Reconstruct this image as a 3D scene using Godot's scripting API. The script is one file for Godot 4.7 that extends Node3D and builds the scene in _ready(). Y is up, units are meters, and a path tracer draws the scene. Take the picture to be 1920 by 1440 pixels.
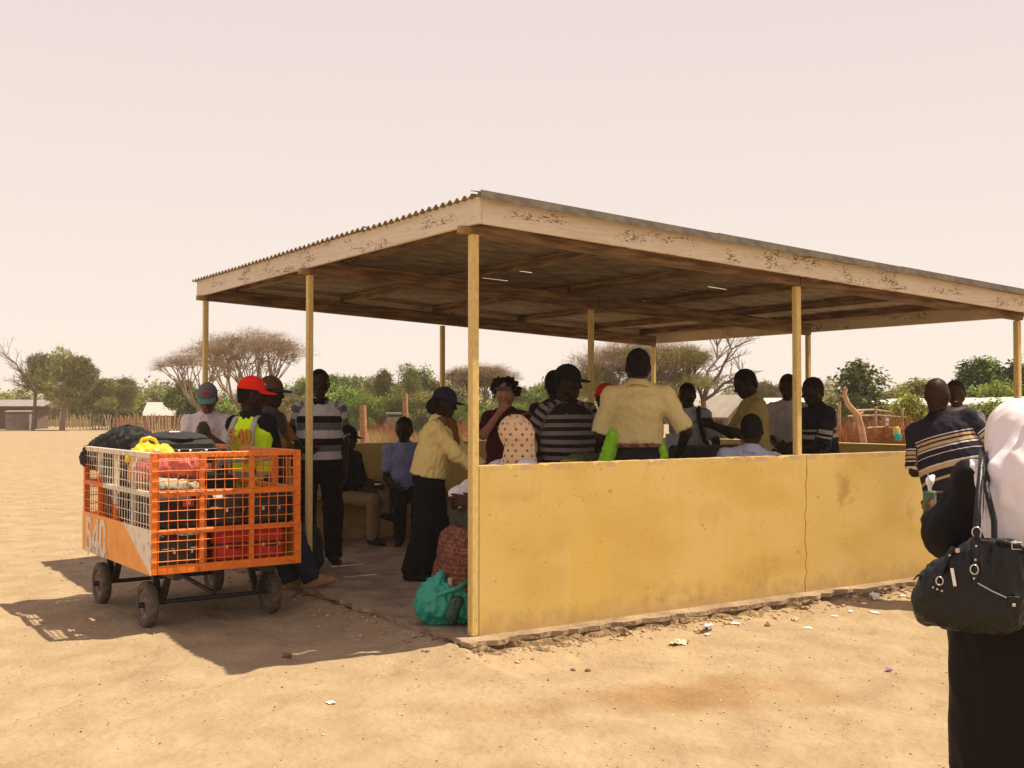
extends Node3D

const EYE := Vector3(-3.5168, 1.368, 5.6486)
const YAW := 0.5907
const PITCH := 0.0222
const FOCAL := 2070.4          # in pixels of a 1920 x 1440 picture
const FACE_VIEW := -0.5907     # rotation.y of a figure that faces the camera
const GROUND := -0.1

var rng := RandomNumberGenerator.new()
var taken := {}
var mats := {}
var roughness_noise: NoiseTexture2D

func _ready():
	rng.seed = 20240
	make_camera_and_light()
	make_materials()
	make_ground()
	make_slab()
	make_shelter()
	make_cart()
	make_furniture()
	make_people()
	make_litter()
	make_background()

# ------------------------------------------------------------------ camera, sky, sun
func make_camera_and_light():
	var cam := Camera3D.new()
	cam.name = "camera"
	cam.fov = rad_to_deg(2.0 * atan(720.0 / FOCAL))
	cam.near = 0.05
	cam.far = 3000.0
	add_child(cam)
	cam.position = EYE
	cam.rotation = Vector3(PITCH, -YAW, 0.0)
	var env := Environment.new()
	env.background_mode = Environment.BG_SKY
	var sky := Sky.new()
	var sm := ProceduralSkyMaterial.new()
	sm.sky_top_color = lin(0.475, 0.405, 0.435)
	sm.sky_horizon_color = lin(0.72, 0.63, 0.55)
	sm.sky_curve = 0.3
	sm.sky_energy_multiplier = 1.0
	sm.ground_horizon_color = lin(0.47, 0.37, 0.25)
	sm.ground_bottom_color = lin(0.4, 0.28, 0.15)
	sm.ground_curve = 0.1
	sm.sun_angle_max = 30.0
	sky.sky_material = sm
	env.sky = sky
	env.tonemap_mode = Environment.TONE_MAPPER_LINEAR
	env.tonemap_exposure = 1.45
	env.sdfgi_enabled = true
	env.ssao_enabled = true
	env.ssil_enabled = true
	env.fog_enabled = true
	env.fog_density = 0.001
	env.fog_light_color = lin(0.95, 0.83, 0.7)
	var we := WorldEnvironment.new()
	we.name = "environment"
	we.environment = env
	add_child(we)
	var sun := DirectionalLight3D.new()
	sun.name = "sun"
	sun.light_energy = 1.6
	sun.light_color = Color(1.0, 0.95, 0.84)
	sun.light_angular_distance = 0.5
	sun.shadow_enabled = true
	add_child(sun)
	sun.look_at_from_position(Vector3(0.43, 0.89, 0.16), Vector3.ZERO)

# ------------------------------------------------------------------ small helpers
func lin(r: float, g: float, b: float, a := 1.0) -> Color:
	var c := Color(r, g, b).linear_to_srgb()
	c.a = a
	return c

func at(px: float, py: float, depth: float) -> Vector3:
	var fw := Vector3(sin(YAW) * cos(PITCH), sin(PITCH), -cos(YAW) * cos(PITCH))
	var rt := Vector3(cos(YAW), 0, sin(YAW))
	var up := rt.cross(fw)
	return EYE + fw * depth + rt * ((px - 960.0) / FOCAL * depth) - up * ((py - 720.0) / FOCAL * depth)

func numbered(called: String) -> String:
	if not taken.has(called):
		taken[called] = 0
		return called
	taken[called] += 1
	return "%s_%03d" % [called, taken[called]]

func tag(o: Node, label: String, category: String, group := "") -> Node:
	o.set_meta("label", label)
	o.set_meta("category", category)
	if group != "":
		o.set_meta("group", group)
	return o

func thing(called: String, label: String, category: String, at_pos := Vector3.ZERO, turn := 0.0, group := "") -> Node3D:
	var o := Node3D.new()
	o.name = numbered(called)
	add_child(o)
	o.position = at_pos
	o.rotation.y = turn
	tag(o, label, category, group)
	return o

func put(called: String, mesh: Mesh, mat: Material, parent: Node = null, xf := Transform3D()) -> MeshInstance3D:
	var mi := MeshInstance3D.new()
	mi.mesh = mesh
	mi.material_override = mat
	mi.transform = xf
	if parent == null:
		mi.name = numbered(called)
		add_child(mi)
	else:
		mi.name = called
		parent.add_child(mi, true)
	return mi

func struct(called: String, mesh: Mesh, mat: Material) -> MeshInstance3D:
	var mi := put(called, mesh, mat)
	mi.set_meta("kind", "structure")
	return mi

func new_st() -> SurfaceTool:
	var st := SurfaceTool.new()
	st.begin(Mesh.PRIMITIVE_TRIANGLES)
	return st

func done(st: SurfaceTool) -> ArrayMesh:
	st.generate_normals()
	return st.commit()

# one triangle that shows its front towards «out»
func tri(st: SurfaceTool, a: Vector3, b: Vector3, c: Vector3, out: Vector3):
	if (c - a).cross(b - a).dot(out) < 0.0:
		var t := b
		b = c
		c = t
	st.add_vertex(a); st.add_vertex(b); st.add_vertex(c)

func quad(st: SurfaceTool, a: Vector3, b: Vector3, c: Vector3, d: Vector3, out: Vector3):
	tri(st, a, b, c, out)
	tri(st, a, c, d, out)

func add_box(st: SurfaceTool, size: Vector3, xf := Transform3D(), bevel := 0.0):
	st.set_smooth_group(-1)
	var h := size * 0.5
	var bv := minf(bevel, minf(h.x, minf(h.y, h.z)) * 0.45)
	var mid := xf.origin
	if bv <= 0.0:
		for ax in 3:
			for s in [-1.0, 1.0]:
				var n := Vector3.ZERO
				n[ax] = s
				var u := (ax + 1) % 3
				var v := (ax + 2) % 3
				var p := []
				for q in [[-1, -1], [1, -1], [1, 1], [-1, 1]]:
					var w := Vector3.ZERO
					w[ax] = s * h[ax]; w[u] = q[0] * h[u]; w[v] = q[1] * h[v]
					p.append(xf * w)
				quad(st, p[0], p[1], p[2], p[3], xf.basis * n)
		return
	var corner := func(sx: float, sy: float, sz: float, ax: int) -> Vector3:
		var w := Vector3(sx * (h.x - bv), sy * (h.y - bv), sz * (h.z - bv))
		var sg := Vector3(sx, sy, sz)
		w[ax] = sg[ax] * h[ax]
		return xf * w
	for ax in 3:
		var u := (ax + 1) % 3
		var v := (ax + 2) % 3
		for s in [-1.0, 1.0]:
			var p := []
			for q in [[-1, -1], [1, -1], [1, 1], [-1, 1]]:
				var sg := Vector3.ZERO
				sg[ax] = s; sg[u] = q[0]; sg[v] = q[1]
				p.append(corner.call(sg.x, sg.y, sg.z, ax))
			var n := Vector3.ZERO
			n[ax] = s
			quad(st, p[0], p[1], p[2], p[3], xf.basis * n)
		# chamfers along axis ax
		for su in [-1.0, 1.0]:
			for sv in [-1.0, 1.0]:
				var a := Vector3.ZERO
				a[ax] = -1; a[u] = su; a[v] = sv
				var b := a
				b[ax] = 1
				quad(st, corner.call(a.x, a.y, a.z, u), corner.call(b.x, b.y, b.z, u), corner.call(b.x, b.y, b.z, v), corner.call(a.x, a.y, a.z, v), xf.basis * (a + b))
	for sx in [-1.0, 1.0]:
		for sy in [-1.0, 1.0]:
			for sz in [-1.0, 1.0]:
				tri(st, corner.call(sx, sy, sz, 0), corner.call(sx, sy, sz, 1), corner.call(sx, sy, sz, 2), xf.basis * Vector3(sx, sy, sz))

func box_mesh(size: Vector3, bevel := 0.0) -> ArrayMesh:
	var st := new_st()
	add_box(st, size, Transform3D(), bevel)
	return done(st)

func shifted(p: Vector3, turn := 0.0) -> Transform3D:
	return Transform3D(Basis(Vector3.UP, turn), p)

# a tube through points, each with its own radius
func add_tube(st: SurfaceTool, pts: Array, radii: Array, sides := 8, caps := true, flat := 1.0):
	st.set_smooth_group(0)
	var rings := []
	var side := Vector3.ZERO
	for i in pts.size():
		var dir: Vector3 = (pts[mini(i + 1, pts.size() - 1)] - pts[maxi(i - 1, 0)]).normalized()
		if side == Vector3.ZERO:
			side = dir.cross(Vector3.UP if absf(dir.y) < 0.95 else Vector3.RIGHT).normalized()
		else:
			side = (side - dir * side.dot(dir)).normalized()
		var up := side.cross(dir).normalized()
		var ring := []
		for k in sides:
			var a := TAU * k / sides
			ring.append(pts[i] + (side * cos(a) + up * sin(a) * flat) * radii[i])
		rings.append(ring)
	for i in pts.size() - 1:
		var mid: Vector3 = (pts[i] + pts[i + 1]) * 0.5
		for k in sides:
			var k2 := (k + 1) % sides
			var c: Vector3 = (rings[i][k] + rings[i][k2] + rings[i + 1][k2] + rings[i + 1][k]) * 0.25
			quad(st, rings[i][k], rings[i][k2], rings[i + 1][k2], rings[i + 1][k], c - mid)
	if caps:
		st.set_smooth_group(-1)
		for e in [0, pts.size() - 1]:
			var out: Vector3 = (pts[0] - pts[1]) if e == 0 else (pts[e] - pts[e - 1])
			for k in range(1, sides - 1):
				tri(st, rings[e][0], rings[e][k], rings[e][k + 1], out)

func tube_mesh(pts: Array, radii: Array, sides := 8) -> ArrayMesh:
	var st := new_st()
	add_tube(st, pts, radii, sides)
	return done(st)

# a lathe about y: profile of (radius, height)
func add_lathe(st: SurfaceTool, prof: Array, sides: int, xf := Transform3D(), smooth := true):
	st.set_smooth_group(0 if smooth else -1)
	for i in prof.size() - 1:
		for k in sides:
			var a0 := TAU * k / sides
			var a1 := TAU * (k + 1) / sides
			var p: Vector2 = prof[i]
			var q: Vector2 = prof[i + 1]
			var n := Vector2(q.y - p.y, p.x - q.x)
			var am := (a0 + a1) * 0.5
			var out := xf.basis * Vector3(cos(am) * n.x, n.y, sin(am) * n.x)
			quad(st, xf * Vector3(cos(a0) * p.x, p.y, sin(a0) * p.x), xf * Vector3(cos(a1) * p.x, p.y, sin(a1) * p.x), xf * Vector3(cos(a1) * q.x, q.y, sin(a1) * q.x), xf * Vector3(cos(a0) * q.x, q.y, sin(a0) * q.x), out)

# a flat outline (x, y) given thickness along z
func add_slab(st: SurfaceTool, outline: PackedVector2Array, z0: float, z1: float, xf := Transform3D()):
	st.set_smooth_group(-1)
	var idx := Geometry2D.triangulate_polygon(outline)
	for t in range(0, idx.size(), 3):
		var p := outline[idx[t]]
		var q := outline[idx[t + 1]]
		var r := outline[idx[t + 2]]
		tri(st, xf * Vector3(p.x, p.y, z1), xf * Vector3(q.x, q.y, z1), xf * Vector3(r.x, r.y, z1), xf.basis.z * signf(z1 - z0))
		tri(st, xf * Vector3(p.x, p.y, z0), xf * Vector3(q.x, q.y, z0), xf * Vector3(r.x, r.y, z0), -xf.basis.z * signf(z1 - z0))
	var cw := Geometry2D.is_polygon_clockwise(outline)
	for i in outline.size():
		var p := outline[i]
		var q := outline[(i + 1) % outline.size()]
		var d := (q - p)
		var n := Vector2(d.y, -d.x) * (-1.0 if cw else 1.0)
		quad(st, xf * Vector3(p.x, p.y, z0), xf * Vector3(q.x, q.y, z0), xf * Vector3(q.x, q.y, z1), xf * Vector3(p.x, p.y, z1), xf.basis * Vector3(n.x, n.y, 0))

# ------------------------------------------------------------------ materials
func noise(kind: int, freq: float, octaves := 4, seed_ := 1) -> FastNoiseLite:
	var n := FastNoiseLite.new()
	n.noise_type = kind
	n.frequency = freq
	n.fractal_octaves = octaves
	n.seed = seed_
	return n

func ramp_texture(n: FastNoiseLite, stops: Array, size := 512, seamless := true) -> NoiseTexture2D:
	var g := Gradient.new()
	var offs := PackedFloat32Array()
	var cols := PackedColorArray()
	for s in stops:
		offs.append(s[0])
		cols.append(s[1])
	g.offsets = offs
	g.colors = cols
	var t := NoiseTexture2D.new()
	t.width = size
	t.height = size
	t.seamless = seamless
	t.noise = n
	t.color_ramp = g
	return t

func bump_texture(n: FastNoiseLite, strength: float, size := 512) -> NoiseTexture2D:
	var t := NoiseTexture2D.new()
	t.width = size
	t.height = size
	t.seamless = true
	t.noise = n
	t.as_normal_map = true
	t.bump_strength = strength
	return t

func plain_mat(c: Color, rough := 0.8, metal := 0.0) -> StandardMaterial3D:
	var m := StandardMaterial3D.new()
	m.albedo_color = c
	m.roughness = rough
	m.metallic = metal
	return m

func tri_mat(tex: Texture2D, scale: Vector3, rough: float, nrm: Texture2D = null, nscale := 1.0, world := true) -> StandardMaterial3D:
	var m := StandardMaterial3D.new()
	m.albedo_texture = tex
	m.roughness = rough
	m.uv1_triplanar = true
	m.uv1_world_triplanar = world
	m.uv1_scale = scale
	m.uv1_triplanar_sharpness = 4.0
	if nrm:
		m.normal_enabled = true
		m.normal_texture = nrm
		m.normal_scale = nscale
	return m

# paint or cloth of one tone with faint uneven wear
func worn(r: float, g: float, b: float, vary := 0.15, rough := 0.8, scale := 2.0, seed_ := 3, nstr := 0.0) -> StandardMaterial3D:
	var a := lin(r * (1 - vary), g * (1 - vary), b * (1 - vary))
	var c := lin(r * (1 + vary), g * (1 + vary), b * (1 + vary))
	var t := ramp_texture(noise(FastNoiseLite.TYPE_SIMPLEX_SMOOTH, 0.012, 5, seed_), [[0.25, a], [0.75, c]], 256)
	var m := tri_mat(t, Vector3.ONE * scale, rough, null, 1.0, false)
	if nstr > 0.0:
		m.normal_enabled = true
		m.normal_texture = mats.cloth_bump
		m.normal_scale = nstr
	return m

func make_materials():
	var cr := noise(FastNoiseLite.TYPE_SIMPLEX_SMOOTH, 0.014, 3, 19)
	cr.fractal_type = FastNoiseLite.FRACTAL_RIDGED
	mats.crease = bump_texture(cr, 7.0, 256)
	mats.cloth_bump = bump_texture(noise(FastNoiseLite.TYPE_SIMPLEX_SMOOTH, 0.02, 4, 9), 6.0, 256)
	var sn := noise(FastNoiseLite.TYPE_SIMPLEX_SMOOTH, 0.006, 7, 21)
	sn.fractal_gain = 0.6
	var sand := ramp_texture(sn, [[0.1, lin(0.294, 0.21, 0.126)], [0.5, lin(0.336, 0.246, 0.151)], [0.9, lin(0.378, 0.283, 0.178)]], 1024)
	mats.sand = tri_mat(sand, Vector3.ONE * 0.31, 0.95, bump_texture(noise(FastNoiseLite.TYPE_SIMPLEX_SMOOTH, 0.045, 5, 5), 9.0, 1024), 0.3)
	mats.sand.vertex_color_use_as_albedo = true
	mats.sand.metallic_specular = 0.1
	var conc := ramp_texture(noise(FastNoiseLite.TYPE_SIMPLEX_SMOOTH, 0.008, 6, 33), [[0.2, lin(0.2, 0.135, 0.08)], [0.5, lin(0.29, 0.2, 0.12)], [0.8, lin(0.36, 0.26, 0.16)]], 512)
	mats.concrete = tri_mat(conc, Vector3(0.6, 0.6, 0.6), 0.92, bump_texture(noise(FastNoiseLite.TYPE_SIMPLEX_SMOOTH, 0.05, 5, 6), 6.0, 512), 0.7)
	var rub := ramp_texture(noise(FastNoiseLite.TYPE_CELLULAR, 0.04, 3, 14), [[0.1, lin(0.09, 0.05, 0.025)], [0.45, lin(0.2, 0.125, 0.06)], [0.9, lin(0.38, 0.26, 0.14)]], 512)
	mats.rubble = tri_mat(rub, Vector3.ONE * 1.3, 0.95, bump_texture(noise(FastNoiseLite.TYPE_CELLULAR, 0.05, 3, 15), 10.0, 512), 1.0)
	# yellow painted plaster: broad uneven tone, small stains, a dusty foot
	var wall := ramp_texture(noise(FastNoiseLite.TYPE_SIMPLEX_SMOOTH, 0.004, 6, 41), [[0.1, lin(0.55, 0.30, 0.045)], [0.3, lin(0.66, 0.385, 0.07)], [0.55, lin(0.71, 0.43, 0.09)], [0.9, lin(0.76, 0.49, 0.125)]], 1024)
	mats.wall = tri_mat(wall, Vector3(0.23, 0.38, 0.23), 0.7, bump_texture(noise(FastNoiseLite.TYPE_SIMPLEX_SMOOTH, 0.02, 5, 42), 3.0, 512), 0.35)
	mats.wall.vertex_color_use_as_albedo = true
	var post := ramp_texture(noise(FastNoiseLite.TYPE_SIMPLEX, 0.02, 4, 51), [[0.0, lin(0.06, 0.03, 0.012)], [0.075, lin(0.1, 0.05, 0.02)], [0.1, lin(0.56, 0.4, 0.13)], [0.9, lin(0.66, 0.49, 0.18)]], 512)
	mats.post = tri_mat(post, Vector3(2.0, 1.0, 2.0), 0.55, null, 1.0, true)
	# white paint flaking off old boards
	mats.board = flaking_paint()
	var wood := ramp_texture(noise(FastNoiseLite.TYPE_SIMPLEX_SMOOTH, 0.01, 5, 71), [[0.15, lin(0.085, 0.048, 0.024)], [0.5, lin(0.17, 0.098, 0.05)], [0.85, lin(0.3, 0.185, 0.1)]], 512)
	mats.beam_x = tri_mat(wood, Vector3(0.4, 4.0, 4.0), 0.85)
	mats.beam_z = tri_mat(wood, Vector3(4.0, 4.0, 0.4), 0.85)
	var iron := ramp_texture(noise(FastNoiseLite.TYPE_SIMPLEX_SMOOTH, 0.01, 6, 81), [[0.2, lin(0.16, 0.115, 0.08)], [0.5, lin(0.23, 0.18, 0.135)], [0.8, lin(0.32, 0.26, 0.2)]], 512)
	mats.beam_end = worn(0.4, 0.24, 0.08, 0.3, 0.8, 3.0, 11)
	mats.iron = tri_mat(iron, Vector3(0.5, 1.0, 1.3), 0.6)
	mats.iron.metallic = 0.25
	mats.bench = tri_mat(wood, Vector3(0.7, 4.0, 4.0), 0.7)
	var orange := ramp_texture(noise(FastNoiseLite.TYPE_SIMPLEX, 0.015, 5, 91), [[0.0, lin(0.22, 0.07, 0.02)], [0.17, lin(0.5, 0.13, 0.012)], [0.22, lin(0.72, 0.155, 0.006)], [0.9, lin(0.82, 0.21, 0.012)]], 512)
	mats.orange = tri_mat(orange, Vector3.ONE * 1.1, 0.45, null, 1.0, false)
	var panel := ramp_texture(noise(FastNoiseLite.TYPE_SIMPLEX, 0.012, 5, 95), [[0.0, lin(0.5, 0.2, 0.03)], [0.2, lin(0.8, 0.3, 0.035)], [0.9, lin(0.86, 0.36, 0.05)]], 512)
	mats.orange_panel = tri_mat(panel, Vector3.ONE * 0.8, 0.5, null, 1.0, false)
	var white := ramp_texture(noise(FastNoiseLite.TYPE_SIMPLEX, 0.015, 5, 97), [[0.0, lin(0.25, 0.15, 0.08)], [0.16, lin(0.5, 0.38, 0.26)], [0.22, lin(0.7, 0.6, 0.48)], [0.9, lin(0.78, 0.69, 0.56)]], 512)
	mats.white_paint = tri_mat(white, Vector3.ONE * 1.1, 0.5, null, 1.0, false)
	mats.flashing = worn(0.1, 0.078, 0.052, 0.35, 0.7, 2.0, 10)
	mats.chassis = worn(0.022, 0.017, 0.014, 0.4, 0.55, 3.0, 12)
	mats.tyre = worn(0.11, 0.085, 0.06, 0.3, 0.95, 5.0, 13)
	mats.rim = worn(0.16, 0.105, 0.075, 0.4, 0.7, 6.0, 14)
	mats.black_cloth = worn(0.012, 0.0105, 0.011, 0.35, 0.8, 3.0, 15)
	mats.black_plastic = worn(0.01, 0.009, 0.009, 0.3, 0.4, 3.0, 16)
	mats.steel = plain_mat(lin(0.6, 0.58, 0.55), 0.3, 0.9)
	mats.red_case = worn(0.55, 0.02, 0.012, 0.2, 0.5, 3.0, 17)
	mats.yellow_bag = plain_mat(lin(0.86, 0.62, 0.03), 0.35)
	mats.yellow_bag.backlight_enabled = true
	mats.yellow_bag.backlight = lin(0.25, 0.18, 0.01)
	mats.pink_bag = plain_mat(lin(0.62, 0.13, 0.12), 0.4)
	mats.paper = plain_mat(lin(0.78, 0.76, 0.74), 0.7)

# old white paint: whole over most of the board, flaked off to grey wood in ragged patches, more of them along the edges
func flaking_paint() -> StandardMaterial3D:
	var w := 2000
	var hh := 96
	var img := Image.create(w, hh, false, Image.FORMAT_RGB8)
	var grain := noise(FastNoiseLite.TYPE_SIMPLEX_SMOOTH, 0.03, 4, 161)
	var ragged := noise(FastNoiseLite.TYPE_SIMPLEX, 0.045, 4, 162)
	var wide := noise(FastNoiseLite.TYPE_SIMPLEX_SMOOTH, 0.0045, 3, 163)
	for j in hh:
		var v := float(j) / hh
		for i in w:
			var edge := pow(absf(v * 2.0 - 1.0), 4.0)
			var k := ragged.get_noise_2d(i * 0.8, j * 2.6) * 0.75 + wide.get_noise_2d(i, j * 2.0) * 1.05 + edge * 0.2 + grain.get_noise_2d(i * 0.25, j * 4.0) * 0.22
			var g := grain.get_noise_2d(i * 0.3, j * 3.0)
			var c := Color(0.69, 0.595, 0.465).lerp(Color(0.61, 0.51, 0.385), clampf(g * 1.2 + 0.3 + wide.get_noise_2d(i * 0.7 + 300.0, j) * 0.8, 0, 1))
			if k > 0.63:
				c = Color(0.34, 0.265, 0.19).lerp(Color(0.18, 0.13, 0.085), clampf(g + 0.5, 0, 1))
			elif k > 0.56:
				c = c.lerp(Color(0.42, 0.31, 0.22), 0.75)
			img.set_pixel(i, j, c.linear_to_srgb())
	var m := tri_mat(ImageTexture.create_from_image(img), Vector3(1.0 / 4.13, 1.0 / 0.21, 1.0 / 4.13), 0.75)
	m.metallic_specular = 0.25
	return m

# ------------------------------------------------------------------ the ground
func slab_gap(x: float, z: float) -> float:
	# distance outside the concrete floor (negative inside)
	var dx := maxf(-0.13 - x, x - 5.95)
	var dz := maxf(z - 0.16, -5.2 - z)
	if dx > 0.0 and dz > 0.0:
		return Vector2(dx, dz).length()
	return maxf(dx, dz)

var bumps: FastNoiseLite
var fine: FastNoiseLite
func ground_height(x: float, z: float) -> float:
	var d := slab_gap(x, z)
	var y := GROUND + bumps.get_noise_2d(x, z) * 0.022
	var far := Vector2(x, z).length()
	if far < 14.0:
		y += fine.get_noise_2d(x, z) * 0.016
	y += (0.07 if x < -0.13 else 0.03) * exp(-maxf(d, 0.0) / (0.32 if x < -0.13 else 0.12))
	if d < -0.05:
		y = minf(y, -0.14)
	if far > 60.0:
		y += (far - 60.0) * 0.0004
	return y

# footprints, scuffs and the ruts of the cart: dents kept by square metre
var dents := {}
func add_dent(x: float, z: float, turn: float, long_: float, wide: float, deep: float):
	var d := [x, z, cos(turn), sin(turn), long_, wide, deep]
	for i in range(-1, 2):
		for j in range(-1, 2):
			var key := Vector2i(int(floor(x)) + i, int(floor(z)) + j)
			if not dents.has(key): dents[key] = []
			dents[key].append(d)

func make_dents():
	var r := RandomNumberGenerator.new()
	r.seed = 404
	for k in 60:      # people's walks
		var p := Vector2(r.randf_range(-5, 5), r.randf_range(-4.5, 4.2))
		var a := r.randf() * TAU
		for i in r.randi_range(4, 12):
			p += Vector2(cos(a), sin(a)) * r.randf_range(0.5, 0.7)
			a += r.randf_range(-0.15, 0.15)
			var s := 0.09 if i % 2 else -0.09
			add_dent(p.x - sin(a) * s, p.y + cos(a) * s, a + r.randf_range(-0.2, 0.2), 0.14, 0.06, r.randf_range(0.009, 0.022))
	for k in 2:       # the cart's last turn
		for i in 60:
			var f := i / 60.0
			var x: float = [-1.42, -0.54][k] - 3.4 * f * f
			var z := -1.85 + 3.4 * f - 0.4 * f * f
			add_dent(x, z, atan2(3.4 - 0.8 * f, -6.8 * f), 0.12, 0.05, 0.013)

func dent(x: float, z: float) -> float:
	var list: Array = dents.get(Vector2i(int(floor(x)), int(floor(z))), [])
	var y := 0.0
	for d in list:
		var dx: float = x - d[0]
		var dz: float = z - d[1]
		var u: float = (dx * d[2] + dz * d[3]) / d[4]
		var v: float = (-dx * d[3] + dz * d[2]) / d[5]
		var e := u * u + v * v
		if e < 1.0:
			y = maxf(y, d[6] * (1.0 - e))
		elif e < 2.2:
			y -= d[6] * 0.25 * (1.0 - absf(e - 1.6) / 0.6) if y == 0.0 else 0.0
	return y

func make_ground():
	bumps = noise(FastNoiseLite.TYPE_SIMPLEX_SMOOTH, 0.35, 3, 4)
	fine = noise(FastNoiseLite.TYPE_SIMPLEX_SMOOTH, 2.6, 3, 8)
	var xs := PackedFloat32Array()
	var zs := PackedFloat32Array()
	var v := 0.0
	var step := 0.045
	make_dents()
	for pass_ in 2:
		var lo := -5.0 if pass_ == 0 else -6.0
		var hi := 6.5 if pass_ == 0 else 4.5
		var list: Array[float] = []
		v = lo
		while v < hi:
			list.append(v)
			v += step
		var s := step
		v = hi
		while v < 1500.0:
			list.append(v)
			s *= 1.25
			v += s
		s = step
		v = lo - step
		while v > -1500.0:
			list.push_front(v)
			s *= 1.25
			v -= s
		if pass_ == 0:
			xs = PackedFloat32Array(list)
		else:
			zs = PackedFloat32Array(list)
	var verts := PackedVector3Array()
	var cols := PackedColorArray()
	var idx := PackedInt32Array()
	var nx := xs.size()
	var blot := noise(FastNoiseLite.TYPE_SIMPLEX_SMOOTH, 0.9, 4, 77)
	for j in zs.size():
		for i in nx:
			var x := xs[i]
			var z := zs[j]
			verts.append(Vector3(x, ground_height(x, z) - dent(x, z), z))
			# broad uneven tone of the trodden earth, and the damp stain before the wall
			var t := 1.0 + 0.06 * bumps.get_noise_2d(x * 0.6 + 40.0, z * 0.6) + 0.04 * blot.get_noise_2d(x * 2.0, z * 2.0)
			var e := Vector2(((x - 0.42) * 0.94 + (z - 1.47) * 0.35) / 1.05, ((z - 1.47) * 0.94 - (x - 0.42) * 0.35) / 0.36)
			var wet := clampf(1.15 - e.length() + 0.6 * blot.get_noise_2d(x * 1.5, z * 1.5), 0.0, 1.0)
			wet = smoothstep(0.0, 1.0, wet) * 0.8
			var c := Color(t, t, t).lerp(Color(0.78, 0.62, 0.46), wet)
			cols.append(c)
	for j in zs.size() - 1:
		for i in nx - 1:
			var a := j * nx + i
			idx.append_array(PackedInt32Array([a, a + 1, a + nx, a + 1, a + nx + 1, a + nx]))
	var arr := []
	arr.resize(Mesh.ARRAY_MAX)
	arr[Mesh.ARRAY_VERTEX] = verts
	arr[Mesh.ARRAY_COLOR] = cols
	arr[Mesh.ARRAY_INDEX] = idx
	var am := ArrayMesh.new()
	am.add_surface_from_arrays(Mesh.PRIMITIVE_TRIANGLES, arr)
	var st := SurfaceTool.new()
	st.create_from(am, 0)
	st.set_smooth_group(0)
	struct("ground", done(st), mats.sand)

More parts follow.
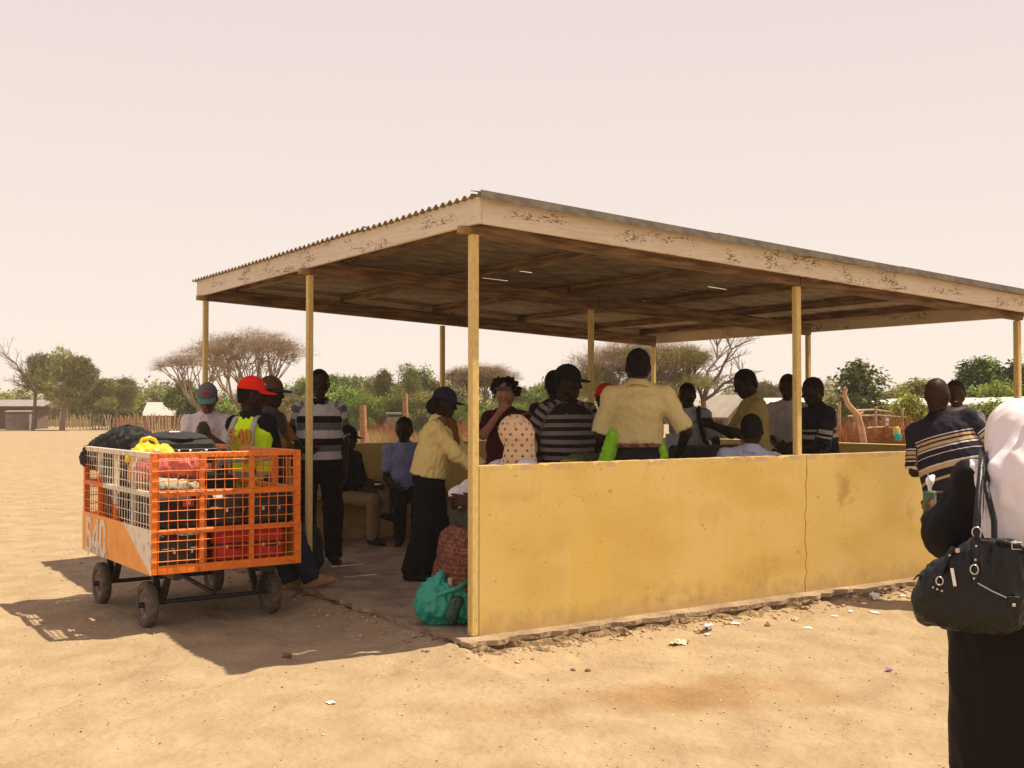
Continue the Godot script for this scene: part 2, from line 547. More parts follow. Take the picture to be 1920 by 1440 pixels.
# the concrete floor of the shelter, its broken edge, and the loose rubble along it
func make_slab():
	var edge := noise(FastNoiseLite.TYPE_SIMPLEX_SMOOTH, 1.7, 4, 19)
	var ring := []
	var corners := [Vector2(-0.12, 0.13), Vector2(5.93, 0.13), Vector2(5.93, -5.18), Vector2(-0.12, -5.18)]
	for c in 4:
		var p: Vector2 = corners[c]
		var q: Vector2 = corners[(c + 1) % 4]
		var n := int(p.distance_to(q) / 0.06)
		var out := Vector2(q.y - p.y, p.x - q.x).normalized() * -1.0
		for i in n:
			var m := p.lerp(q, float(i) / n)
			ring.append(m + out * (edge.get_noise_2d(m.x * 2.0, m.y * 2.0) * 0.06 + edge.get_noise_2d(m.x * 8.0, m.y * 8.0) * 0.03))
	var st := new_st()
	st.set_smooth_group(-1)
	var poly := PackedVector2Array(ring)
	var t := Geometry2D.triangulate_polygon(poly)
	for i in range(0, t.size(), 3):
		var a := poly[t[i]]
		var b := poly[t[i + 1]]
		var c := poly[t[i + 2]]
		tri(st, Vector3(a.x, 0, a.y), Vector3(b.x, 0, b.y), Vector3(c.x, 0, c.y), Vector3.UP)
	for i in ring.size():
		var p: Vector2 = ring[i]
		var q: Vector2 = ring[(i + 1) % ring.size()]
		var out := Vector3(q.y - p.y, 0.0, p.x - q.x) * -1.0
		quad(st, Vector3(p.x, 0, p.y), Vector3(q.x, 0, q.y), Vector3(q.x, -0.03, q.y), Vector3(p.x, -0.03, p.y), out)
	struct("concrete_floor", done(st), mats.concrete)
	# crumbled foundation under the lip
	st = new_st()
	st.set_smooth_group(0)
	var rows := 7
	var prev := []
	var rough := noise(FastNoiseLite.TYPE_SIMPLEX, 9.0, 3, 23)
	for i in ring.size() + 1:
		var p: Vector2 = ring[i % ring.size()]
		var q: Vector2 = ring[(i + 1) % ring.size()]
		var o: Vector2 = ring[(i + ring.size() - 1) % ring.size()]
		var d := (q - o).normalized()
		var out := Vector2(-d.y, d.x)
		var line := []
		var reach := 0.13 + 0.08 * edge.get_noise_2d(p.x * 3.0 + 9.0, p.y * 3.0)
		if p.x < -0.05:
			reach = 0.22
		for k in rows:
			var f := float(k) / (rows - 1)
			var m := p + out * (-0.03 + f * reach)
			var y := -0.028 - f * 0.1
			var w := Vector3(m.x, y, m.y)
			if k > 0 and k < rows - 1:
				w += Vector3(out.x, 0.6, out.y) * rough.get_noise_2d(m.x * 1.3 + y * 7.0, m.y * 1.3) * 0.05
			line.append(w)
		if prev.size():
			for k in rows - 1:
				quad(st, prev[k], line[k], line[k + 1], prev[k + 1], Vector3(out.x, 1.0, out.y))
		prev = line
	struct("foundation_edge", done(st), mats.rubble)
	# loose stones in front of the lip
	var mm := MultiMesh.new()
	mm.transform_format = MultiMesh.TRANSFORM_3D
	mm.use_colors = true
	mm.mesh = stone_mesh(5)
	mm.instance_count = 900
	for i in 900:
		var x := rng.randf_range(-0.2, 5.9)
		var z := 0.15 + absf(rng.randfn(0.0, 0.09))
		if i > 700:
			x = -0.15 - absf(rng.randfn(0.0, 0.2))
			z = rng.randf_range(-4.0, 0.3)
		var s := 0.004 + 0.013 * pow(rng.randf(), 4.0)
		var y := ground_height(x, z) + s * 0.3
		mm.set_instance_transform(i, Transform3D(Basis.from_euler(Vector3(rng.randf() * 6, rng.randf() * 6, 0)).scaled(Vector3(s, s * 0.7, s)), Vector3(x, y, z)))
		var g := rng.randf_range(0.7, 1.2)
		mm.set_instance_color(i, Color(g, g, g))
	var mi := MultiMeshInstance3D.new()
	mi.name = "loose_rubble"
	mi.multimesh = mm
	mi.material_override = pebble_material()
	mi.set_meta("kind", "stuff")
	add_child(mi)
	tag(mi, "loose crumbs of brown earth and concrete along the floor edge", "rubble")

func pebble_material() -> StandardMaterial3D:
	if not mats.has("pebble"):
		mats.pebble = plain_mat(lin(0.42, 0.28, 0.16), 0.95)
		mats.pebble.vertex_color_use_as_albedo = true
	return mats.pebble

func stone_mesh(seed_: int) -> ArrayMesh:
	var n := noise(FastNoiseLite.TYPE_SIMPLEX_SMOOTH, 0.8, 2, seed_)
	var st := new_st()
	st.set_smooth_group(0)
	var rows := 5
	var sides := 7
	var pt := func(j: int, k: int) -> Vector3:
		var a := PI * j / rows
		var b := TAU * (k % sides) / sides
		var d := Vector3(sin(a) * cos(b), cos(a), sin(a) * sin(b))
		return d * (1.0 + 0.45 * n.get_noise_3dv(d * 1.6))
	for j in rows:
		for k in sides:
			var a: Vector3 = pt.call(j, k)
			var b: Vector3 = pt.call(j, k + 1)
			var c: Vector3 = pt.call(j + 1, k + 1)
			var d: Vector3 = pt.call(j + 1, k)
			if j > 0: tri(st, a, b, c, a + b + c)
			if j < rows - 1: tri(st, a, c, d, a + c + d)
	return done(st)

# ------------------------------------------------------------------ the shelter
const BAY_X := [0.008, 2.9, 5.79]
const BAY_Z := [-0.045, -2.48, -5.0]
const WALL_H := 1.02
const SLOPE := 0.046

# the wear of the yellow plaster: uneven tone, run-down stains, specks, and the dust splashed up its foot
func make_wall_material():
	var w := 1160
	var h := 206
	var img := Image.create(w, h, false, Image.FORMAT_RGB8)
	var tone := noise(FastNoiseLite.TYPE_SIMPLEX_SMOOTH, 0.006, 5, 141)
	var streak := noise(FastNoiseLite.TYPE_SIMPLEX_SMOOTH, 0.05, 3, 142)
	var speck := noise(FastNoiseLite.TYPE_SIMPLEX, 0.11, 2, 143)
	var patch := noise(FastNoiseLite.TYPE_SIMPLEX_SMOOTH, 0.03, 4, 144)
	var base := Color(0.6, 0.418, 0.132)
	var pale := Color(0.625, 0.445, 0.155)
	var deep := Color(0.56, 0.375, 0.105)
	var dust := Color(0.43, 0.28, 0.13)
	var grime := Color(0.33, 0.2, 0.075)
	for j in h:
		var y := 1.02 * (1.0 - (j + 0.5) / h)
		for i in w:
			var x := 5.8 * (i + 0.5) / w
			var t := tone.get_noise_2d(i, j * 1.6)
			var c := base.lerp(pale if t > 0 else deep, clampf(absf(t) * 2.2, 0, 1))
			var s := streak.get_noise_2d(i, j * 0.08)
			c = c.lerp(deep, clampf(s * 0.6 - 0.1, 0, 0.4))
			# a repainted strip
			if x > 0.72 and x < 1.02 and y < 0.72:
				c = c.lerp(Color(0.6, 0.39, 0.06), 0.4 * clampf((0.72 - y) * 4.0, 0, 1))
			var p := patch.get_noise_2d(i * 1.2, j * 1.2)
			var d := clampf(1.0 - y / 0.14 + 0.7 * p, 0.0, 1.0)
			c = c.lerp(dust, d * 0.7)
			# the smear with drips right of the crack, and two fainter ones
			for m in [[3.36, 0.74, 0.1, 0.1, 0.8], [4.15, 0.5, 0.05, 0.12, 0.45], [1.95, 0.62, 0.16, 0.07, 0.22], [0.35, 0.83, 0.2, 0.04, 0.2], [2.45, 0.2, 0.2, 0.09, 0.3], [1.6, 0.13, 0.25, 0.07, 0.3]]:
				var e := Vector2((x - m[0]) / m[2], (y - m[1]) / m[3]).length()
				var k := clampf(1.3 - e + p * 1.2, 0, 1)
				var drip := 0.0
				if absf(x - m[0]) < m[2] * 0.8 and y < m[1] and y > m[1] - m[3] * 2.4:
					drip = clampf(streak.get_noise_2d(i * 3.5, j * 0.05) * 2.0 - 0.3, 0, 1) * (1.0 - (m[1] - y) / (m[3] * 2.4))
				c = c.lerp(grime, clampf(k * 0.75 + drip * 0.8, 0, 1) * m[4])
			if speck.get_noise_2d(i, j) > 0.86:
				c = c.lerp(Color(0.2, 0.11, 0.04), 0.75)
			if y > 0.985:
				c = c.lerp(Color(0.45, 0.33, 0.2), clampf(0.35 + p * 1.5, 0, 0.8))
			img.set_pixel(i, j, c.linear_to_srgb())
	# scratches, knocks and grimy touches
	var r := RandomNumberGenerator.new()
	r.seed = 77
	for k in 110:
		var p := Vector2(r.randf() * w, h * (0.02 + pow(r.randf(), 1.6) * 0.93))
		var d := Vector2(r.randf_range(-1, 1), r.randf_range(-0.5, 1.0)).normalized()
		var mark: Color = [grime, pale, deep, Color(0.5, 0.42, 0.3)][k % 4]
		var n := r.randi_range(3, 22)
		for i in n:
			var q := p + d * i + Vector2(r.randf_range(-0.4, 0.4), 0)
			if q.x > 0 and q.x < w - 1 and q.y > 0 and q.y < h - 1:
				var was := img.get_pixel(int(q.x), int(q.y)).srgb_to_linear()
				img.set_pixel(int(q.x), int(q.y), was.lerp(mark, r.randf_range(0.25, 0.6)).linear_to_srgb())
	for k in 70:
		var c0 := Vector2(r.randf() * w, h * pow(r.randf(), 2.2))
		var rad := r.randf_range(0.8, 3.2)
		var mark: Color = [grime, Color(0.46, 0.36, 0.22), deep][k % 3]
		for j in range(-4, 5):
			for i in range(-6, 7):
				var q := c0 + Vector2(i, j)
				if Vector2(i * 0.7, j).length() < rad + r.randf_range(-0.8, 0.4) and q.x > 0 and q.x < w - 1 and q.y > 0 and q.y < h - 1:
					var was := img.get_pixel(int(q.x), int(q.y)).srgb_to_linear()
					img.set_pixel(int(q.x), int(q.y), was.lerp(mark, 0.5).linear_to_srgb())
	mats.wall = tri_mat(ImageTexture.create_from_image(img), Vector3(1.0 / 5.8, 1.0 / 1.02, 1.0 / 5.8), 0.72)
	mats.wall.metallic_specular = 0.3

func make_shelter():
	var s := thing("waiting_shelter", "open yellow shelter with low walls and rusty corrugated roof", "shelter")
	make_wall_material()
	# --- near wall: two lengths of plaster with a jagged crack between them
	var jag := noise(FastNoiseLite.TYPE_SIMPLEX, 6.0, 3, 29)
	var crack: Array[Vector2] = []
	for i in 29:
		var y := WALL_H * i / 28.0
		crack.append(Vector2(2.905 + 0.02 * y / WALL_H + 0.018 * jag.get_noise_1d(y * 0.8) + 0.012 * jag.get_noise_1d(y * 6.0), y))
	var left := PackedVector2Array([Vector2(0.0355, 0.0)])
	for i in crack.size():
		var gap := 0.003 + 0.004 * absf(jag.get_noise_1d(i * 1.7 + 5.0))
		left.append(Vector2(crack[i].x - gap, crack[i].y))
	# chipped top edge
	var x := 2.9
	while x > 0.1:
		var chip := jag.get_noise_1d(x * 3.0 + 50.0)
		left.append(Vector2(x, WALL_H - maxf(0.0, chip - 0.32) * 0.07 + 0.002 * jag.get_noise_1d(x * 9.0)))
		x -= 0.03
	left.append(Vector2(0.0355, WALL_H))
	var right := PackedVector2Array()
	for i in crack.size():
		var gap := 0.003 + 0.004 * absf(jag.get_noise_1d(i * 2.1 + 15.0))
		right.append(Vector2(crack[i].x + gap, crack[i].y))
	right.reverse()
	right.append(Vector2(5.75, 0.0))
	right.append(Vector2(5.75, WALL_H))
	x = 5.7
	while x > 3.0:
		right.append(Vector2(x, WALL_H + 0.002 * jag.get_noise_1d(x * 9.0)))
		x -= 0.05
	put("wall_section", plaster(left, -0.13, -0.001), mats.wall, s)
	put("wall_section", plaster(right, -0.13, -0.001), mats.wall, s)
	var far := PackedVector2Array([Vector2(0.05, 0), Vector2(5.75, 0), Vector2(5.75, WALL_H - 0.02), Vector2(0.05, WALL_H - 0.02)])
	put("wall_section", plaster(far, -5.09, -4.96), mats.wall, s)
	var side := PackedVector2Array([Vector2(0.14, 0), Vector2(4.95, 0), Vector2(4.95, WALL_H - 0.01), Vector2(0.14, WALL_H - 0.01)])
	var st := new_st()
	add_slab(st, side, -0.065, 0.065, Transform3D(Basis(Vector3.UP, PI / 2), Vector3(5.76, 0.001, 0.0)))
	put("wall_section", done(st), mats.wall, s)
	# --- posts
	for i in 3:
		for j in 3:
			var top: float = 2.425 - SLOPE * BAY_X[i]
			var w := 0.052 if j == 0 else 0.048
			var px: float = BAY_X[i]
			if i == 1 and j == 2: px = 2.69
			if i == 1 and j == 1: px = 2.82
			var foot := 0.0
			var pm := new_st()
			add_box(pm, Vector3(w, top - foot - 0.001, w), shifted(Vector3(0, (top - foot) * 0.5 + foot, 0)), 0.006)
			var z: float = BAY_Z[j] + (0.018 if j == 0 and i == 0 else (-0.02 if j == 0 else 0.0))
			put("post", done(pm), mats.post, s, Transform3D(Basis(), Vector3(px, 0, z)))
	# --- roof: everything above leans with the slope
	var tilt := Transform3D(Basis(Vector3(0, 0, 1), -atan(SLOPE)), Vector3(0, 2.425, 0))
	for j in 3:
		for half in 2:
			var x0 := 0.0 if half == 0 else 2.9
			var x1 := 2.896 if half == 0 else 5.82
			var bm := box_mesh(Vector3(x1 - x0, 0.125, 0.075), 0.008)
			put("beam", bm, mats.beam_x, s, tilt * shifted(Vector3((x0 + x1) * 0.5, 0.0635 + 0.001, BAY_Z[j] - 0.01 + 0.004 * half)))
	for j in 3:
		put("beam_end", box_mesh(Vector3(0.16, 0.046, 0.052), 0.006), mats.beam_end, s, tilt * shifted(Vector3(0.0, 0.0225, BAY_Z[j] - 0.012)))
	var px := [0.35, 1.5, 2.62, 3.75, 4.85, 5.62]
	for k in px.size():
		var segs := [[0.03, -2.55], [-2.552, -5.06]]
		for g in segs:
			var pm := box_mesh(Vector3(0.055, 0.075, absf(g[1] - g[0])), 0.006)
			put("purlin", pm, mats.beam_z, s, tilt * shifted(Vector3(px[k] + rng.randf_range(-0.03, 0.03), 0.1655, (g[0] + g[1]) * 0.5), rng.randf_range(-0.006, 0.006)))
	# fascia boards: two on each long side, one on each short side
	var fy := 0.046 + 0.0825
	var zf := 0.1
	var zb := -5.16
	var xl := -0.012
	var xr := 5.9
	var long := [[xl, 3.846], [3.852, xr]]
	for g in long:
		for z in [zf - 0.012, zb + 0.012]:
			var bm := box_mesh(Vector3(g[1] - g[0], 0.165, 0.024), 0.003)
			put("fascia_board", bm, mats.board, s, tilt * shifted(Vector3((g[0] + g[1]) * 0.5, fy + (0.003 if g[0] > 1.0 else 0.0), z)))
	for xx in [xl - 0.013, xr + 0.013]:
		var bm := box_mesh(Vector3(0.024, 0.165, zf - zb), 0.003)
		put("fascia_board", bm, mats.board, s, tilt * shifted(Vector3(xx, fy, (zf + zb) * 0.5)))
	# corrugated sheets, overlapping by one wave; corrugations run with the slope
	var pitch := 0.086
	var waves := 10
	var n := 0
	var z := zf + 0.05
	while z > zb - 0.02:
		for half in 2:
			var x0 := xl - 0.06 if half == 0 else 2.85
			var x1 := 2.95 if half == 0 else xr + 0.05
			var zend := maxf(z - pitch * waves, zb - 0.05)
			var lift: float = 0.206 + (0.004 if half == 0 else 0.0) + (0.002 if n % 2 == 0 else 0.0)
			put("roof_sheet", corrugated(x0, x1, z, zend, pitch, n * 2 + half), mats.iron, s, tilt * shifted(Vector3(0, lift, 0)))
		z -= pitch * (waves - 1)
		n += 1
	# folded ridge flashing along the near long edge
	st = new_st()
	for g in [[xl - 0.055, 1.9], [1.86, 3.9], [3.85, xr + 0.06]]:
		var lift: float = 0.002 * g[0]
		add_box(st, Vector3(g[1] - g[0], 0.004, 0.12), Transform3D(Basis(Vector3.RIGHT, 0.22), Vector3((g[0] + g[1]) * 0.5, 0.232 + lift, zf - 0.0)))
		add_box(st, Vector3(g[1] - g[0], 0.05, 0.004), Transform3D(Basis(Vector3.RIGHT, -0.12), Vector3((g[0] + g[1]) * 0.5, 0.207 + lift, zf + 0.06)))
	put("edge_flashing", done(st), mats.flashing, s, tilt)

# a plastered wall: outline (x, y), with stains and the splash of dust at its foot as vertex colours
func plaster(outline: PackedVector2Array, z0: float, z1: float) -> ArrayMesh:
	var st := new_st()
	add_slab(st, outline, z0, z1)
	var m := done(st)
	return m

func corrugated(x0: float, x1: float, za: float, zb: float, pitch: float, seed_: int) -> ArrayMesh:
	var st := new_st()
	st.set_smooth_group(0)
	var per := 8
	var nz := int(round((za - zb) / pitch * per))
	var nx := int((x1 - x0) / 0.15)
	var r := RandomNumberGenerator.new()
	r.seed = 900 + seed_
	var holes := {}
	for h in 3:
		var hk := r.randi_range(2, nz - 4)
		var hi := r.randi_range(1, nx - 3)
		if r.randf() < 0.6:
			holes[Vector2i(hi, hk)] = true
			if r.randf() < 0.5: holes[Vector2i(hi + 1, hk)] = true
	var wob := r.randf() * 6.0
	var pt := func(i: int, k: int) -> Vector3:
		var zz := za - pitch * k / per
		var xx := x0 + (x1 - x0) * i / nx
		var y := 0.0125 * cos(TAU * (zz - 0.15) / pitch) + 0.004 * sin(xx * 2.1 + wob)
		return Vector3(xx, y, zz)
	for i in nx:
		for k in nz:
			if holes.has(Vector2i(i, k)): continue
			var a: Vector3 = pt.call(i, k)
			var b: Vector3 = pt.call(i + 1, k)
			var c: Vector3 = pt.call(i + 1, k + 1)
			var d: Vector3 = pt.call(i, k + 1)
			quad(st, a, b, c, d, Vector3.UP)
	return done(st)

# ------------------------------------------------------------------ the luggage cart
# local axes: x to the right along its front, z towards the viewer, y up from the ground
const CART_W := 1.04
const CART_L := 1.69
const CART_LOW := 0.39
const CART_TOP := 1.18

func make_cart():
	var c := thing("luggage_cart", "orange and white wire cage luggage cart with a printed side", "cart", Vector3(-0.975, GROUND, -2.43), 0.025)
	var hw := CART_W * 0.5
	var hl := CART_L * 0.5
	var hgt := CART_TOP - CART_LOW
	var mid_y := CART_TOP - hgt * 0.345
	var low_y := CART_TOP - hgt * 0.655
	# ---- steel frame. A bar is one part; where the paint changes along the diagonal it is two.
	var bar := func(size: Vector3, pos: Vector3, m: Material, called := "frame_bar"):
		put(called, box_mesh(size, 0.003), m, c, shifted(pos))
	for sx in [-1, 1]:
		for sz in [-1, 1]:
			if sx == -1 and sz == 1:
				bar.call(Vector3(0.042, hgt - 0.001, 0.042), Vector3(sx * (hw - 0.022), CART_LOW + hgt * 0.5, sz * (hl - 0.022)), mats.orange, "corner_post")
			else:
				bar.call(Vector3(0.042, hgt - 0.001, 0.042), Vector3(sx * (hw - 0.022), CART_LOW + hgt * 0.5, sz * (hl - 0.022)), mats.orange, "corner_post")
	for sz in [-1, 1]:
		var z: float = sz * (hl - 0.016)
		bar.call(Vector3(CART_W - 0.09, 0.036, 0.03), Vector3(0, CART_TOP - 0.018, z), mats.orange)
		bar.call(Vector3(CART_W - 0.09, 0.034, 0.03), Vector3(0, mid_y, z), mats.orange)
		bar.call(Vector3(CART_W - 0.09, 0.034, 0.03), Vector3(0, low_y, z), mats.orange)
		bar.call(Vector3(CART_W - 0.09, 0.055, 0.03), Vector3(0, CART_LOW + 0.0275, z), mats.orange)
		for k in [-1, 1]:
			for seg in [[CART_TOP - 0.037, mid_y + 0.018], [mid_y - 0.018, low_y + 0.018], [low_y - 0.018, CART_LOW + 0.056]]:
				bar.call(Vector3(0.034, seg[0] - seg[1], 0.028), Vector3(k * CART_W / 6.0 - 0.01, (seg[0] + seg[1]) * 0.5, z), mats.orange)
	# long sides
	for sx in [-1, 1]:
		var x: float = sx * (hw - 0.016)
		var split := func(y: float) -> float:   # z on the paint diagonal at height y (white lies above and in front)
			return -hl + CART_L * (CART_TOP - y) / hgt
		for row in [[CART_TOP - 0.018, 0.036], [mid_y, 0.034]]:
			var zs: float = clampf(split.call(row[0]) - 0.05, -hl + 0.05, hl - 0.06)
			if sx == 1: zs = hl - 0.06
			if zs > -hl + 0.08:
				bar.call(Vector3(0.03, row[1], zs + hl - 0.046), Vector3(x, row[0], (-hl + 0.045 + zs) * 0.5), mats.orange)
			else:
				zs = -hl + 0.045
			if sx == -1:
				bar.call(Vector3(0.03, row[1], hl - 0.045 - zs), Vector3(x, row[0], (hl - 0.045 + zs) * 0.5), mats.white_paint)
		bar.call(Vector3(0.03, 0.034, CART_L - 0.09), Vector3(x, low_y, 0), mats.orange)
		for k in [-1, 0, 1]:
			var z: float = k * CART_L * 0.25 - 0.01
			var ys: float = CART_TOP - hgt * (z + hl) / CART_L
			for seg in [[CART_TOP - 0.037, mid_y + 0.018], [mid_y - 0.018, low_y + 0.018]]:
				var cut: float = clampf(ys, seg[1], seg[0])
				if sx == 1: cut = seg[0]
				if seg[0] - cut > 0.012:
					bar.call(Vector3(0.028, seg[0] - cut - 0.001, 0.036), Vector3(x, (seg[0] + cut) * 0.5, z), mats.white_paint)
				if cut - seg[1] > 0.012:
					bar.call(Vector3(0.028, cut - seg[1] - 0.001, 0.036), Vector3(x, (cut + seg[1]) * 0.5, z), mats.orange)
		# solid lower panel: orange, and on the near side white in front of the diagonal
		var px: float = sx * (hw - 0.001)
		var a := Vector2(-hl + 0.002, CART_LOW)
		var b := Vector2(hl - 0.002, CART_LOW)
		var ctop := Vector2(hl - 0.002, low_y + 0.02)
		var dtop := Vector2(-hl + 0.002, low_y + 0.02)
		var e := Vector2(split.call(low_y + 0.02), low_y + 0.02)
		var turn := Transform3D(Basis(Vector3(0, 0, 1), Vector3(0, 1, 0), Vector3(-1, 0, 0)), Vector3(px, 0, 0))
		var st := new_st()
		if sx == -1:
			add_slab(st, PackedVector2Array([a, b, e, dtop]), 0.0, 0.004, turn)
			put("side_panel", done(st), mats.orange_panel, c)
			st = new_st()
			add_slab(st, PackedVector2Array([b, ctop, e + Vector2(0.001, 0)]), 0.0, 0.004, turn)
			put("side_panel", done(st), mats.white_paint, c)
		else:
			add_slab(st, PackedVector2Array([a, b, ctop, dtop]), -0.004, 0.0, turn)
			put("side_panel", done(st), mats.orange_panel, c)
	# bolts along the front rails
	var bolt := new_st()
	add_lathe(bolt, [Vector2(0.0065, 0.0), Vector2(0.005, 0.004), Vector2(0.0, 0.005)], 8, Transform3D(Basis(Vector3.RIGHT, PI / 2), Vector3.ZERO))
	var bm := done(bolt)
	for k in 15:
		put("bolt", bm, mats.orange, c, shifted(Vector3(-hw + 0.05 + k * (CART_W - 0.1) / 14.0, CART_TOP - 0.014, hl - 0.001)))
	# ---- welded wires outside the frame, each a part of its own
	var wire := func(a: Vector3, b: Vector3, m: Material):
		var p := []
		var r := []
		for i in 7:
			var f := i / 6.0
			var w := a.lerp(b, f)
			var wob := 0.0035 * sin(f * PI) * rng.randf_range(-1, 1)
			p.append(w + (Vector3(0, wob, 0) if absf(a.y - b.y) < 0.05 else Vector3(wob, 0, wob) * 0.5))
			r.append(0.0033)
		put("wire", tube_mesh(p, r, 5), m, c)
	for sz in [-1, 1]:
		var z: float = sz * (hl + 0.004)
		for k in 16:
			var x := -hw + 0.047 + k * (CART_W - 0.094) / 15.0
			wire.call(Vector3(x, CART_LOW + 0.02, z - sz * 0.005), Vector3(x, CART_TOP - 0.004, z - sz * 0.005), mats.orange)
		for k in 11:
			var y := CART_LOW + 0.085 + k * (hgt - 0.1) / 10.6
			wire.call(Vector3(-hw + 0.003, y, z), Vector3(hw - 0.003, y, z), mats.orange)
	for sx in [-1, 1]:
		var x: float = sx * (hw + 0.002)
		for k in 27:
			var z := -hl + 0.05 + k * (CART_L - 0.1) / 26.0
			var ys := clampf(CART_TOP - hgt * (z + hl) / CART_L, low_y + 0.02, CART_TOP)
			if sx == -1:
				if CART_TOP - ys > 0.03:
					wire.call(Vector3(x + 0.005, ys, z), Vector3(x + 0.005, CART_TOP - 0.006, z), mats.white_paint)
				if ys - low_y > 0.05:
					wire.call(Vector3(x + 0.005, low_y + 0.02, z), Vector3(x + 0.005, ys, z), mats.orange)
			elif k % 2 == 0:
				wire.call(Vector3(x - 0.005, low_y, z), Vector3(x - 0.005, CART_TOP - 0.006, z), mats.orange)
		for k in 7:
			var y := low_y + 0.05 + k * (CART_TOP - low_y - 0.08) / 6.6
			var zs := -hl + CART_L * (CART_TOP - y) / hgt
			if sx == -1:
				wire.call(Vector3(x, y, -hl + 0.003), Vector3(x, y, zs), mats.orange)
				wire.call(Vector3(x, y, zs), Vector3(x, y, hl - 0.003), mats.white_paint)
			else:
				wire.call(Vector3(x, y, -hl + 0.003), Vector3(x, y, hl - 0.003), mats.orange)
	# ---- lettering on the near long side
	var face := Basis(Vector3(0, 0, 1), Vector3(0, 1, 0), Vector3(-1, 0, 0))
	var num := TextMesh.new()
	num.text = "540"
	num.font = font("Droid Sans", 700)
	num.font_size = 64
	num.pixel_size = 0.0045
	num.depth = 0.003
	num.horizontal_alignment = HORIZONTAL_ALIGNMENT_LEFT
	put("lettering", num, mats.white_paint, c, Transform3D(face * Basis.from_scale(Vector3(1.2, 1.3, 1)), Vector3(-hw - 0.0062, 0.515, -hl + 0.10)))
	var web := TextMesh.new()
	web.text = "fly540.com"
	web.font = font("Droid Sans", 400)
	web.font_size = 48
	web.pixel_size = 0.0026
	web.depth = 0.003
	web.horizontal_alignment = HORIZONTAL_ALIGNMENT_LEFT
	put("lettering", web, mats.white_paint, c, Transform3D(face, Vector3(-hw - 0.0062, 0.432, -hl + 0.09)))
	# ---- deck, chassis, axles, wheels
	put("deck", box_mesh(Vector3(CART_W - 0.07, 0.02, CART_L - 0.07), 0.002), mats.chassis, c, shifted(Vector3(0, CART_LOW + 0.012, 0)))
	for sx in [-1, 1]:
		put("chassis_rail", box_mesh(Vector3(0.05, 0.05, CART_L - 0.1), 0.004), mats.chassis, c, shifted(Vector3(sx * 0.33, CART_LOW - 0.027, 0)))
	var r := 0.155
	for zz in [0.5, -0.62]:
		st_axle(c, zz, r)
		for sx in [-1, 1]:
			wheel(c, Vector3(sx * 0.435, r - 0.006, zz), r, sx)
	# tow bar folded under the deck
	put("tow_bar", tube_mesh([Vector3(0.04, r + 0.02, 0.47), Vector3(0.03, r + 0.06, -0.1), Vector3(0.0, r + 0.08, -0.6)], [0.016, 0.016, 0.016], 8), mats.chassis, c)
	fill_cart()

func st_axle(c: Node3D, z: float, r: float):
	put("axle", tube_mesh([Vector3(-0.43, r, z), Vector3(0.43, r, z)], [0.016, 0.016], 8), mats.chassis, c)
	for sx in [-1, 1]:
		for d in [-1, 1]:
			var a := Vector3(sx * 0.345, r + 0.005, z + d * 0.012)
			var b := Vector3(sx * 0.345, CART_LOW - 0.05, z + d * 0.13)
			var dir := (b - a)
			var y := dir.normalized()
			var x := Vector3(1, 0, 0)
			var bs := Basis(x, y, x.cross(y))
			put("axle_strut", box_mesh(Vector3(0.045, dir.length(), 0.035), 0.004), mats.chassis, c, Transform3D(bs, (a + b) * 0.5 + Vector3(0.004 * d, 0, 0)))

func wheel(c: Node3D, pos: Vector3, r: float, sx: float):
	var w := Node3D.new()
	w.name = "wheel"
	c.add_child(w, true)
	w.position = pos
	var xf := Transform3D(Basis(Vector3(0, 0, 1), -PI / 2 * sx), Vector3.ZERO)
	var st := new_st()
	var h := 0.038
	add_lathe(st, [Vector2(r * 0.64, -h * 0.8), Vector2(r * 0.8, -h * 1.02), Vector2(r * 0.93, -h * 0.9), Vector2(r, -h * 0.6), Vector2(r * 1.008, 0), Vector2(r, h * 0.6), Vector2(r * 0.93, h * 0.9), Vector2(r * 0.8, h * 1.02), Vector2(r * 0.64, h * 0.8), Vector2(r * 0.6, h * 0.5), Vector2(r * 0.6, -h * 0.5), Vector2(r * 0.64, -h * 0.8)], 36, xf)
	# tread blocks
	put("tyre", done(st), mats.tyre, w)
	st = new_st()
	add_lathe(st, [Vector2(r * 0.61, h * 0.62), Vector2(r * 0.58, h * 0.7), Vector2(r * 0.5, h * 0.35), Vector2(r * 0.3, h * 0.3), Vector2(r * 0.26, h * 0.55), Vector2(r * 0.12, h * 0.62), Vector2(r * 0.11, h * 1.25), Vector2(0.0, h * 1.25)], 24, xf)
	put("rim", done(st), mats.rim, w)
	st = new_st()
	add_lathe(st, [Vector2(0.0, -h * 0.6), Vector2(r * 0.3, -h * 0.5), Vector2(r * 0.61, -h * 0.62)], 24, xf)
	put("rim_back", done(st), mats.rim, w)
	var nut := new_st()
	for k in 5:
		var a := TAU * k / 5.0
		add_lathe(nut, [Vector2(0.008, 0.0), Vector2(0.008, 0.008), Vector2(0.0, 0.009)], 6, xf * Transform3D(Basis(), Vector3(cos(a) * r * 0.4, h * 0.3, sin(a) * r * 0.4)), false)
	put("wheel_nuts", done(nut), plain_mat(lin(0.3, 0.1, 0.06), 0.7), w)
	put("hub", tube_mesh([Vector3(0, 0, 0), Vector3(sx * 0.065, 0, 0)], [0.022, 0.018], 10), mats.chassis, w)

func font(face: String, weight: int) -> SystemFont:
	var f := SystemFont.new()
	f.font_names = PackedStringArray([face])
	f.font_weight = weight
	return f

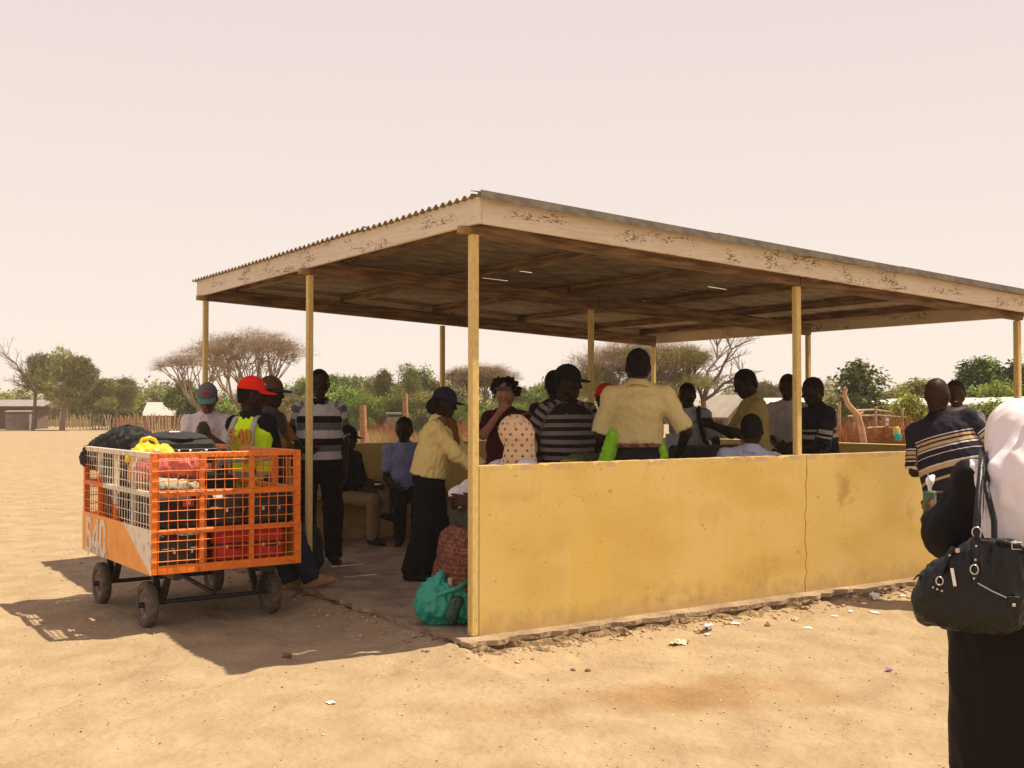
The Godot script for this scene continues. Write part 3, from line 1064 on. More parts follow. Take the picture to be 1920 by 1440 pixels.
# a hard suitcase: rounded shell with a seam, handles and feet
func suitcase(called: String, label: String, size: Vector3, pos: Vector3, turn: float, m: Material, handles := 1, tilt := 0.0) -> Node3D:
	var t := thing(called, label, "suitcase", pos, turn, "")
	t.rotation.x = tilt
	put("shell", box_mesh(size, minf(0.03, size.y * 0.2)), m, t, shifted(Vector3(0, size.y * 0.5, 0)))
	put("seam", box_mesh(Vector3(size.x + 0.006, 0.012, size.z + 0.006), 0.002), mats.black_plastic, t, shifted(Vector3(0, size.y * 0.58, 0)))
	for k in handles:
		var x := (k - (handles - 1) * 0.5) * size.x * 0.42
		var y := size.y * 0.5
		var z := size.z * 0.5
		put("handle", tube_mesh([Vector3(x - 0.045, y, z - 0.002), Vector3(x - 0.042, y, z + 0.02), Vector3(x, y - 0.004, z + 0.028), Vector3(x + 0.042, y, z + 0.02), Vector3(x + 0.045, y, z - 0.002)], [0.008, 0.009, 0.01, 0.009, 0.008], 8), mats.black_plastic, t)
		for s in [-1, 1]:
			put("latch", box_mesh(Vector3(0.018, 0.026, 0.008), 0.002), mats.steel, t, shifted(Vector3(x + s * 0.058, y, z + 0.003)))
	return t

# a soft bag: rounded cloth lump, creased
func soft_bag(called: String, label: String, category: String, prims: Array, pos: Vector3, turn: float, m: Material, fold := 0.012, cell := 0.014, k := 0.05, cuts := []) -> Node3D:
	var t := thing(called, label, category, pos, turn)
	put("body", field_mesh(prims, cell, k, cuts, fold, 11.0), m, t)
	return t

func fill_cart():
	var base := Vector3(-0.975, GROUND, -2.43)
	var turn := 0.025
	var p := func(x: float, y: float, z: float) -> Vector3:
		return base + Basis(Vector3.UP, turn) * Vector3(x, y, z)
	var y0 := CART_LOW + 0.024
	# lowest layer
	suitcase("suitcase", "black suitcase in the lowest row of the cart, at its corner", Vector3(0.36, 0.22, 0.5), p.call(-0.29, y0, 0.53), turn, mats.black_plastic, 1)
	suitcase("equipment_case", "red hard case low in the cart, the left one of two", Vector3(0.3, 0.23, 0.45), p.call(0.075, y0, 0.52), turn + 0.02, mats.red_case, 1)
	suitcase("equipment_case", "red hard case low in the cart, the right one beside the wheel strut", Vector3(0.215, 0.23, 0.45), p.call(0.345, y0, 0.53), turn - 0.03, mats.red_case, 1)
	suitcase("suitcase", "black suitcase low at the far end of the cart", Vector3(0.9, 0.24, 0.55), p.call(0.0, y0, -0.45), turn, mats.black_cloth, 1)
	# second layer
	var y1 := y0 + 0.245
	var h := suitcase("suitcase", "black suitcase with a small red letter label in the cart", Vector3(0.37, 0.235, 0.46), p.call(-0.28, y1, 0.53), turn, mats.black_cloth, 0)
	put("label_patch", box_mesh(Vector3(0.075, 0.055, 0.004), 0.001), mats.red_case, h, shifted(Vector3(0.03, 0.185, 0.2325)))
	var tm := TextMesh.new()
	tm.text = "H"
	tm.font = font("Droid Sans", 700)
	tm.font_size = 32
	tm.pixel_size = 0.0013
	tm.depth = 0.002
	put("lettering", tm, mats.paper, h, Transform3D(Basis(Vector3(0, 0, 1), PI / 2), Vector3(0.03, 0.185, 0.2355)))
	suitcase("suitcase", "black suitcase with two rows of latches above the red cases", Vector3(0.62, 0.235, 0.42), p.call(0.215, y1, 0.53), turn - 0.01, mats.black_plastic, 2)
	suitcase("suitcase", "black suitcase in the middle of the cart behind the cloth bundle", Vector3(0.9, 0.3, 0.5), p.call(0.0, y1 + 0.0, -0.42), turn, mats.black_cloth, 1)
	# top layer
	var y2 := y1 + 0.24
	soft_bag("cloth_bundle", "grey green folded cloth bundle under the pink bag in the cart", "bundle", [cap(Vector3(-0.1, 0.035, 0.02), Vector3(0.13, 0.03, 0.0), 0.04, 0.035), cap(Vector3(-0.12, 0.06, -0.03), Vector3(0.1, 0.05, -0.08), 0.035, 0.03), cap(Vector3(0.13, 0.02, 0.03), Vector3(0.2, 0.02, 0.02), 0.02, 0.015)], p.call(-0.32, y2 + 0.012, 0.66), turn, worn(0.3, 0.29, 0.2, 0.4, 0.8, 8.0, 77), 0.008, 0.01)
	soft_bag("shopping_bag", "pink and red plastic bag stuffed in the near corner of the cart", "bag", [cap(Vector3(-0.13, 0.09, -0.05), Vector3(0.12, 0.1, 0.02), 0.09, 0.085), cap(Vector3(0.1, 0.1, 0.03), Vector3(0.19, 0.11, 0.0), 0.06, 0.045), cap(Vector3(-0.18, 0.06, -0.1), Vector3(-0.1, 0.14, -0.05), 0.06, 0.05)], p.call(-0.27, y2 + 0.075, 0.5), turn, mats.pink_bag, 0.016, 0.011)
	soft_bag("tag_strip", "small orange cloth tag hanging on the cloth bundle", "tag", [cap(Vector3(0, 0, 0), Vector3(0.045, -0.03, 0.004), 0.02, 0.018)], p.call(-0.2, y2 + 0.01, 0.74), turn, plain_mat(lin(0.8, 0.36, 0.03), 0.7), 0.004, 0.007)
	suitcase("suitcase", "large black suitcase lying flat on top of the load with twin handles", Vector3(0.47, 0.17, 0.5), p.call(-0.09, 1.075, -0.02), turn - 0.03, mats.black_cloth, 2)
	# its bulging lid
	var lid := soft_bag("garment_bag", "black soft lid bag bulging over the flat suitcase on the load", "bag", [ell(Vector3(0, 0.0, 0), Vector3(0.24, 0.06, 0.255))], p.call(-0.09, 1.242, -0.02), turn - 0.05, mats.black_cloth, 0.005, 0.014, 0.03, [[Vector3(0, 0.0, 0), Vector3(0, -1, 0)]])
	put("paper_strip", box_mesh(Vector3(0.1, 0.003, 0.014), 0.0), mats.paper, lid, Transform3D(Basis(Vector3.UP, 0.5) * Basis(Vector3.RIGHT, 0.35), Vector3(-0.03, 0.058, 0.12)))
	var duf := soft_bag("duffel_bag", "black duffel bag slung over the far left corner of the cart", "bag", [cap(Vector3(-0.02, 0.06, -0.38), Vector3(0.06, 0.09, 0.16), 0.11, 0.125), cap(Vector3(0.02, 0.14, -0.12), Vector3(0.1, 0.15, 0.14), 0.09, 0.085), cap(Vector3(-0.1, 0.0, -0.42), Vector3(0.0, -0.02, 0.0), 0.085, 0.1)], p.call(-0.36, 1.09, -0.42), turn, mats.black_cloth, 0.022, 0.013)
	put("strap", tube_mesh([Vector3(-0.1, 0.13, -0.3), Vector3(0.0, 0.215, -0.2), Vector3(0.06, 0.25, -0.02), Vector3(0.13, 0.22, 0.12)], [0.014, 0.014, 0.014, 0.014], 6), mats.black_plastic, duf)
	put("buckle", box_mesh(Vector3(0.012, 0.03, 0.02), 0.003), mats.steel, duf, shifted(Vector3(-0.135, 0.02, 0.02)))
	var yb := soft_bag("carrier_bag", "bright yellow plastic carrier bag knotted on top of the cart load", "bag", [cap(Vector3(-0.06, 0.05, 0.0), Vector3(0.07, 0.05, 0.03), 0.075, 0.08), cap(Vector3(0.1, 0.06, 0.08), Vector3(0.11, 0.05, -0.08), 0.05, 0.05), cap(Vector3(-0.08, 0.06, 0.02), Vector3(-0.16, 0.03, 0.05), 0.04, 0.02), cap(Vector3(-0.05, 0.1, 0.0), Vector3(-0.02, 0.15, 0.0), 0.03, 0.014)], p.call(-0.37, 1.09, 0.3), turn, mats.yellow_bag, 0.012, 0.01, 0.03)
	put("handle_loop", tube_mesh([Vector3(-0.07, 0.12, 0.0), Vector3(-0.05, 0.165, 0.01), Vector3(0.0, 0.175, 0.01), Vector3(0.04, 0.16, 0.0), Vector3(0.06, 0.12, 0.0)], [0.012, 0.013, 0.014, 0.013, 0.012], 7), mats.yellow_bag, yb)
	# yellow side of the load seen through the white wires
	soft_bag("grain_sack", "yellow woven sack showing behind the white wires of the cart side", "sack", [cap(Vector3(0, 0.02, 0.0), Vector3(0, 0.13, 0.02), 0.11, 0.1)], p.call(-0.36, y2 + 0.08, 0.16), turn, worn(0.62, 0.36, 0.03, 0.2, 0.7, 6.0, 78), 0.012, 0.012)
	soft_bag("backpack", "dark backpack wedged at the far left end inside the cart", "backpack", [cap(Vector3(0, 0.08, 0), Vector3(0.0, 0.24, 0.02), 0.13, 0.1)], p.call(-0.35, y2 + 0.02, -0.55), turn, worn(0.05, 0.05, 0.045, 0.3, 0.8, 4.0, 79), 0.012, 0.014)

# ------------------------------------------------------------------ rounded shapes: distance fields meshed as surface nets
# a prim: {k: kind, a, b, ra, rb, x: flattened axis, f: how much wider along it, flat: cut at b, neg, v: where its length starts}
func cap(a: Vector3, b: Vector3, ra: float, rb: float, x := Vector3.ZERO, f := 1.0, flat := false, v := 0.0) -> Dictionary:
	return {"k": 0, "a": a, "b": b, "ra": ra, "rb": rb, "x": x, "f": f, "flat": flat, "neg": false, "v": v, "s": -1.0}

func ell(c: Vector3, r: Vector3, neg := false, s := -1.0) -> Dictionary:
	return {"k": 1, "a": c, "b": r, "ra": maxf(r.x, maxf(r.y, r.z)), "rb": 0.0, "x": Vector3.ZERO, "f": 1.0, "flat": false, "neg": neg, "v": 0.0, "s": s}

func field_mesh(prims: Array, cell: float, k: float, cuts := [], fold := 0.0, fold_freq := 10.0, with_uv := false) -> ArrayMesh:
	var lo := Vector3(1e9, 1e9, 1e9)
	var hi := -lo
	for p in prims:
		if p.neg: continue
		var ra: float = p.ra
		if p.k == 0:
			var m: float = maxf(p.ra, p.rb) * p.f
			lo = lo.min((p.a as Vector3).min(p.b) - Vector3.ONE * m)
			hi = hi.max((p.a as Vector3).max(p.b) + Vector3.ONE * m)
		else:
			lo = lo.min(p.a - p.b)
			hi = hi.max(p.a + p.b)
	lo -= Vector3.ONE * cell * 3.0
	hi += Vector3.ONE * cell * 3.0
	var nx := int((hi.x - lo.x) / cell) + 2
	var ny := int((hi.y - lo.y) / cell) + 2
	var nz := int((hi.z - lo.z) / cell) + 2
	var sy := nx
	var sz := nx * ny
	var F := PackedFloat32Array()
	F.resize(nx * ny * nz)
	F.fill(1.0)
	var r0 := PackedInt32Array()
	var r1 := PackedInt32Array()
	r0.resize(ny * nz)
	r1.resize(ny * nz)
	r0.fill(nx)
	r1.fill(0)
	for p in prims:
		var a: Vector3 = p.a
		var b: Vector3 = p.b
		var ra: float = p.ra
		var dr: float = p.rb - p.ra
		var is_cap: bool = p.k == 0
		var ab := b - a
		var len := ab.length()
		var inv := 1.0 / maxf(len * len, 1e-9)
		var xd: Vector3 = p.x
		var squash: bool = is_cap and p.f != 1.0
		var kk: float = 1.0 - 1.0 / float(p.f)
		var flat: bool = p.flat
		var neg: bool = p.neg
		var ks: float = k if p.s < 0.0 else p.s
		var m := cell * 2.0 + ks
		var blo: Vector3
		var bhi: Vector3
		if is_cap:
			var big: float = maxf(p.ra, p.rb) * p.f + m
			blo = a.min(b) - Vector3.ONE * big
			bhi = a.max(b) + Vector3.ONE * big
		else:
			blo = a - b - Vector3.ONE * m
			bhi = a + b + Vector3.ONE * m
		var i0 := maxi(0, int((blo.x - lo.x) / cell))
		var i1 := mini(nx - 1, int((bhi.x - lo.x) / cell) + 1)
		var j0 := maxi(0, int((blo.y - lo.y) / cell))
		var j1 := mini(ny - 1, int((bhi.y - lo.y) / cell) + 1)
		var k0 := maxi(0, int((blo.z - lo.z) / cell))
		var k1 := mini(nz - 1, int((bhi.z - lo.z) / cell) + 1)
		var ir := Vector3.ONE
		if not is_cap:
			ir = Vector3.ONE / b
		for kz in range(k0, k1 + 1):
			for jy in range(j0, j1 + 1):
				var row := kz * ny + jy
				if i0 < r0[row]: r0[row] = i0
				if i1 > r1[row]: r1[row] = i1
				var n := kz * sz + jy * sy + i0
				var q := Vector3(lo.x + i0 * cell, lo.y + jy * cell, lo.z + kz * cell) - a
				for ix in range(i0, i1 + 1):
					var d: float
					if is_cap:
						var tt := q.dot(ab) * inv
						var t := clampf(tt, 0.0, 1.0)
						var o := q - ab * t
						if squash:
							o -= xd * (o.dot(xd) * kk)
						d = o.length() - ra - dr * t
						if flat:
							d = maxf(d, (tt - 1.0) * len)
					else:
						var u := q * ir
						var e := u.length()
						d = e * (e - 1.0) / maxf((u * ir).length(), 1e-6)
					var was := F[n]
					if neg:
						var h := clampf(0.5 - 0.5 * (was + d) / ks, 0.0, 1.0)
						F[n] = lerpf(was, -d, h) + ks * h * (1.0 - h)
					elif was > d + ks:
						F[n] = d
					elif was > d - ks:
						var h := 0.5 + 0.5 * (was - d) / ks
						F[n] = lerpf(was, d, h) - ks * h * (1.0 - h)
					n += 1
					q.x += cell
	for c in cuts:   # [point, outward normal]: keeps what lies behind the plane
		var cn: Vector3 = c[1]
		var cp: Vector3 = c[0]
		for kz in nz:
			for jy in ny:
				var row := kz * ny + jy
				if r0[row] > r1[row]: continue
				var n := kz * sz + jy * sy + r0[row]
				var d := (Vector3(lo.x + r0[row] * cell, lo.y + jy * cell, lo.z + kz * cell) - cp).dot(cn)
				for ix in range(r0[row], r1[row] + 1):
					if d > F[n]: F[n] = d
					d += cn.x * cell
					n += 1
	# surface nets
	var at_cell := {}
	var verts := PackedVector3Array()
	var idx := PackedInt32Array()
	var quads := PackedInt32Array()
	for kz in range(1, nz - 1):
		for jy in range(1, ny - 1):
			var row := kz * ny + jy
			if r0[row] > r1[row]: continue
			for ix in range(maxi(1, r0[row] - 1), mini(nx - 2, r1[row]) + 1):
				var n := kz * sz + jy * sy + ix
				var s := F[n] < 0.0
				if s != (F[n + 1] < 0.0):
					if s: quads.append_array(PackedInt32Array([n - sy - sz, n - sy, n, n - sz]))
					else: quads.append_array(PackedInt32Array([n - sy - sz, n - sz, n, n - sy]))
				if s != (F[n + sy] < 0.0):
					if s: quads.append_array(PackedInt32Array([n - 1 - sz, n - sz, n, n - 1]))
					else: quads.append_array(PackedInt32Array([n - 1 - sz, n - 1, n, n - sz]))
				if s != (F[n + sz] < 0.0):
					if s: quads.append_array(PackedInt32Array([n - 1 - sy, n - 1, n, n - sy]))
					else: quads.append_array(PackedInt32Array([n - 1 - sy, n - sy, n, n - 1]))
	var edges := [[0, 1], [0, sy], [0, sz], [1, 1 + sy], [1, 1 + sz], [sy, sy + 1], [sy, sy + sz], [sz, sz + 1], [sz, sz + sy], [1 + sy, 1 + sy + sz], [1 + sz, 1 + sz + sy], [sy + sz, sy + sz + 1]]
	var off := {0: Vector3.ZERO, 1: Vector3(1, 0, 0), sy: Vector3(0, 1, 0), sz: Vector3(0, 0, 1), 1 + sy: Vector3(1, 1, 0), 1 + sz: Vector3(1, 0, 1), sy + sz: Vector3(0, 1, 1), 1 + sy + sz: Vector3(1, 1, 1)}
	var e0 := PackedInt32Array()
	var e1 := PackedInt32Array()
	var v0 := PackedVector3Array()
	var v1 := PackedVector3Array()
	for e in edges:
		e0.append(e[0]); e1.append(e[1]); v0.append(off[e[0]]); v1.append(off[e[1]])
	for qi in range(0, quads.size(), 4):
		var ids := PackedInt32Array([0, 0, 0, 0])
		for c in 4:
			var n := quads[qi + c]
			var id: int = at_cell.get(n, -1)
			if id < 0:
				var sum := Vector3.ZERO
				var cnt := 0
				for e in 12:
					var fa := F[n + e0[e]]
					var fb := F[n + e1[e]]
					if (fa < 0.0) != (fb < 0.0):
						sum += v0[e].lerp(v1[e], fa / (fa - fb))
						cnt += 1
				var base := Vector3(n % nx, (n / nx) % ny, n / sz)
				id = verts.size()
				verts.append(lo + (base + sum / maxi(cnt, 1)) * cell)
				at_cell[n] = id
			ids[c] = id
		idx.append_array(PackedInt32Array([ids[0], ids[1], ids[2], ids[0], ids[2], ids[3]]))
	return finish_field(prims, verts, idx, fold, fold_freq, with_uv)

var folds: FastNoiseLite
func finish_field(prims: Array, verts: PackedVector3Array, idx: PackedInt32Array, fold: float, freq: float, with_uv: bool) -> ArrayMesh:
	if verts.is_empty():
		return ArrayMesh.new()
	var arr := []
	arr.resize(Mesh.ARRAY_MAX)
	arr[Mesh.ARRAY_INDEX] = idx
	if fold > 0.0:
		if folds == null:
			folds = noise(FastNoiseLite.TYPE_SIMPLEX_SMOOTH, 1.0, 2, 88)
		var nrm := PackedVector3Array()
		nrm.resize(verts.size())
		for t in range(0, idx.size(), 3):
			var n := (verts[idx[t + 2]] - verts[idx[t]]).cross(verts[idx[t + 1]] - verts[idx[t]])
			nrm[idx[t]] += n
			nrm[idx[t + 1]] += n
			nrm[idx[t + 2]] += n
		var seed_v := Vector3(rng.randf() * 90, rng.randf() * 90, rng.randf() * 90)
		for i in verts.size():
			var p := verts[i] * freq + seed_v
			# ridged creases, longer downwards than across
			var w := 0.6 - absf(folds.get_noise_3d(p.x * 1.1, p.y * 0.5, p.z * 1.1)) * 2.4 + 0.5 * folds.get_noise_3d(p.z * 0.6 + 30.0, p.y * 1.3, p.x * 0.6)
			verts[i] += nrm[i].normalized() * (w * fold)
	arr[Mesh.ARRAY_VERTEX] = verts
	if with_uv:
		var uvs := PackedVector2Array()
		uvs.resize(verts.size())
		for i in verts.size():
			var best := 1e9
			var v := 0.0
			for p in prims:
				if p.k != 0: continue
				var ab: Vector3 = p.b - p.a
				var l := ab.length()
				var t := clampf((verts[i] - p.a).dot(ab) / (l * l), -0.2, 1.2)
				var o: Vector3 = verts[i] - p.a - ab * clampf(t, 0, 1)
				if p.f != 1.0:
					o -= p.x * (o.dot(p.x) * (1.0 - 1.0 / p.f))
				var d: float = absf(o.length() - lerpf(p.ra, p.rb, clampf(t, 0, 1)))
				if d < best:
					best = d
					v = p.v + t * l
			uvs[i] = Vector2(0.5, v)
		arr[Mesh.ARRAY_TEX_UV] = uvs
	var am := ArrayMesh.new()
	am.add_surface_from_arrays(Mesh.PRIMITIVE_TRIANGLES, arr)
	var st := SurfaceTool.new()
	st.create_from(am, 0)
	st.set_smooth_group(0)
	st.generate_normals()
	return st.commit()

# ------------------------------------------------------------------ figures
var head_mesh: ArrayMesh
var hair_mesh: ArrayMesh
var cap_mesh: ArrayMesh
var brim_mesh: ArrayMesh
var eye_mesh: ArrayMesh
var hand_meshes := {}

func make_figure_kit():
	# head: chin height at y = 0, face towards +z, top at 0.235
	var p := [
		ell(Vector3(0, 0.142, -0.014), Vector3(0.0765, 0.094, 0.097)),
		cap(Vector3(0, 0.12, 0.03), Vector3(0, 0.035, 0.05), 0.062, 0.036, Vector3.RIGHT, 1.02),
		cap(Vector3(0.047, 0.07, 0.0), Vector3(0.016, 0.024, 0.056), 0.028, 0.02),
		cap(Vector3(-0.047, 0.07, 0.0), Vector3(-0.016, 0.024, 0.056), 0.028, 0.02),
		cap(Vector3(0.042, 0.1, 0.05), Vector3(0.05, 0.092, 0.03), 0.024, 0.022),
		cap(Vector3(-0.042, 0.1, 0.05), Vector3(-0.05, 0.092, 0.03), 0.024, 0.022),
		cap(Vector3(0, 0.09, -0.04), Vector3(0, 0.0, -0.02), 0.054, 0.046),
		ell(Vector3(0.031, 0.117, 0.096), Vector3(0.021, 0.013, 0.017), true, 0.012),
		ell(Vector3(-0.031, 0.117, 0.096), Vector3(0.021, 0.013, 0.017), true, 0.012),
		cap(Vector3(0.012, 0.136, 0.083), Vector3(0.05, 0.134, 0.064), 0.01, 0.009, Vector3.ZERO, 1.0, false, 0.0),
		cap(Vector3(-0.012, 0.136, 0.083), Vector3(-0.05, 0.134, 0.064), 0.01, 0.009),
		cap(Vector3(0, 0.128, 0.084), Vector3(0, 0.09, 0.102), 0.0095, 0.0135),
		cap(Vector3(0.013, 0.085, 0.09), Vector3(-0.013, 0.085, 0.09), 0.011, 0.011),
		ell(Vector3(0.031, 0.117, 0.073), Vector3(0.0165, 0.013, 0.0145), false, 0.004),
		ell(Vector3(-0.031, 0.117, 0.073), Vector3(0.0165, 0.013, 0.0145), false, 0.004),
		cap(Vector3(-0.019, 0.059, 0.084), Vector3(0.019, 0.059, 0.084), 0.0085, 0.0085),
		cap(Vector3(-0.016, 0.046, 0.083), Vector3(0.016, 0.046, 0.083), 0.0085, 0.0085),
		ell(Vector3(0.079, 0.108, -0.008), Vector3(0.011, 0.031, 0.019), false, 0.006),
		ell(Vector3(-0.079, 0.108, -0.008), Vector3(0.011, 0.031, 0.019), false, 0.006)]
	for i in [9, 10, 11, 12, 15, 16]:
		p[i].s = 0.012
	p[15].s = 0.004
	p[16].s = 0.004
	head_mesh = field_mesh(p, 0.0058, 0.022)
	hair_mesh = field_mesh([ell(Vector3(0, 0.145, -0.016), Vector3(0.081, 0.0965, 0.1005)), cap(Vector3(0, 0.1, -0.055), Vector3(0, 0.06, -0.055), 0.05, 0.046, Vector3.RIGHT, 1.1)], 0.0062, 0.02, [[Vector3(0, 0.165, 0.05), Vector3(0, -0.42, 0.9).normalized()], [Vector3(0, 0.05, -0.05), Vector3(0, -1, 0.25).normalized()]], 0.0022, 60.0)
	# baseball cap: crown and brim
	cap_mesh = field_mesh([ell(Vector3(0, 0.148, -0.012), Vector3(0.087, 0.105, 0.108)), ell(Vector3(0, 0.252, -0.012), Vector3(0.008, 0.006, 0.008), false, 0.004)], 0.006, 0.02, [[Vector3(0, 0.146, 0), Vector3(0, -1, 0.0)]])
	var st := new_st()
	st.set_smooth_group(0)
	var rows := 8
	var colsn := 18
	var pt := func(i: int, k: int, up: float) -> Vector3:
		var a := lerpf(-1.15, 1.15, float(k) / colsn)
		var f := float(i) / rows
		var inner := Vector3(sin(a) * 0.084, 0.152, cos(a) * 0.104 - 0.014)
		var reach := 0.085 * pow(maxf(0.0, cos(a * 1.25)), 0.6)
		var o := inner + Vector3(sin(a) * 0.12, -0.1 - 0.5 * absf(sin(a)) * 0.35, 1.0).normalized() * reach * f
		return o + Vector3(0, up - 0.012 * f * absf(a), 0)
	for i in rows:
		for k in colsn:
			quad(st, pt.call(i, k, 0.0), pt.call(i, k + 1, 0.0), pt.call(i + 1, k + 1, 0.0), pt.call(i + 1, k, 0.0), Vector3.UP)
			quad(st, pt.call(i, k, -0.004), pt.call(i, k + 1, -0.004), pt.call(i + 1, k + 1, -0.004), pt.call(i + 1, k, -0.004), Vector3.DOWN)
	for k in colsn:
		quad(st, pt.call(rows, k, 0.0), pt.call(rows, k + 1, 0.0), pt.call(rows, k + 1, -0.004), pt.call(rows, k, -0.004), Vector3(0, 0, 1))
	brim_mesh = done(st)
	var sp := SphereMesh.new()
	sp.radius = 0.0125
	sp.height = 0.025
	sp.radial_segments = 12
	sp.rings = 6
	st = new_st()
	st.append_from(sp, 0, Transform3D())
	eye_mesh = st.commit()
	for side in [-1, 1]:
		for curl in [0, 1]:
			hand_meshes[Vector2i(side, curl)] = field_mesh(hand_prims(side, [0.22, 0.75][curl]), 0.0048, 0.008)

# a hand: wrist at the origin, fingers along +y, palm towards +z, the thumb on +x for the right (side -1)
func hand_prims(side: int, curl: float) -> Array:
	var m := 1.0 if side == -1 else -1.0
	var out := [cap(Vector3(0, -0.02, 0), Vector3(0, 0.03, 0), 0.021, 0.019, Vector3.RIGHT, 1.35), cap(Vector3(0, 0.025, 0), Vector3(0.002 * m, 0.08, 0.003), 0.0145, 0.014, Vector3.RIGHT, 2.5)]
	var bx := [0.029, 0.010, -0.010, -0.029]
	var ln := [0.043, 0.048, 0.044, 0.033]
	for f in 4:
		var a := Vector3(bx[f] * m, 0.088 - absf(bx[f] - 0.005) * 0.25, 0.002)
		var c: float = curl * (1.0 + 0.12 * f)
		var splay: float = bx[f] * 2.2 * m * (1.0 - curl)
		var d1 := Vector3(splay, cos(c), sin(c)).normalized()
		var b: Vector3 = a + d1 * ln[f]
		var d2 := Vector3(splay, cos(c * 2.1), sin(c * 2.1)).normalized()
		var e: Vector3 = b + d2 * float(ln[f]) * 0.62
		var d3 := Vector3(splay, cos(c * 2.9), sin(c * 2.9)).normalized()
		var t: Vector3 = e + d3 * float(ln[f]) * 0.45
		for seg in [[a - d1 * 0.012, b, 0.0098, 0.0088], [b, e, 0.0088, 0.0082], [e, t, 0.0082, 0.0068]]:
			var q := cap(seg[0], seg[1], seg[2], seg[3])
			q.s = 0.004
			out.append(q)
	var t0 := Vector3(0.024 * m, 0.022, 0.006)
	var t1 := Vector3(0.047 * m, 0.052, 0.016 + 0.012 * curl)
	var t2 := Vector3(0.052 * m, 0.082, 0.024 + 0.02 * curl)
	out.append(cap(t0, t1, 0.0145, 0.0108))
	var th := cap(t1, t2, 0.0105, 0.008)
	th.s = 0.004
	out.append(th)
	return out

func ik(a: Vector3, b: Vector3, l1: float, l2: float, hint: Vector3) -> Vector3:
	var d := b - a
	var l := clampf(d.length(), 0.05, l1 + l2 - 0.002)
	var dir := d.normalized()
	var x := (l1 * l1 - l2 * l2 + l * l) / (2.0 * l)
	var y := sqrt(maxf(0.0, l1 * l1 - x * x))
	var perp := (hint - dir * hint.dot(dir)).normalized()
	return a + dir * x + perp * y

func reach(a: Vector3, b: Vector3, l: float) -> Vector3:
	var d := b - a
	return a + d.normalized() * minf(d.length(), l - 0.003)

func turned(deg: float) -> float:
	return FACE_VIEW + deg_to_rad(deg)

# stripes down a garment: list of [height share 0..1, colour]; one metre per repeat
func stripes(bands: Array, rough := 0.85) -> StandardMaterial3D:
	var img := Image.create(4, 512, false, Image.FORMAT_RGB8)
	for j in 512:
		var v := j / 512.0
		var c: Color = bands[0][1]
		for b in bands:
			if v >= b[0]: c = b[1]
		for i in 4:
			img.set_pixel(i, j, c)
	var m := StandardMaterial3D.new()
	m.albedo_texture = ImageTexture.create_from_image(img)
	m.roughness = rough
	m.metallic_specular = 0.2
	return m

func cloth(r: float, g: float, b: float, vary := 0.12) -> StandardMaterial3D:
	var key := "c%.3f_%.3f_%.3f" % [r, g, b]
	if not mats.has(key):
		var m := plain_mat(lin(r, g, b), 0.88)
		m.normal_enabled = true
		m.normal_texture = mats.crease
		m.normal_scale = 0.4
		m.uv1_triplanar = true
		m.uv1_scale = Vector3(2.3, 1.5, 2.3)
		m.metallic_specular = 0.2
		mats[key] = m
	return mats[key]

func skin(r: float, g: float, b: float) -> StandardMaterial3D:
	var key := "s%.3f_%.3f_%.3f" % [r, g, b]
	if not mats.has(key):
		var m := plain_mat(lin(r, g, b), 0.5)
		m.metallic_specular = 0.2
		mats[key] = m
	return mats[key]

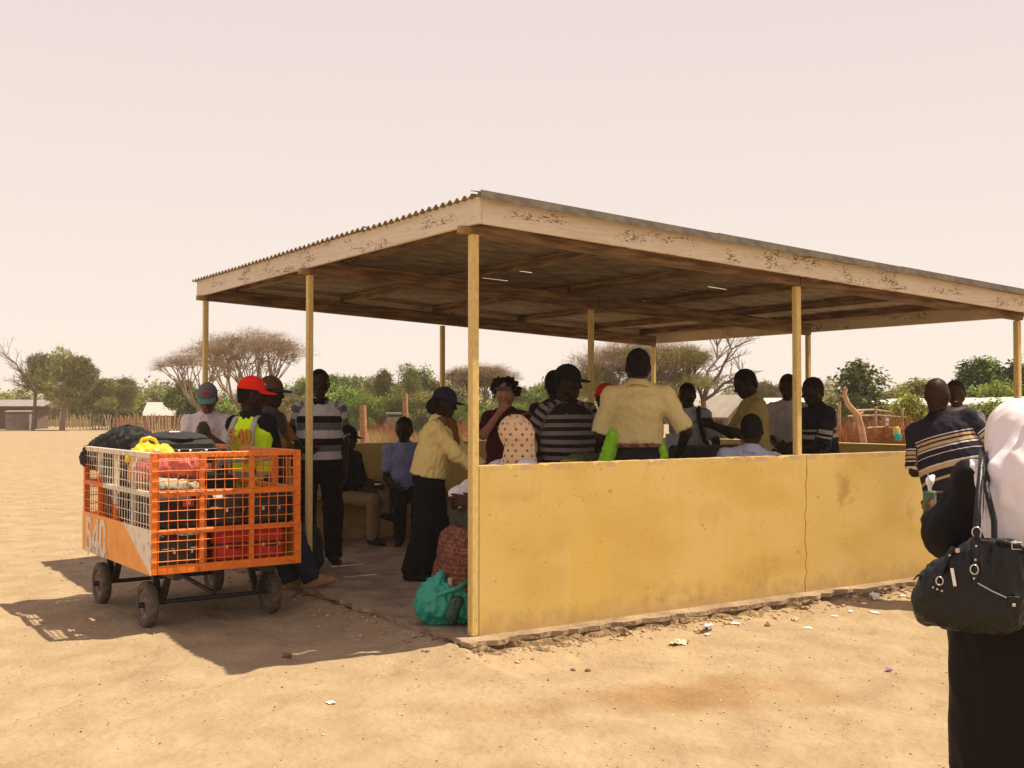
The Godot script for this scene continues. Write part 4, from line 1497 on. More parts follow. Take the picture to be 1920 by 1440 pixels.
# builds a figure; returns its joints (own axes) with the root under "root"
func person(d: Dictionary) -> Dictionary:
	var floor_y: float = d.get("floor", 0.0)
	var turn: float = turned(d.get("face", 0.0))
	var fat: float = d.get("fat", 1.0)
	var J := {}
	var pel: Vector3 = d.get("pel", Vector3(0, 0.93, 0))
	var spine: Vector3 = d.get("lean", Vector3.UP).normalized()
	var tw: float = d.get("twist", 0.0)
	var side := (Vector3.RIGHT - spine * spine.x).normalized()
	var ax := Basis(spine, tw) * side
	var hipax := Vector3.RIGHT
	var fw := ax.cross(spine).normalized()
	var slim: float = d.get("shoulder", 1.0)
	J.pel = pel
	J.waist = pel + spine * 0.17 + fw * 0.01
	J.chest = pel + spine * 0.36 + fw * 0.005
	J.neck = pel + spine * 0.505
	J.sl = pel + spine * 0.435 + ax * 0.172 * slim
	J.sr = pel + spine * 0.435 - ax * 0.172 * slim
	var nd: Vector3 = (spine + d.get("neck", Vector3(0, 0, 0.12))).normalized()
	J.head = J.neck + nd * d.get("neck_len", 0.036)
	var look: Vector3 = d.get("look", Vector3.ZERO)   # pitch down, yaw, roll
	var hb := Basis.from_euler(look)
	J.top = J.head + hb * Vector3(0, 0.235, -0.01) * d.get("head_scale", 1.0) * 1.06
	# hands: wrists; hints say where the elbow points
	J.wl = reach(J.sl, d.get("hl", J.sl + Vector3(0.05, -0.53, 0.05)), 0.56)
	J.wr = reach(J.sr, d.get("hr", J.sr + Vector3(-0.05, -0.53, 0.05)), 0.56)
	J.el = ik(J.sl, J.wl, 0.30, 0.26, d.get("eln", Vector3(0.35, -0.1, -1)))
	J.er = ik(J.sr, J.wr, 0.30, 0.26, d.get("ern", Vector3(-0.35, -0.1, -1)))
	J.hl = pel + hipax * 0.088 + Vector3(0, -0.03, 0)
	J.hr = pel - hipax * 0.088 + Vector3(0, -0.03, 0)
	J.al = reach(J.hl, d.get("fl", Vector3(0.11, 0.085, -0.02)), 0.83)
	J.ar = reach(J.hr, d.get("fr", Vector3(-0.11, 0.085, -0.02)), 0.83)
	J.kl = ik(J.hl, J.al, 0.425, 0.41, d.get("kln", Vector3(0.15, 0, 1)))
	J.kr = ik(J.hr, J.ar, 0.425, 0.41, d.get("krn", Vector3(-0.15, 0, 1)))
	# scale so that the top of the head stands where it should
	var target: Vector3 = d.top
	var hat_up: float = 0.02 if d.has("cap") or d.get("hat_up", 0.0) > 0.0 else 0.004
	var s: float = (target.y - floor_y) / (J.top.y + hat_up)
	if d.has("scale"): s = d.scale
	for key in J: J[key] = J[key] * s
	var root := thing("person", d.label, "person", Vector3.ZERO, turn, d.get("group", ""))
	var off: Vector3 = Basis(Vector3.UP, turn) * J.top
	root.position = Vector3(target.x - off.x, floor_y, target.z - off.z)
	var sk: Material = d.skin
	var cell := 0.015 * s if not d.get("fine", false) else 0.011 * s
	# ---- body
	var B := [
		cap(J.pel, J.waist, 0.1 * s * fat, 0.093 * s * fat, side, 1.42),
		cap(J.waist, J.chest, 0.093 * s * fat, 0.108 * s, side, 1.42),
		cap(J.chest, J.neck - spine * 0.05 * s, 0.1 * s, 0.05 * s, ax, 1.4),
		cap(J.neck - spine * 0.04 * s, J.head + hb * Vector3(0, 0.05, -0.03) * s, 0.058 * s, 0.052 * s),
		cap(J.chest.lerp(J.sl, 0.6), J.sl, 0.048 * s, 0.042 * s), cap(J.chest.lerp(J.sr, 0.6), J.sr, 0.048 * s, 0.042 * s),
		cap(J.neck - spine * 0.015 * s, J.sl, 0.034 * s, 0.036 * s), cap(J.neck - spine * 0.015 * s, J.sr, 0.034 * s, 0.036 * s)]
	for q in [["sl", "el", "wl"], ["sr", "er", "wr"]]:
		B.append(cap(J[q[0]], J[q[1]], 0.041 * s, 0.04 * s))
		B.append(cap(J[q[1]], J[q[2]], 0.041 * s, 0.027 * s))
	for q in [["hl", "kl", "al"], ["hr", "kr", "ar"]]:
		B.append(cap(J[q[0]], J[q[1]], 0.08 * s, 0.056 * s))
		B.append(cap(J[q[1]], J[q[2]], 0.056 * s, 0.038 * s))
	var st := new_st()
	st.append_from(field_mesh(B, 0.02 * s if not d.get("fine", false) else 0.014, 0.03 * s), 0, Transform3D())
	var hs: float = s * d.get("head_scale", 1.0) * 1.06
	var hx := Transform3D(hb.scaled(Vector3.ONE * hs), J.head)
	J.head_xf = hx
	if not d.get("no_face", false):
		st.append_from(head_mesh, 0, hx)
	for q in [["el", "wl", 1, "pl", "gl"], ["er", "wr", -1, "pr", "gr"]]:
		var f: Vector3 = (J[q[1]] - J[q[0]]).normalized()
		f = (f + d.get("bend_" + q[3], Vector3.ZERO)).normalized()
		var palm: Vector3 = d.get(q[3], Vector3(-q[2], 0, 0.35))
		var z := (palm - f * palm.dot(f)).normalized()
		var hm := Transform3D(Basis(f.cross(z), f, z).scaled(Vector3.ONE * s * 1.02), J[q[1]])
		J["hand_" + q[1]] = hm
		st.append_from(hand_meshes[Vector2i(q[2], d.get(q[4], 0))], 0, hm)
	put("body", st.commit(), sk, root)
	if d.get("face_shown", false):
		for sx in [-1, 1]:
			var eye := put("eye", eye_mesh, cloth(0.16, 0.13, 0.11), root, hx * shifted(Vector3(sx * 0.031, 0.117, 0.0745)))
			put("pupil", eye_mesh, cloth(0.01, 0.007, 0.005), eye, Transform3D(Basis.from_scale(Vector3.ONE * 0.55), Vector3(0, 0, 0.0068)))
	# ---- shirt
	var loose: float = d.get("loose", 1.0)
	if d.has("shirt"):
		var hem: float = d.get("hem", -0.06)
		var low: Vector3 = J.pel + spine * hem * s
		var S := [
			cap(J.waist, low, (0.108 * fat * loose) * s, (0.116 * fat * loose) * s, side, 1.42, true, 0.17),
			cap(J.waist, J.chest, (0.106 * fat * loose) * s, 0.121 * s * loose, side, 1.42, false, 0.17),
			cap(J.chest, J.neck - spine * 0.04 * s, 0.121 * s * loose, 0.074 * s, ax, 1.45, false, 0.36)]
		S[0].v = 0.0
		S[0] = cap(low, J.waist, 0.116 * fat * loose * s, 0.108 * fat * loose * s, side, 1.42, false, 0.17 - (J.waist - low).length() / s)
		S.append(cap(J.neck - spine * 0.03 * s, J.neck + nd * 0.008 * s, 0.07 * s, 0.063 * s, Vector3.ZERO, 1.0, true, 0.46))
		var sl: float = d.get("sleeve", 0.75)
		var Sl := []
		for q in [["sl", "el", "wl"], ["sr", "er", "wr"]]:
			var inner: Vector3 = J.chest.lerp(J[q[0]], 0.5)
			S.append(cap(J.neck - spine * 0.012 * s, J[q[0]], 0.052 * s, 0.056 * s, Vector3.ZERO, 1.0, sl <= 0, 0.42))
			var sh: Vector3 = J[q[0]]
			S.append(cap(inner, sh, 0.06 * s, (0.058 if sl > 0 else 0.05) * s, Vector3.ZERO, 1.0, sl <= 0, 0.42))
			if sl > 0:
				var e: Vector3 = sh.lerp(J[q[1]], minf(sl, 1.0))
				Sl.append(cap(sh, e, 0.059 * s, 0.064 * s * minf(loose, 1.1), Vector3.ZERO, 1.0, sl <= 1.0, 0.47))
				if sl > 1.0:
					Sl.append(cap(J[q[1]], J[q[1]].lerp(J[q[2]], sl - 1.0), 0.058 * s, 0.042 * s, Vector3.ZERO, 1.0, true, 0.77))
		var cuts := [[low, -spine]]
		if d.has("sleeve_mat"):
			put("sleeves", field_mesh(Sl, cell, 0.03 * s, [], 0.006 * s, 13.0 / s, true), d.sleeve_mat, root)
		else:
			S += Sl
		put(d.get("shirt_name", "shirt"), field_mesh(S, cell, 0.035 * s, cuts, d.get("fold", 0.0075) * s, 12.0 / s, true), d.shirt, root)
		if d.has("collar"):
			var cs := new_st()
			var c0: Vector3 = J.neck + nd * 0.004 * s
			var cx := Transform3D(Basis(ax, nd, ax.cross(nd)).orthonormalized(), c0)
			add_lathe(cs, [Vector2(0.075, -0.05) * s, Vector2(0.066, 0.02) * s, Vector2(0.064, 0.034) * s, Vector2(0.071, 0.033) * s, Vector2(0.092, -0.012) * s, Vector2(0.098, -0.05) * s], 20, cx)
			put("collar", done(cs), d.collar, root)
	# ---- trousers or skirt
	if d.has("trousers"):
		var T := [cap(J.pel - spine * 0.02 * s, J.pel + spine * 0.1 * s, 0.112 * s * fat, 0.104 * s * fat, side, 1.42)]
		var w: float = d.get("leg_width", 1.0)
		for q in [["hl", "kl", "al"], ["hr", "kr", "ar"]]:
			T.append(cap(J[q[0]], J[q[1]], 0.092 * s * fat, 0.07 * s * w))
			T.append(cap(J[q[1]], J[q[2]] + (J[q[2]] - J[q[1]]).normalized() * 0.03 * s, 0.07 * s * w, 0.062 * s * w, Vector3.ZERO, 1.0, true))
		put("trousers", field_mesh(T, cell, 0.03 * s, [], 0.008 * s, 11.0 / s), d.trousers, root)
	if d.has("belt"):
		var bs := new_st()
		var bp := J.pel + spine * 0.075 * s as Vector3
		var ring := []
		var rr := []
		for k in 33:
			var a := TAU * k / 32.0
			ring.append(bp + (side * cos(a) * 0.162 + side.cross(spine) * sin(a) * 0.115) * s * fat)
			rr.append(0.017 * s)
		add_tube(bs, ring, rr, 6, false, 1.0)
		put("belt", done(bs), d.belt, root)
	# ---- shoes
	if d.has("shoes"):
		for q in [["kl", "al", 0.2, "tl"], ["kr", "ar", -0.2, "tr"]]:
			var a: Vector3 = J[q[1]]
			var toe: Vector3 = (d.get(q[3], Vector3(q[2], 0, 1)) as Vector3).normalized()
			var up := Vector3.UP
			var heel: Vector3 = a - toe * 0.045 * s + Vector3(0, -0.048, 0) * s
			var tip: Vector3 = a + toe * 0.165 * s + Vector3(0, -0.056, 0) * s
			var perp := toe.cross(Vector3.UP).normalized()
			var sole := perp.cross(toe).normalized()
			if sole.y > 0: sole = -sole
			var shoe := field_mesh([cap(heel, tip, 0.036 * s, 0.031 * s, perp, 1.15), cap(a + Vector3(0, 0.01, 0) * s, a.lerp(tip, 0.45), 0.042 * s, 0.034 * s)], 0.012, 0.02, [[a + sole * 0.08 * s, sole]])
			put("shoe", shoe, d.shoes, root)
	# ---- hair and hats
	if d.has("hair"):
		put("hair", hair_mesh, d.hair, root, hx)
	if d.has("cap"):
		var cpt := put("cap", cap_mesh, d.cap, root, hx * Transform3D(Basis(Vector3.RIGHT, d.get("cap_tilt", 0.0)), Vector3.ZERO))
		put("brim", brim_mesh, d.get("brim", d.cap), cpt)
	J.root = root
	J.s = s
	return J

func make_people():
	make_figure_kit()
	var dark := skin(0.034, 0.017, 0.0105)
	var brown := skin(0.05, 0.024, 0.014)
	var light := skin(0.36, 0.16, 0.1)
	var hair := cloth(0.012, 0.009, 0.008)
	var black := cloth(0.011, 0.009, 0.009)
	var jeans := cloth(0.02, 0.022, 0.035)
	var yellow := cloth(0.72, 0.56, 0.22)
	var shoe := cloth(0.02, 0.016, 0.014)
	var J: Dictionary

	# ---- by the cart
	J = person({"label": "man in a white shirt and grey cap reading his phone behind the cart", "top": at(388, 718, 9.9), "floor": GROUND, "face": 8.0,
		"look": Vector3(0.42, 0, 0), "neck": Vector3(0, 0, 0.35), "hl": Vector3(0.045, 1.25, 0.3), "hr": Vector3(-0.045, 1.25, 0.3), "eln": Vector3(0.6, -1, -0.2), "ern": Vector3(-0.6, -1, -0.2),
		"pl": Vector3(-0.3, 0.8, -0.6), "pr": Vector3(0.3, 0.8, -0.6), "gl": 1, "gr": 1, "skin": skin(0.16, 0.075, 0.042), "shirt": cloth(0.62, 0.55, 0.52), "collar": cloth(0.62, 0.55, 0.52), "sleeve": 1.0, "hem": -0.14,
		"trousers": jeans, "shoes": shoe, "hair": hair, "cap": cloth(0.13, 0.12, 0.13), "brim": cloth(0.1, 0.2, 0.17), "face_shown": true})
	put("badge", box_mesh(Vector3(0.055, 0.03, 0.006), 0.002), cloth(0.4, 0.03, 0.04), J.root, J.head_xf * Transform3D(Basis(Vector3.RIGHT, -0.35), Vector3(0, 0.195, 0.083)))
	held("phone", "small dark phone held in both hands by the man in white", "phone", J, [J.wl, J.wr], Vector3(0.06, 0.11, 0.012), mats.black_plastic, Vector3(0, 0.06, 0.08))

	J = person({"label": "man in a lime safety vest and bright red cap leaning on the cart", "top": at(475, 704, 8.75), "floor": GROUND, "face": 150.0,
		"pel": Vector3(0, 0.89, 0), "lean": Vector3(0.05, 1, -0.02), "look": Vector3(0.12, -0.75, 0), "fl": Vector3(-0.3, 0.1, 0.12), "fr": Vector3(-0.56, 0.12, 0.06), "tl": Vector3(-0.8, 0.2, 0.7), "tr": Vector3(-1, 0.3, 0.5),
		"hl": Vector3(-0.02, 1.08, 0.28), "hr": Vector3(0.1, 1.12, 0.26), "eln": Vector3(0.7, -1, -0.1), "ern": Vector3(-0.7, -1, -0.1),
		"skin": dark, "shirt": black, "sleeve": 0.85, "trousers": cloth(0.02, 0.023, 0.045), "leg_width": 1.15, "shoes": cloth(0.33, 0.2, 0.09), "hair": hair, "cap": cloth(0.75, 0.025, 0.012), "fat": 1.12})
	put("cap_print", box_mesh(Vector3(0.05, 0.007, 0.004), 0.001), mats.paper, J.root, J.head_xf * Transform3D(Basis(Vector3.UP, -0.35) * Basis(Vector3.RIGHT, -0.4), Vector3(-0.03, 0.2, 0.078)))
	vest(J)

	J = person({"label": "man in a dark shirt and brown cap standing behind the red capped man", "top": at(509, 704, 9.5), "floor": GROUND, "face": 75.0, "look": Vector3(0.1, 0.1, 0),
		"hl": Vector3(-0.05, 1.15, 0.3), "hr": Vector3(0.12, 1.1, 0.3), "eln": Vector3(0.7, -1, 0.1), "ern": Vector3(-0.5, -1, 0.4), "skin": dark, "shirt": cloth(0.07, 0.055, 0.06), "collar": cloth(0.07, 0.055, 0.06),
		"sleeve": 1.4, "sleeve_mat": cloth(0.27, 0.125, 0.04), "trousers": jeans, "shoes": shoe, "hair": hair, "cap": cloth(0.1, 0.04, 0.02), "brim": cloth(0.025, 0.02, 0.04), "fat": 1.08})

	# ---- left bay of the shelter
	var grey := lin(0.13, 0.12, 0.125)
	var pale := lin(0.5, 0.46, 0.46)
	var ink := lin(0.012, 0.01, 0.012)
	var st1 := stripes([[0.0, pale], [0.07, grey], [0.125, ink], [0.185, pale], [0.25, grey], [0.315, ink], [0.375, pale], [0.43, grey], [0.49, pale], [0.55, grey], [0.61, ink], [0.69, pale], [0.75, ink]])
	J = person({"label": "standing man in a polo shirt of broad grey, white and black bands", "top": at(599, 692, 9.75), "face": 12.0, "look": Vector3(0.05, 0.05, 0), "fl": Vector3(0.13, 0.085, -0.03), "fr": Vector3(-0.13, 0.085, 0.03),
		"skin": dark, "shirt": st1, "collar": black, "sleeve": 0.8, "hem": -0.09, "loose": 1.12, "fat": 1.12, "trousers": black, "leg_width": 1.25, "shoes": shoe, "hair": hair, "face_shown": true})
	J = person({"label": "seated man in a dark jacket and khaki trousers with one leg crossed", "top": at(655, 797, 11.35), "face": 62.0, "pel": Vector3(0, 0.545, 0), "lean": Vector3(0, 1, -0.04), "look": Vector3(0.15, 0.1, 0),
		"fl": Vector3(0.02, 0.36, 0.52), "fr": Vector3(-0.1, 0.085, 0.42), "kln": Vector3(0.5, 1, 0.2), "krn": Vector3(0, 1, 0.4), "tl": Vector3(0.6, -0.4, 1), "hl": Vector3(0.1, 0.66, 0.32), "hr": Vector3(-0.06, 0.68, 0.3),
		"skin": dark, "shirt": black, "sleeve": 1.85, "trousers": cloth(0.2, 0.135, 0.07), "leg_width": 1.2, "shoes": shoe, "hair": hair, "cap": black})
	held("phone", "small pale phone on the lap of the man with crossed legs", "phone", J, [J.wl, J.wr], Vector3(0.1, 0.012, 0.06), mats.paper, Vector3(0.0, 0.01, 0.1))
	J = person({"label": "seated person in a blue short sleeved shirt on the far bench", "top": at(757, 782, 11.3), "face": 12.0, "pel": Vector3(0, 0.555, 0), "lean": Vector3(0, 1, 0.06), "look": Vector3(0.2, -0.3, 0),
		"fl": Vector3(0.1, 0.085, 0.36), "fr": Vector3(-0.08, 0.085, 0.3), "kln": Vector3(0, 1, 0.5), "krn": Vector3(0, 1, 0.5), "hl": Vector3(0.14, 0.62, 0.28), "hr": Vector3(-0.12, 0.62, 0.28),
		"skin": dark, "shirt": cloth(0.2, 0.22, 0.4), "collar": cloth(0.2, 0.22, 0.4), "sleeve": 0.75, "trousers": black, "shoes": shoe, "hair": hair, "head_scale": 1.04})

	# ---- the queue at the table
	J = person({"label": "woman in a yellow jacket and navy cap bending over the bench", "top": at(838, 725, 8.85), "face": 82.0, "pel": Vector3(0, 0.93, -0.08), "lean": Vector3(0, 1, 0.2), "look": Vector3(0.22, 0, 0), "neck": Vector3(0, 0, 0.3),
		"hl": Vector3(0.12, 1.0, 0.42), "hr": Vector3(-0.14, 0.96, 0.4), "eln": Vector3(0.4, -1, -0.5), "ern": Vector3(-0.4, -1, -0.5), "fl": Vector3(0.1, 0.085, -0.14), "fr": Vector3(-0.1, 0.085, -0.22),
		"skin": dark, "shirt": yellow, "collar": yellow, "shirt_name": "jacket", "sleeve": 1.9, "hem": 0.0, "loose": 1.22, "fat": 1.24, "fold": 0.01, "trousers": black, "leg_width": 1.45, "shoes": shoe, "hair": hair, "cap": cloth(0.022, 0.02, 0.045)})
	put("hair_bun", field_mesh([ell(Vector3(0, 0.07, -0.1), Vector3(0.06, 0.06, 0.05)), cap(Vector3(0, 0.1, -0.05), Vector3(0, 0.06, -0.08), 0.075, 0.06)], 0.011, 0.03, [], 0.004, 30.0), hair, J.root, J.head_xf)
	put("neck_scarf", field_mesh([cap(J.neck + Vector3(-0.08, -0.02, 0.03), J.neck + Vector3(0.08, -0.02, 0.03), 0.05, 0.05), cap(J.neck + Vector3(0.0, -0.03, 0.08), J.chest + Vector3(0.02, -0.08, 0.14), 0.055, 0.04)], 0.013, 0.03, [], 0.006, 14.0), cloth(0.16, 0.07, 0.025), J.root)

	J = person({"label": "curly haired woman in a maroon shirt with her hand at her mouth", "top": at(946, 712, 9.35), "face": -6.0, "look": Vector3(0.32, 0, 0.03), "neck": Vector3(0, 0, 0.3), "hr": Vector3(-0.03, 1.43, 0.21), "ern": Vector3(-0.75, -1, 0.1), "pr": Vector3(0.2, 0.2, -1), "gr": 1, "gl": 0,
		"hl": Vector3(0.12, 1.05, 0.2), "skin": light, "shirt": cloth(0.075, 0.012, 0.02), "sleeve": 0.8, "hem": -0.1, "loose": 1.08, "fat": 1.05, "trousers": jeans, "shoes": shoe, "face_shown": true, "shoulder": 0.92})
	curls(J, cloth(0.016, 0.008, 0.007))
	sunglasses(J)

	var tan_ := lin(0.21, 0.17, 0.155)
	var bands := [[0.0, ink]]
	for k in 14:
		bands.append([0.03 + k * 0.066, tan_])
		bands.append([0.064 + k * 0.066, lin(0.02, 0.013, 0.014)])
	var st2 := stripes(bands)
	J = person({"label": "stout man in a black cap and a narrow striped black and grey shirt", "top": at(1066, 682, 9.1), "face": 22.0, "look": Vector3(0.1, 0.75, 0), "hr": Vector3(-0.33, 0.98, 0.12), "hl": Vector3(0.25, 0.95, 0.2), "skin": dark, "shirt": st2, "collar": black,
		"sleeve": 0.85, "hem": -0.14, "loose": 1.2, "fat": 1.25, "shoulder": 1.15, "trousers": black, "shoes": shoe, "hair": hair, "cap": black, "head_scale": 1.06})
	J = person({"label": "man whose bare head shows behind the black cap", "top": at(1040, 694, 9.75), "face": 160.0, "skin": dark, "shirt": cloth(0.03, 0.02, 0.02), "sleeve": 0.8, "trousers": black, "shoes": shoe, "hair": hair})
	J = person({"label": "person in a red cap and black shirt beyond the middle post", "top": at(1134, 717, 10.9), "face": -62.0, "look": Vector3(0.1, 0, 0), "hl": Vector3(0.1, 1.1, 0.3), "hr": Vector3(-0.12, 1.1, 0.3), "skin": dark, "shirt": black, "sleeve": 0.9, "trousers": black, "shoes": shoe, "hair": hair, "cap": cloth(0.7, 0.03, 0.012)})
	put("emblem", field_mesh([ell(Vector3.ZERO, Vector3(0.045, 0.045, 0.012))], 0.012, 0.01), cloth(0.5, 0.36, 0.05), J.root, shifted(Vector3(0.12, 1.2, 0.2) * J.s))

	J = person({"label": "tall man in a pale yellow shirt seen from behind with a patterned belt", "top": at(1196, 654, 8.55), "face": 168.0, "look": Vector3(0.12, 0.22, 0), "neck": Vector3(0, 0, 0.55), "neck_len": 0.012, "hl": Vector3(0.23, 0.92, 0.2), "hr": Vector3(-0.27, 0.93, 0.18), "eln": Vector3(0.45, 0, -1), "ern": Vector3(-0.7, 0, -0.8),
		"skin": dark, "shirt": cloth(0.66, 0.54, 0.25), "collar": cloth(0.66, 0.54, 0.25), "sleeve": 0.95, "hem": 0.09, "loose": 1.09, "fat": 1.0, "shoulder": 1.13, "fold": 0.0085, "trousers": cloth(0.025, 0.02, 0.022), "shoes": shoe, "hair": hair, "belt": belt_material()})
	put("waist_vest", field_mesh([cap(Vector3(0.17, 1.08, 0.0), Vector3(0.24, 0.82, -0.02), 0.05, 0.065, Vector3(0, 0, 1), 1.6), cap(Vector3(-0.17, 1.0, -0.02), Vector3(-0.2, 0.78, -0.02), 0.026, 0.035, Vector3(0, 0, 1), 1.6)], 0.014, 0.02, [], 0.012, 16.0), cloth(0.3, 0.62, 0.03), J.root, Transform3D(Basis.from_scale(Vector3.ONE * J.s), Vector3.ZERO))

	J = person({"label": "man with a dark shoulder strap leaning one hand on the table", "top": at(1288, 718, 10.9), "face": -28.0, "lean": Vector3(-0.12, 1, 0.12), "look": Vector3(0.15, 0.1, 0), "hl": Vector3(0.36, 0.85, 0.22), "eln": Vector3(0.5, 0, -1), "hr": Vector3(-0.1, 1.02, 0.3),
		"skin": dark, "shirt": stripes(thin_bands(lin(0.5, 0.49, 0.52), lin(0.3, 0.3, 0.34))), "collar": cloth(0.5, 0.49, 0.52), "sleeve": 0.9, "hem": -0.1, "trousers": black, "shoes": shoe, "hair": hair})
	put("shoulder_strap", tube_mesh([J.chest + Vector3(0.12, 0.12, 0.13), J.sl + Vector3(-0.06, 0.075, 0.0), J.chest + Vector3(0.1, 0.0, -0.15), J.waist + Vector3(0.02, 0, -0.16)], [0.02, 0.022, 0.022, 0.02], 6), black, J.root)
	put("shoulder_strap", tube_mesh([J.sl + Vector3(-0.06, 0.075, 0.0), J.chest + Vector3(0.13, 0.06, 0.135), J.waist + Vector3(0.16, 0.02, 0.12), J.pel + Vector3(0.2, 0.05, 0.02)], [0.02, 0.02, 0.02, 0.02], 6), black, J.root)
	held("paper_sheet", "pale sheet of paper held by the man with the shoulder strap", "paper", J, [J.wr], Vector3(0.2, 0.28, 0.003), cloth(0.45, 0.46, 0.5), Vector3(0.02, 0.02, 0.1))

	J = person({"label": "man in a mustard shirt bent over the phone he holds out", "top": at(1388, 694, 10.3), "face": -84.0, "lean": Vector3(0, 1, 0.1), "look": Vector3(0.42, 0, 0), "neck": Vector3(0, 0, 0.45), "hl": Vector3(0.02, 1.2, 0.42), "hr": Vector3(-0.06, 1.19, 0.42), "eln": Vector3(0.4, -1, -0.3), "ern": Vector3(-0.3, -1, -0.3), "gl": 1, "gr": 0,
		"skin": dark, "shirt": cloth(0.4, 0.3, 0.11), "collar": cloth(0.4, 0.3, 0.11), "sleeve": 0.9, "hem": -0.08, "loose": 1.1, "trousers": black, "shoes": shoe, "hair": hair})
	held("pen_case", "dark slim phone in the hand of the man in mustard", "phone", J, [J.wl], Vector3(0.05, 0.012, 0.13), mats.black_plastic, Vector3(0, 0.02, 0.13))

	J = person({"label": "seated man in a pale blue shirt with his back to the near wall", "top": at(1410, 777, 8.75), "face": 172.0, "pel": Vector3(0, 0.56, 0), "lean": Vector3(-0.1, 1, 0.18), "look": Vector3(0.25, -0.2, 0), "fl": Vector3(0.1, 0.085, 0.45), "fr": Vector3(-0.1, 0.085, 0.4), "kln": Vector3(0, 1, 0.5), "krn": Vector3(0, 1, 0.5),
		"hl": Vector3(0.16, 0.72, 0.34), "hr": Vector3(-0.16, 0.72, 0.34), "skin": dark, "shirt": cloth(0.46, 0.47, 0.6), "collar": cloth(0.46, 0.47, 0.6), "sleeve": 0.9, "loose": 1.18, "fat": 1.1, "shoulder": 1.12, "trousers": black, "shoes": shoe, "hair": hair})
	J = person({"label": "man in a white shirt facing the table beside the right post", "top": at(1476, 702, 11.1), "face": -18.0, "look": Vector3(0.28, -0.2, 0), "neck": Vector3(0, 0, 0.3), "hl": Vector3(0.12, 1.0, 0.28), "hr": Vector3(-0.1, 1.0, 0.28), "skin": dark, "shirt": cloth(0.5, 0.44, 0.42), "collar": cloth(0.5, 0.44, 0.42), "sleeve": 0.9, "trousers": black, "shoes": shoe, "hair": hair})
	put("pocket_print", box_mesh(Vector3(0.05, 0.15, 0.004), 0.001), cloth(0.3, 0.25, 0.24), J.root, Transform3D(Basis(), Vector3(0.07, 1.18, 0.178) * J.s))
	var navy := lin(0.02, 0.017, 0.028)
	var cream := lin(0.5, 0.43, 0.33)
	var st3 := stripes([[0.0, navy], [0.2, cream], [0.24, navy], [0.27, cream], [0.29, navy], [0.62, cream], [0.66, navy], [0.68, cream], [0.7, navy]])
	J = person({"label": "man in a dark shirt with white sleeve stripes behind the right post", "top": at(1519, 708, 10.4), "face": -70.0, "lean": Vector3(0, 1, 0.14), "look": Vector3(0.25, -0.1, 0), "neck": Vector3(0, 0, 0.35), "hl": Vector3(0.05, 1.02, 0.34), "hr": Vector3(-0.1, 1.05, 0.36), "skin": dark, "shirt": st3, "collar": black, "sleeve": 1.0, "hem": -0.1, "loose": 1.15, "fat": 1.12, "trousers": black, "shoes": shoe, "hair": hair})

	# ---- at the right end of the wall
	var rust := lin(0.07, 0.012, 0.014)
	var sand_ := lin(0.44, 0.34, 0.2)
	var white_ := lin(0.62, 0.56, 0.5)
	var st4 := stripes([[0.0, navy], [0.005, sand_], [0.025, navy], [0.08, sand_], [0.115, white_], [0.125, navy], [0.19, white_], [0.197, navy], [0.245, white_], [0.256, navy], [0.265, sand_], [0.29, rust], [0.303, sand_], [0.322, navy], [0.335, white_], [0.343, navy], [0.60, white_], [0.61, navy], [0.62, sand_], [0.645, navy], [0.655, sand_], [0.675, navy], [0.69, white_], [0.70, navy], [0.735, white_], [0.76, navy]])
	J = person({"label": "stout bald man in a navy polo with cream stripes leaning on the near wall", "top": at(1757, 708, 8.42), "floor": GROUND, "face": 150.0, "pel": Vector3(0, 0.93, -0.02), "lean": Vector3(0.3, 1, 0.18), "look": Vector3(0.05, -0.25, 0), "hr": Vector3(-0.21, 1.08, 0.3), "ern": Vector3(-0.8, -1, 0.2), "gr": 1, "hl": Vector3(0.22, 1.0, 0.25), "fl": Vector3(0.02, 0.085, -0.05), "fr": Vector3(-0.2, 0.085, 0.05),
		"skin": dark, "shirt": st4, "collar": black, "sleeve": 0.95, "hem": -0.1, "loose": 1.24, "fat": 1.28, "shoulder": 1.15, "trousers": cloth(0.02, 0.018, 0.02), "leg_width": 1.2, "shoes": shoe, "head_scale": 1.04})
	held("phone", "white phone held out by the man leaning on the wall", "phone", J, [J.wr], Vector3(0.012, 0.03, 0.12), mats.paper, Vector3(0.0, 0.04, 0.12))
	J = person({"label": "smiling man in a pale lilac shirt facing the stout bald man", "top": at(1789, 713, 9.9), "face": -30.0, "look": Vector3(0.05, 0.1, 0.1), "hl": Vector3(0.15, 1.1, 0.25), "skin": brown, "shirt": stripes(thin_bands(lin(0.5, 0.43, 0.5), lin(0.36, 0.29, 0.38))), "collar": cloth(0.45, 0.38, 0.45), "sleeve": 0.9, "trousers": black, "shoes": shoe, "hair": hair, "face_shown": true})
	put("teeth", box_mesh(Vector3(0.026, 0.007, 0.006), 0.002), cloth(0.7, 0.66, 0.6), J.root, J.head_xf * shifted(Vector3(0, 0.052, 0.089)))

	scarf_woman()
	veiled_woman()
	far_people()

func thin_bands(a: Color, b: Color) -> Array:
	var out := [[0.0, a]]
	for k in 40:
		out.append([0.012 + k * 0.024, b])
		out.append([0.024 + k * 0.024, a])
	return out

func belt_material() -> StandardMaterial3D:
	return tri_mat(ramp_texture(noise(FastNoiseLite.TYPE_CELLULAR, 0.06, 1, 31), [[0.0, lin(0.3, 0.03, 0.02)], [0.45, lin(0.06, 0.02, 0.015)], [0.6, lin(0.5, 0.3, 0.1)], [0.8, lin(0.12, 0.03, 0.02)]], 128), Vector3.ONE * 5.0, 0.6, null, 1.0, false)

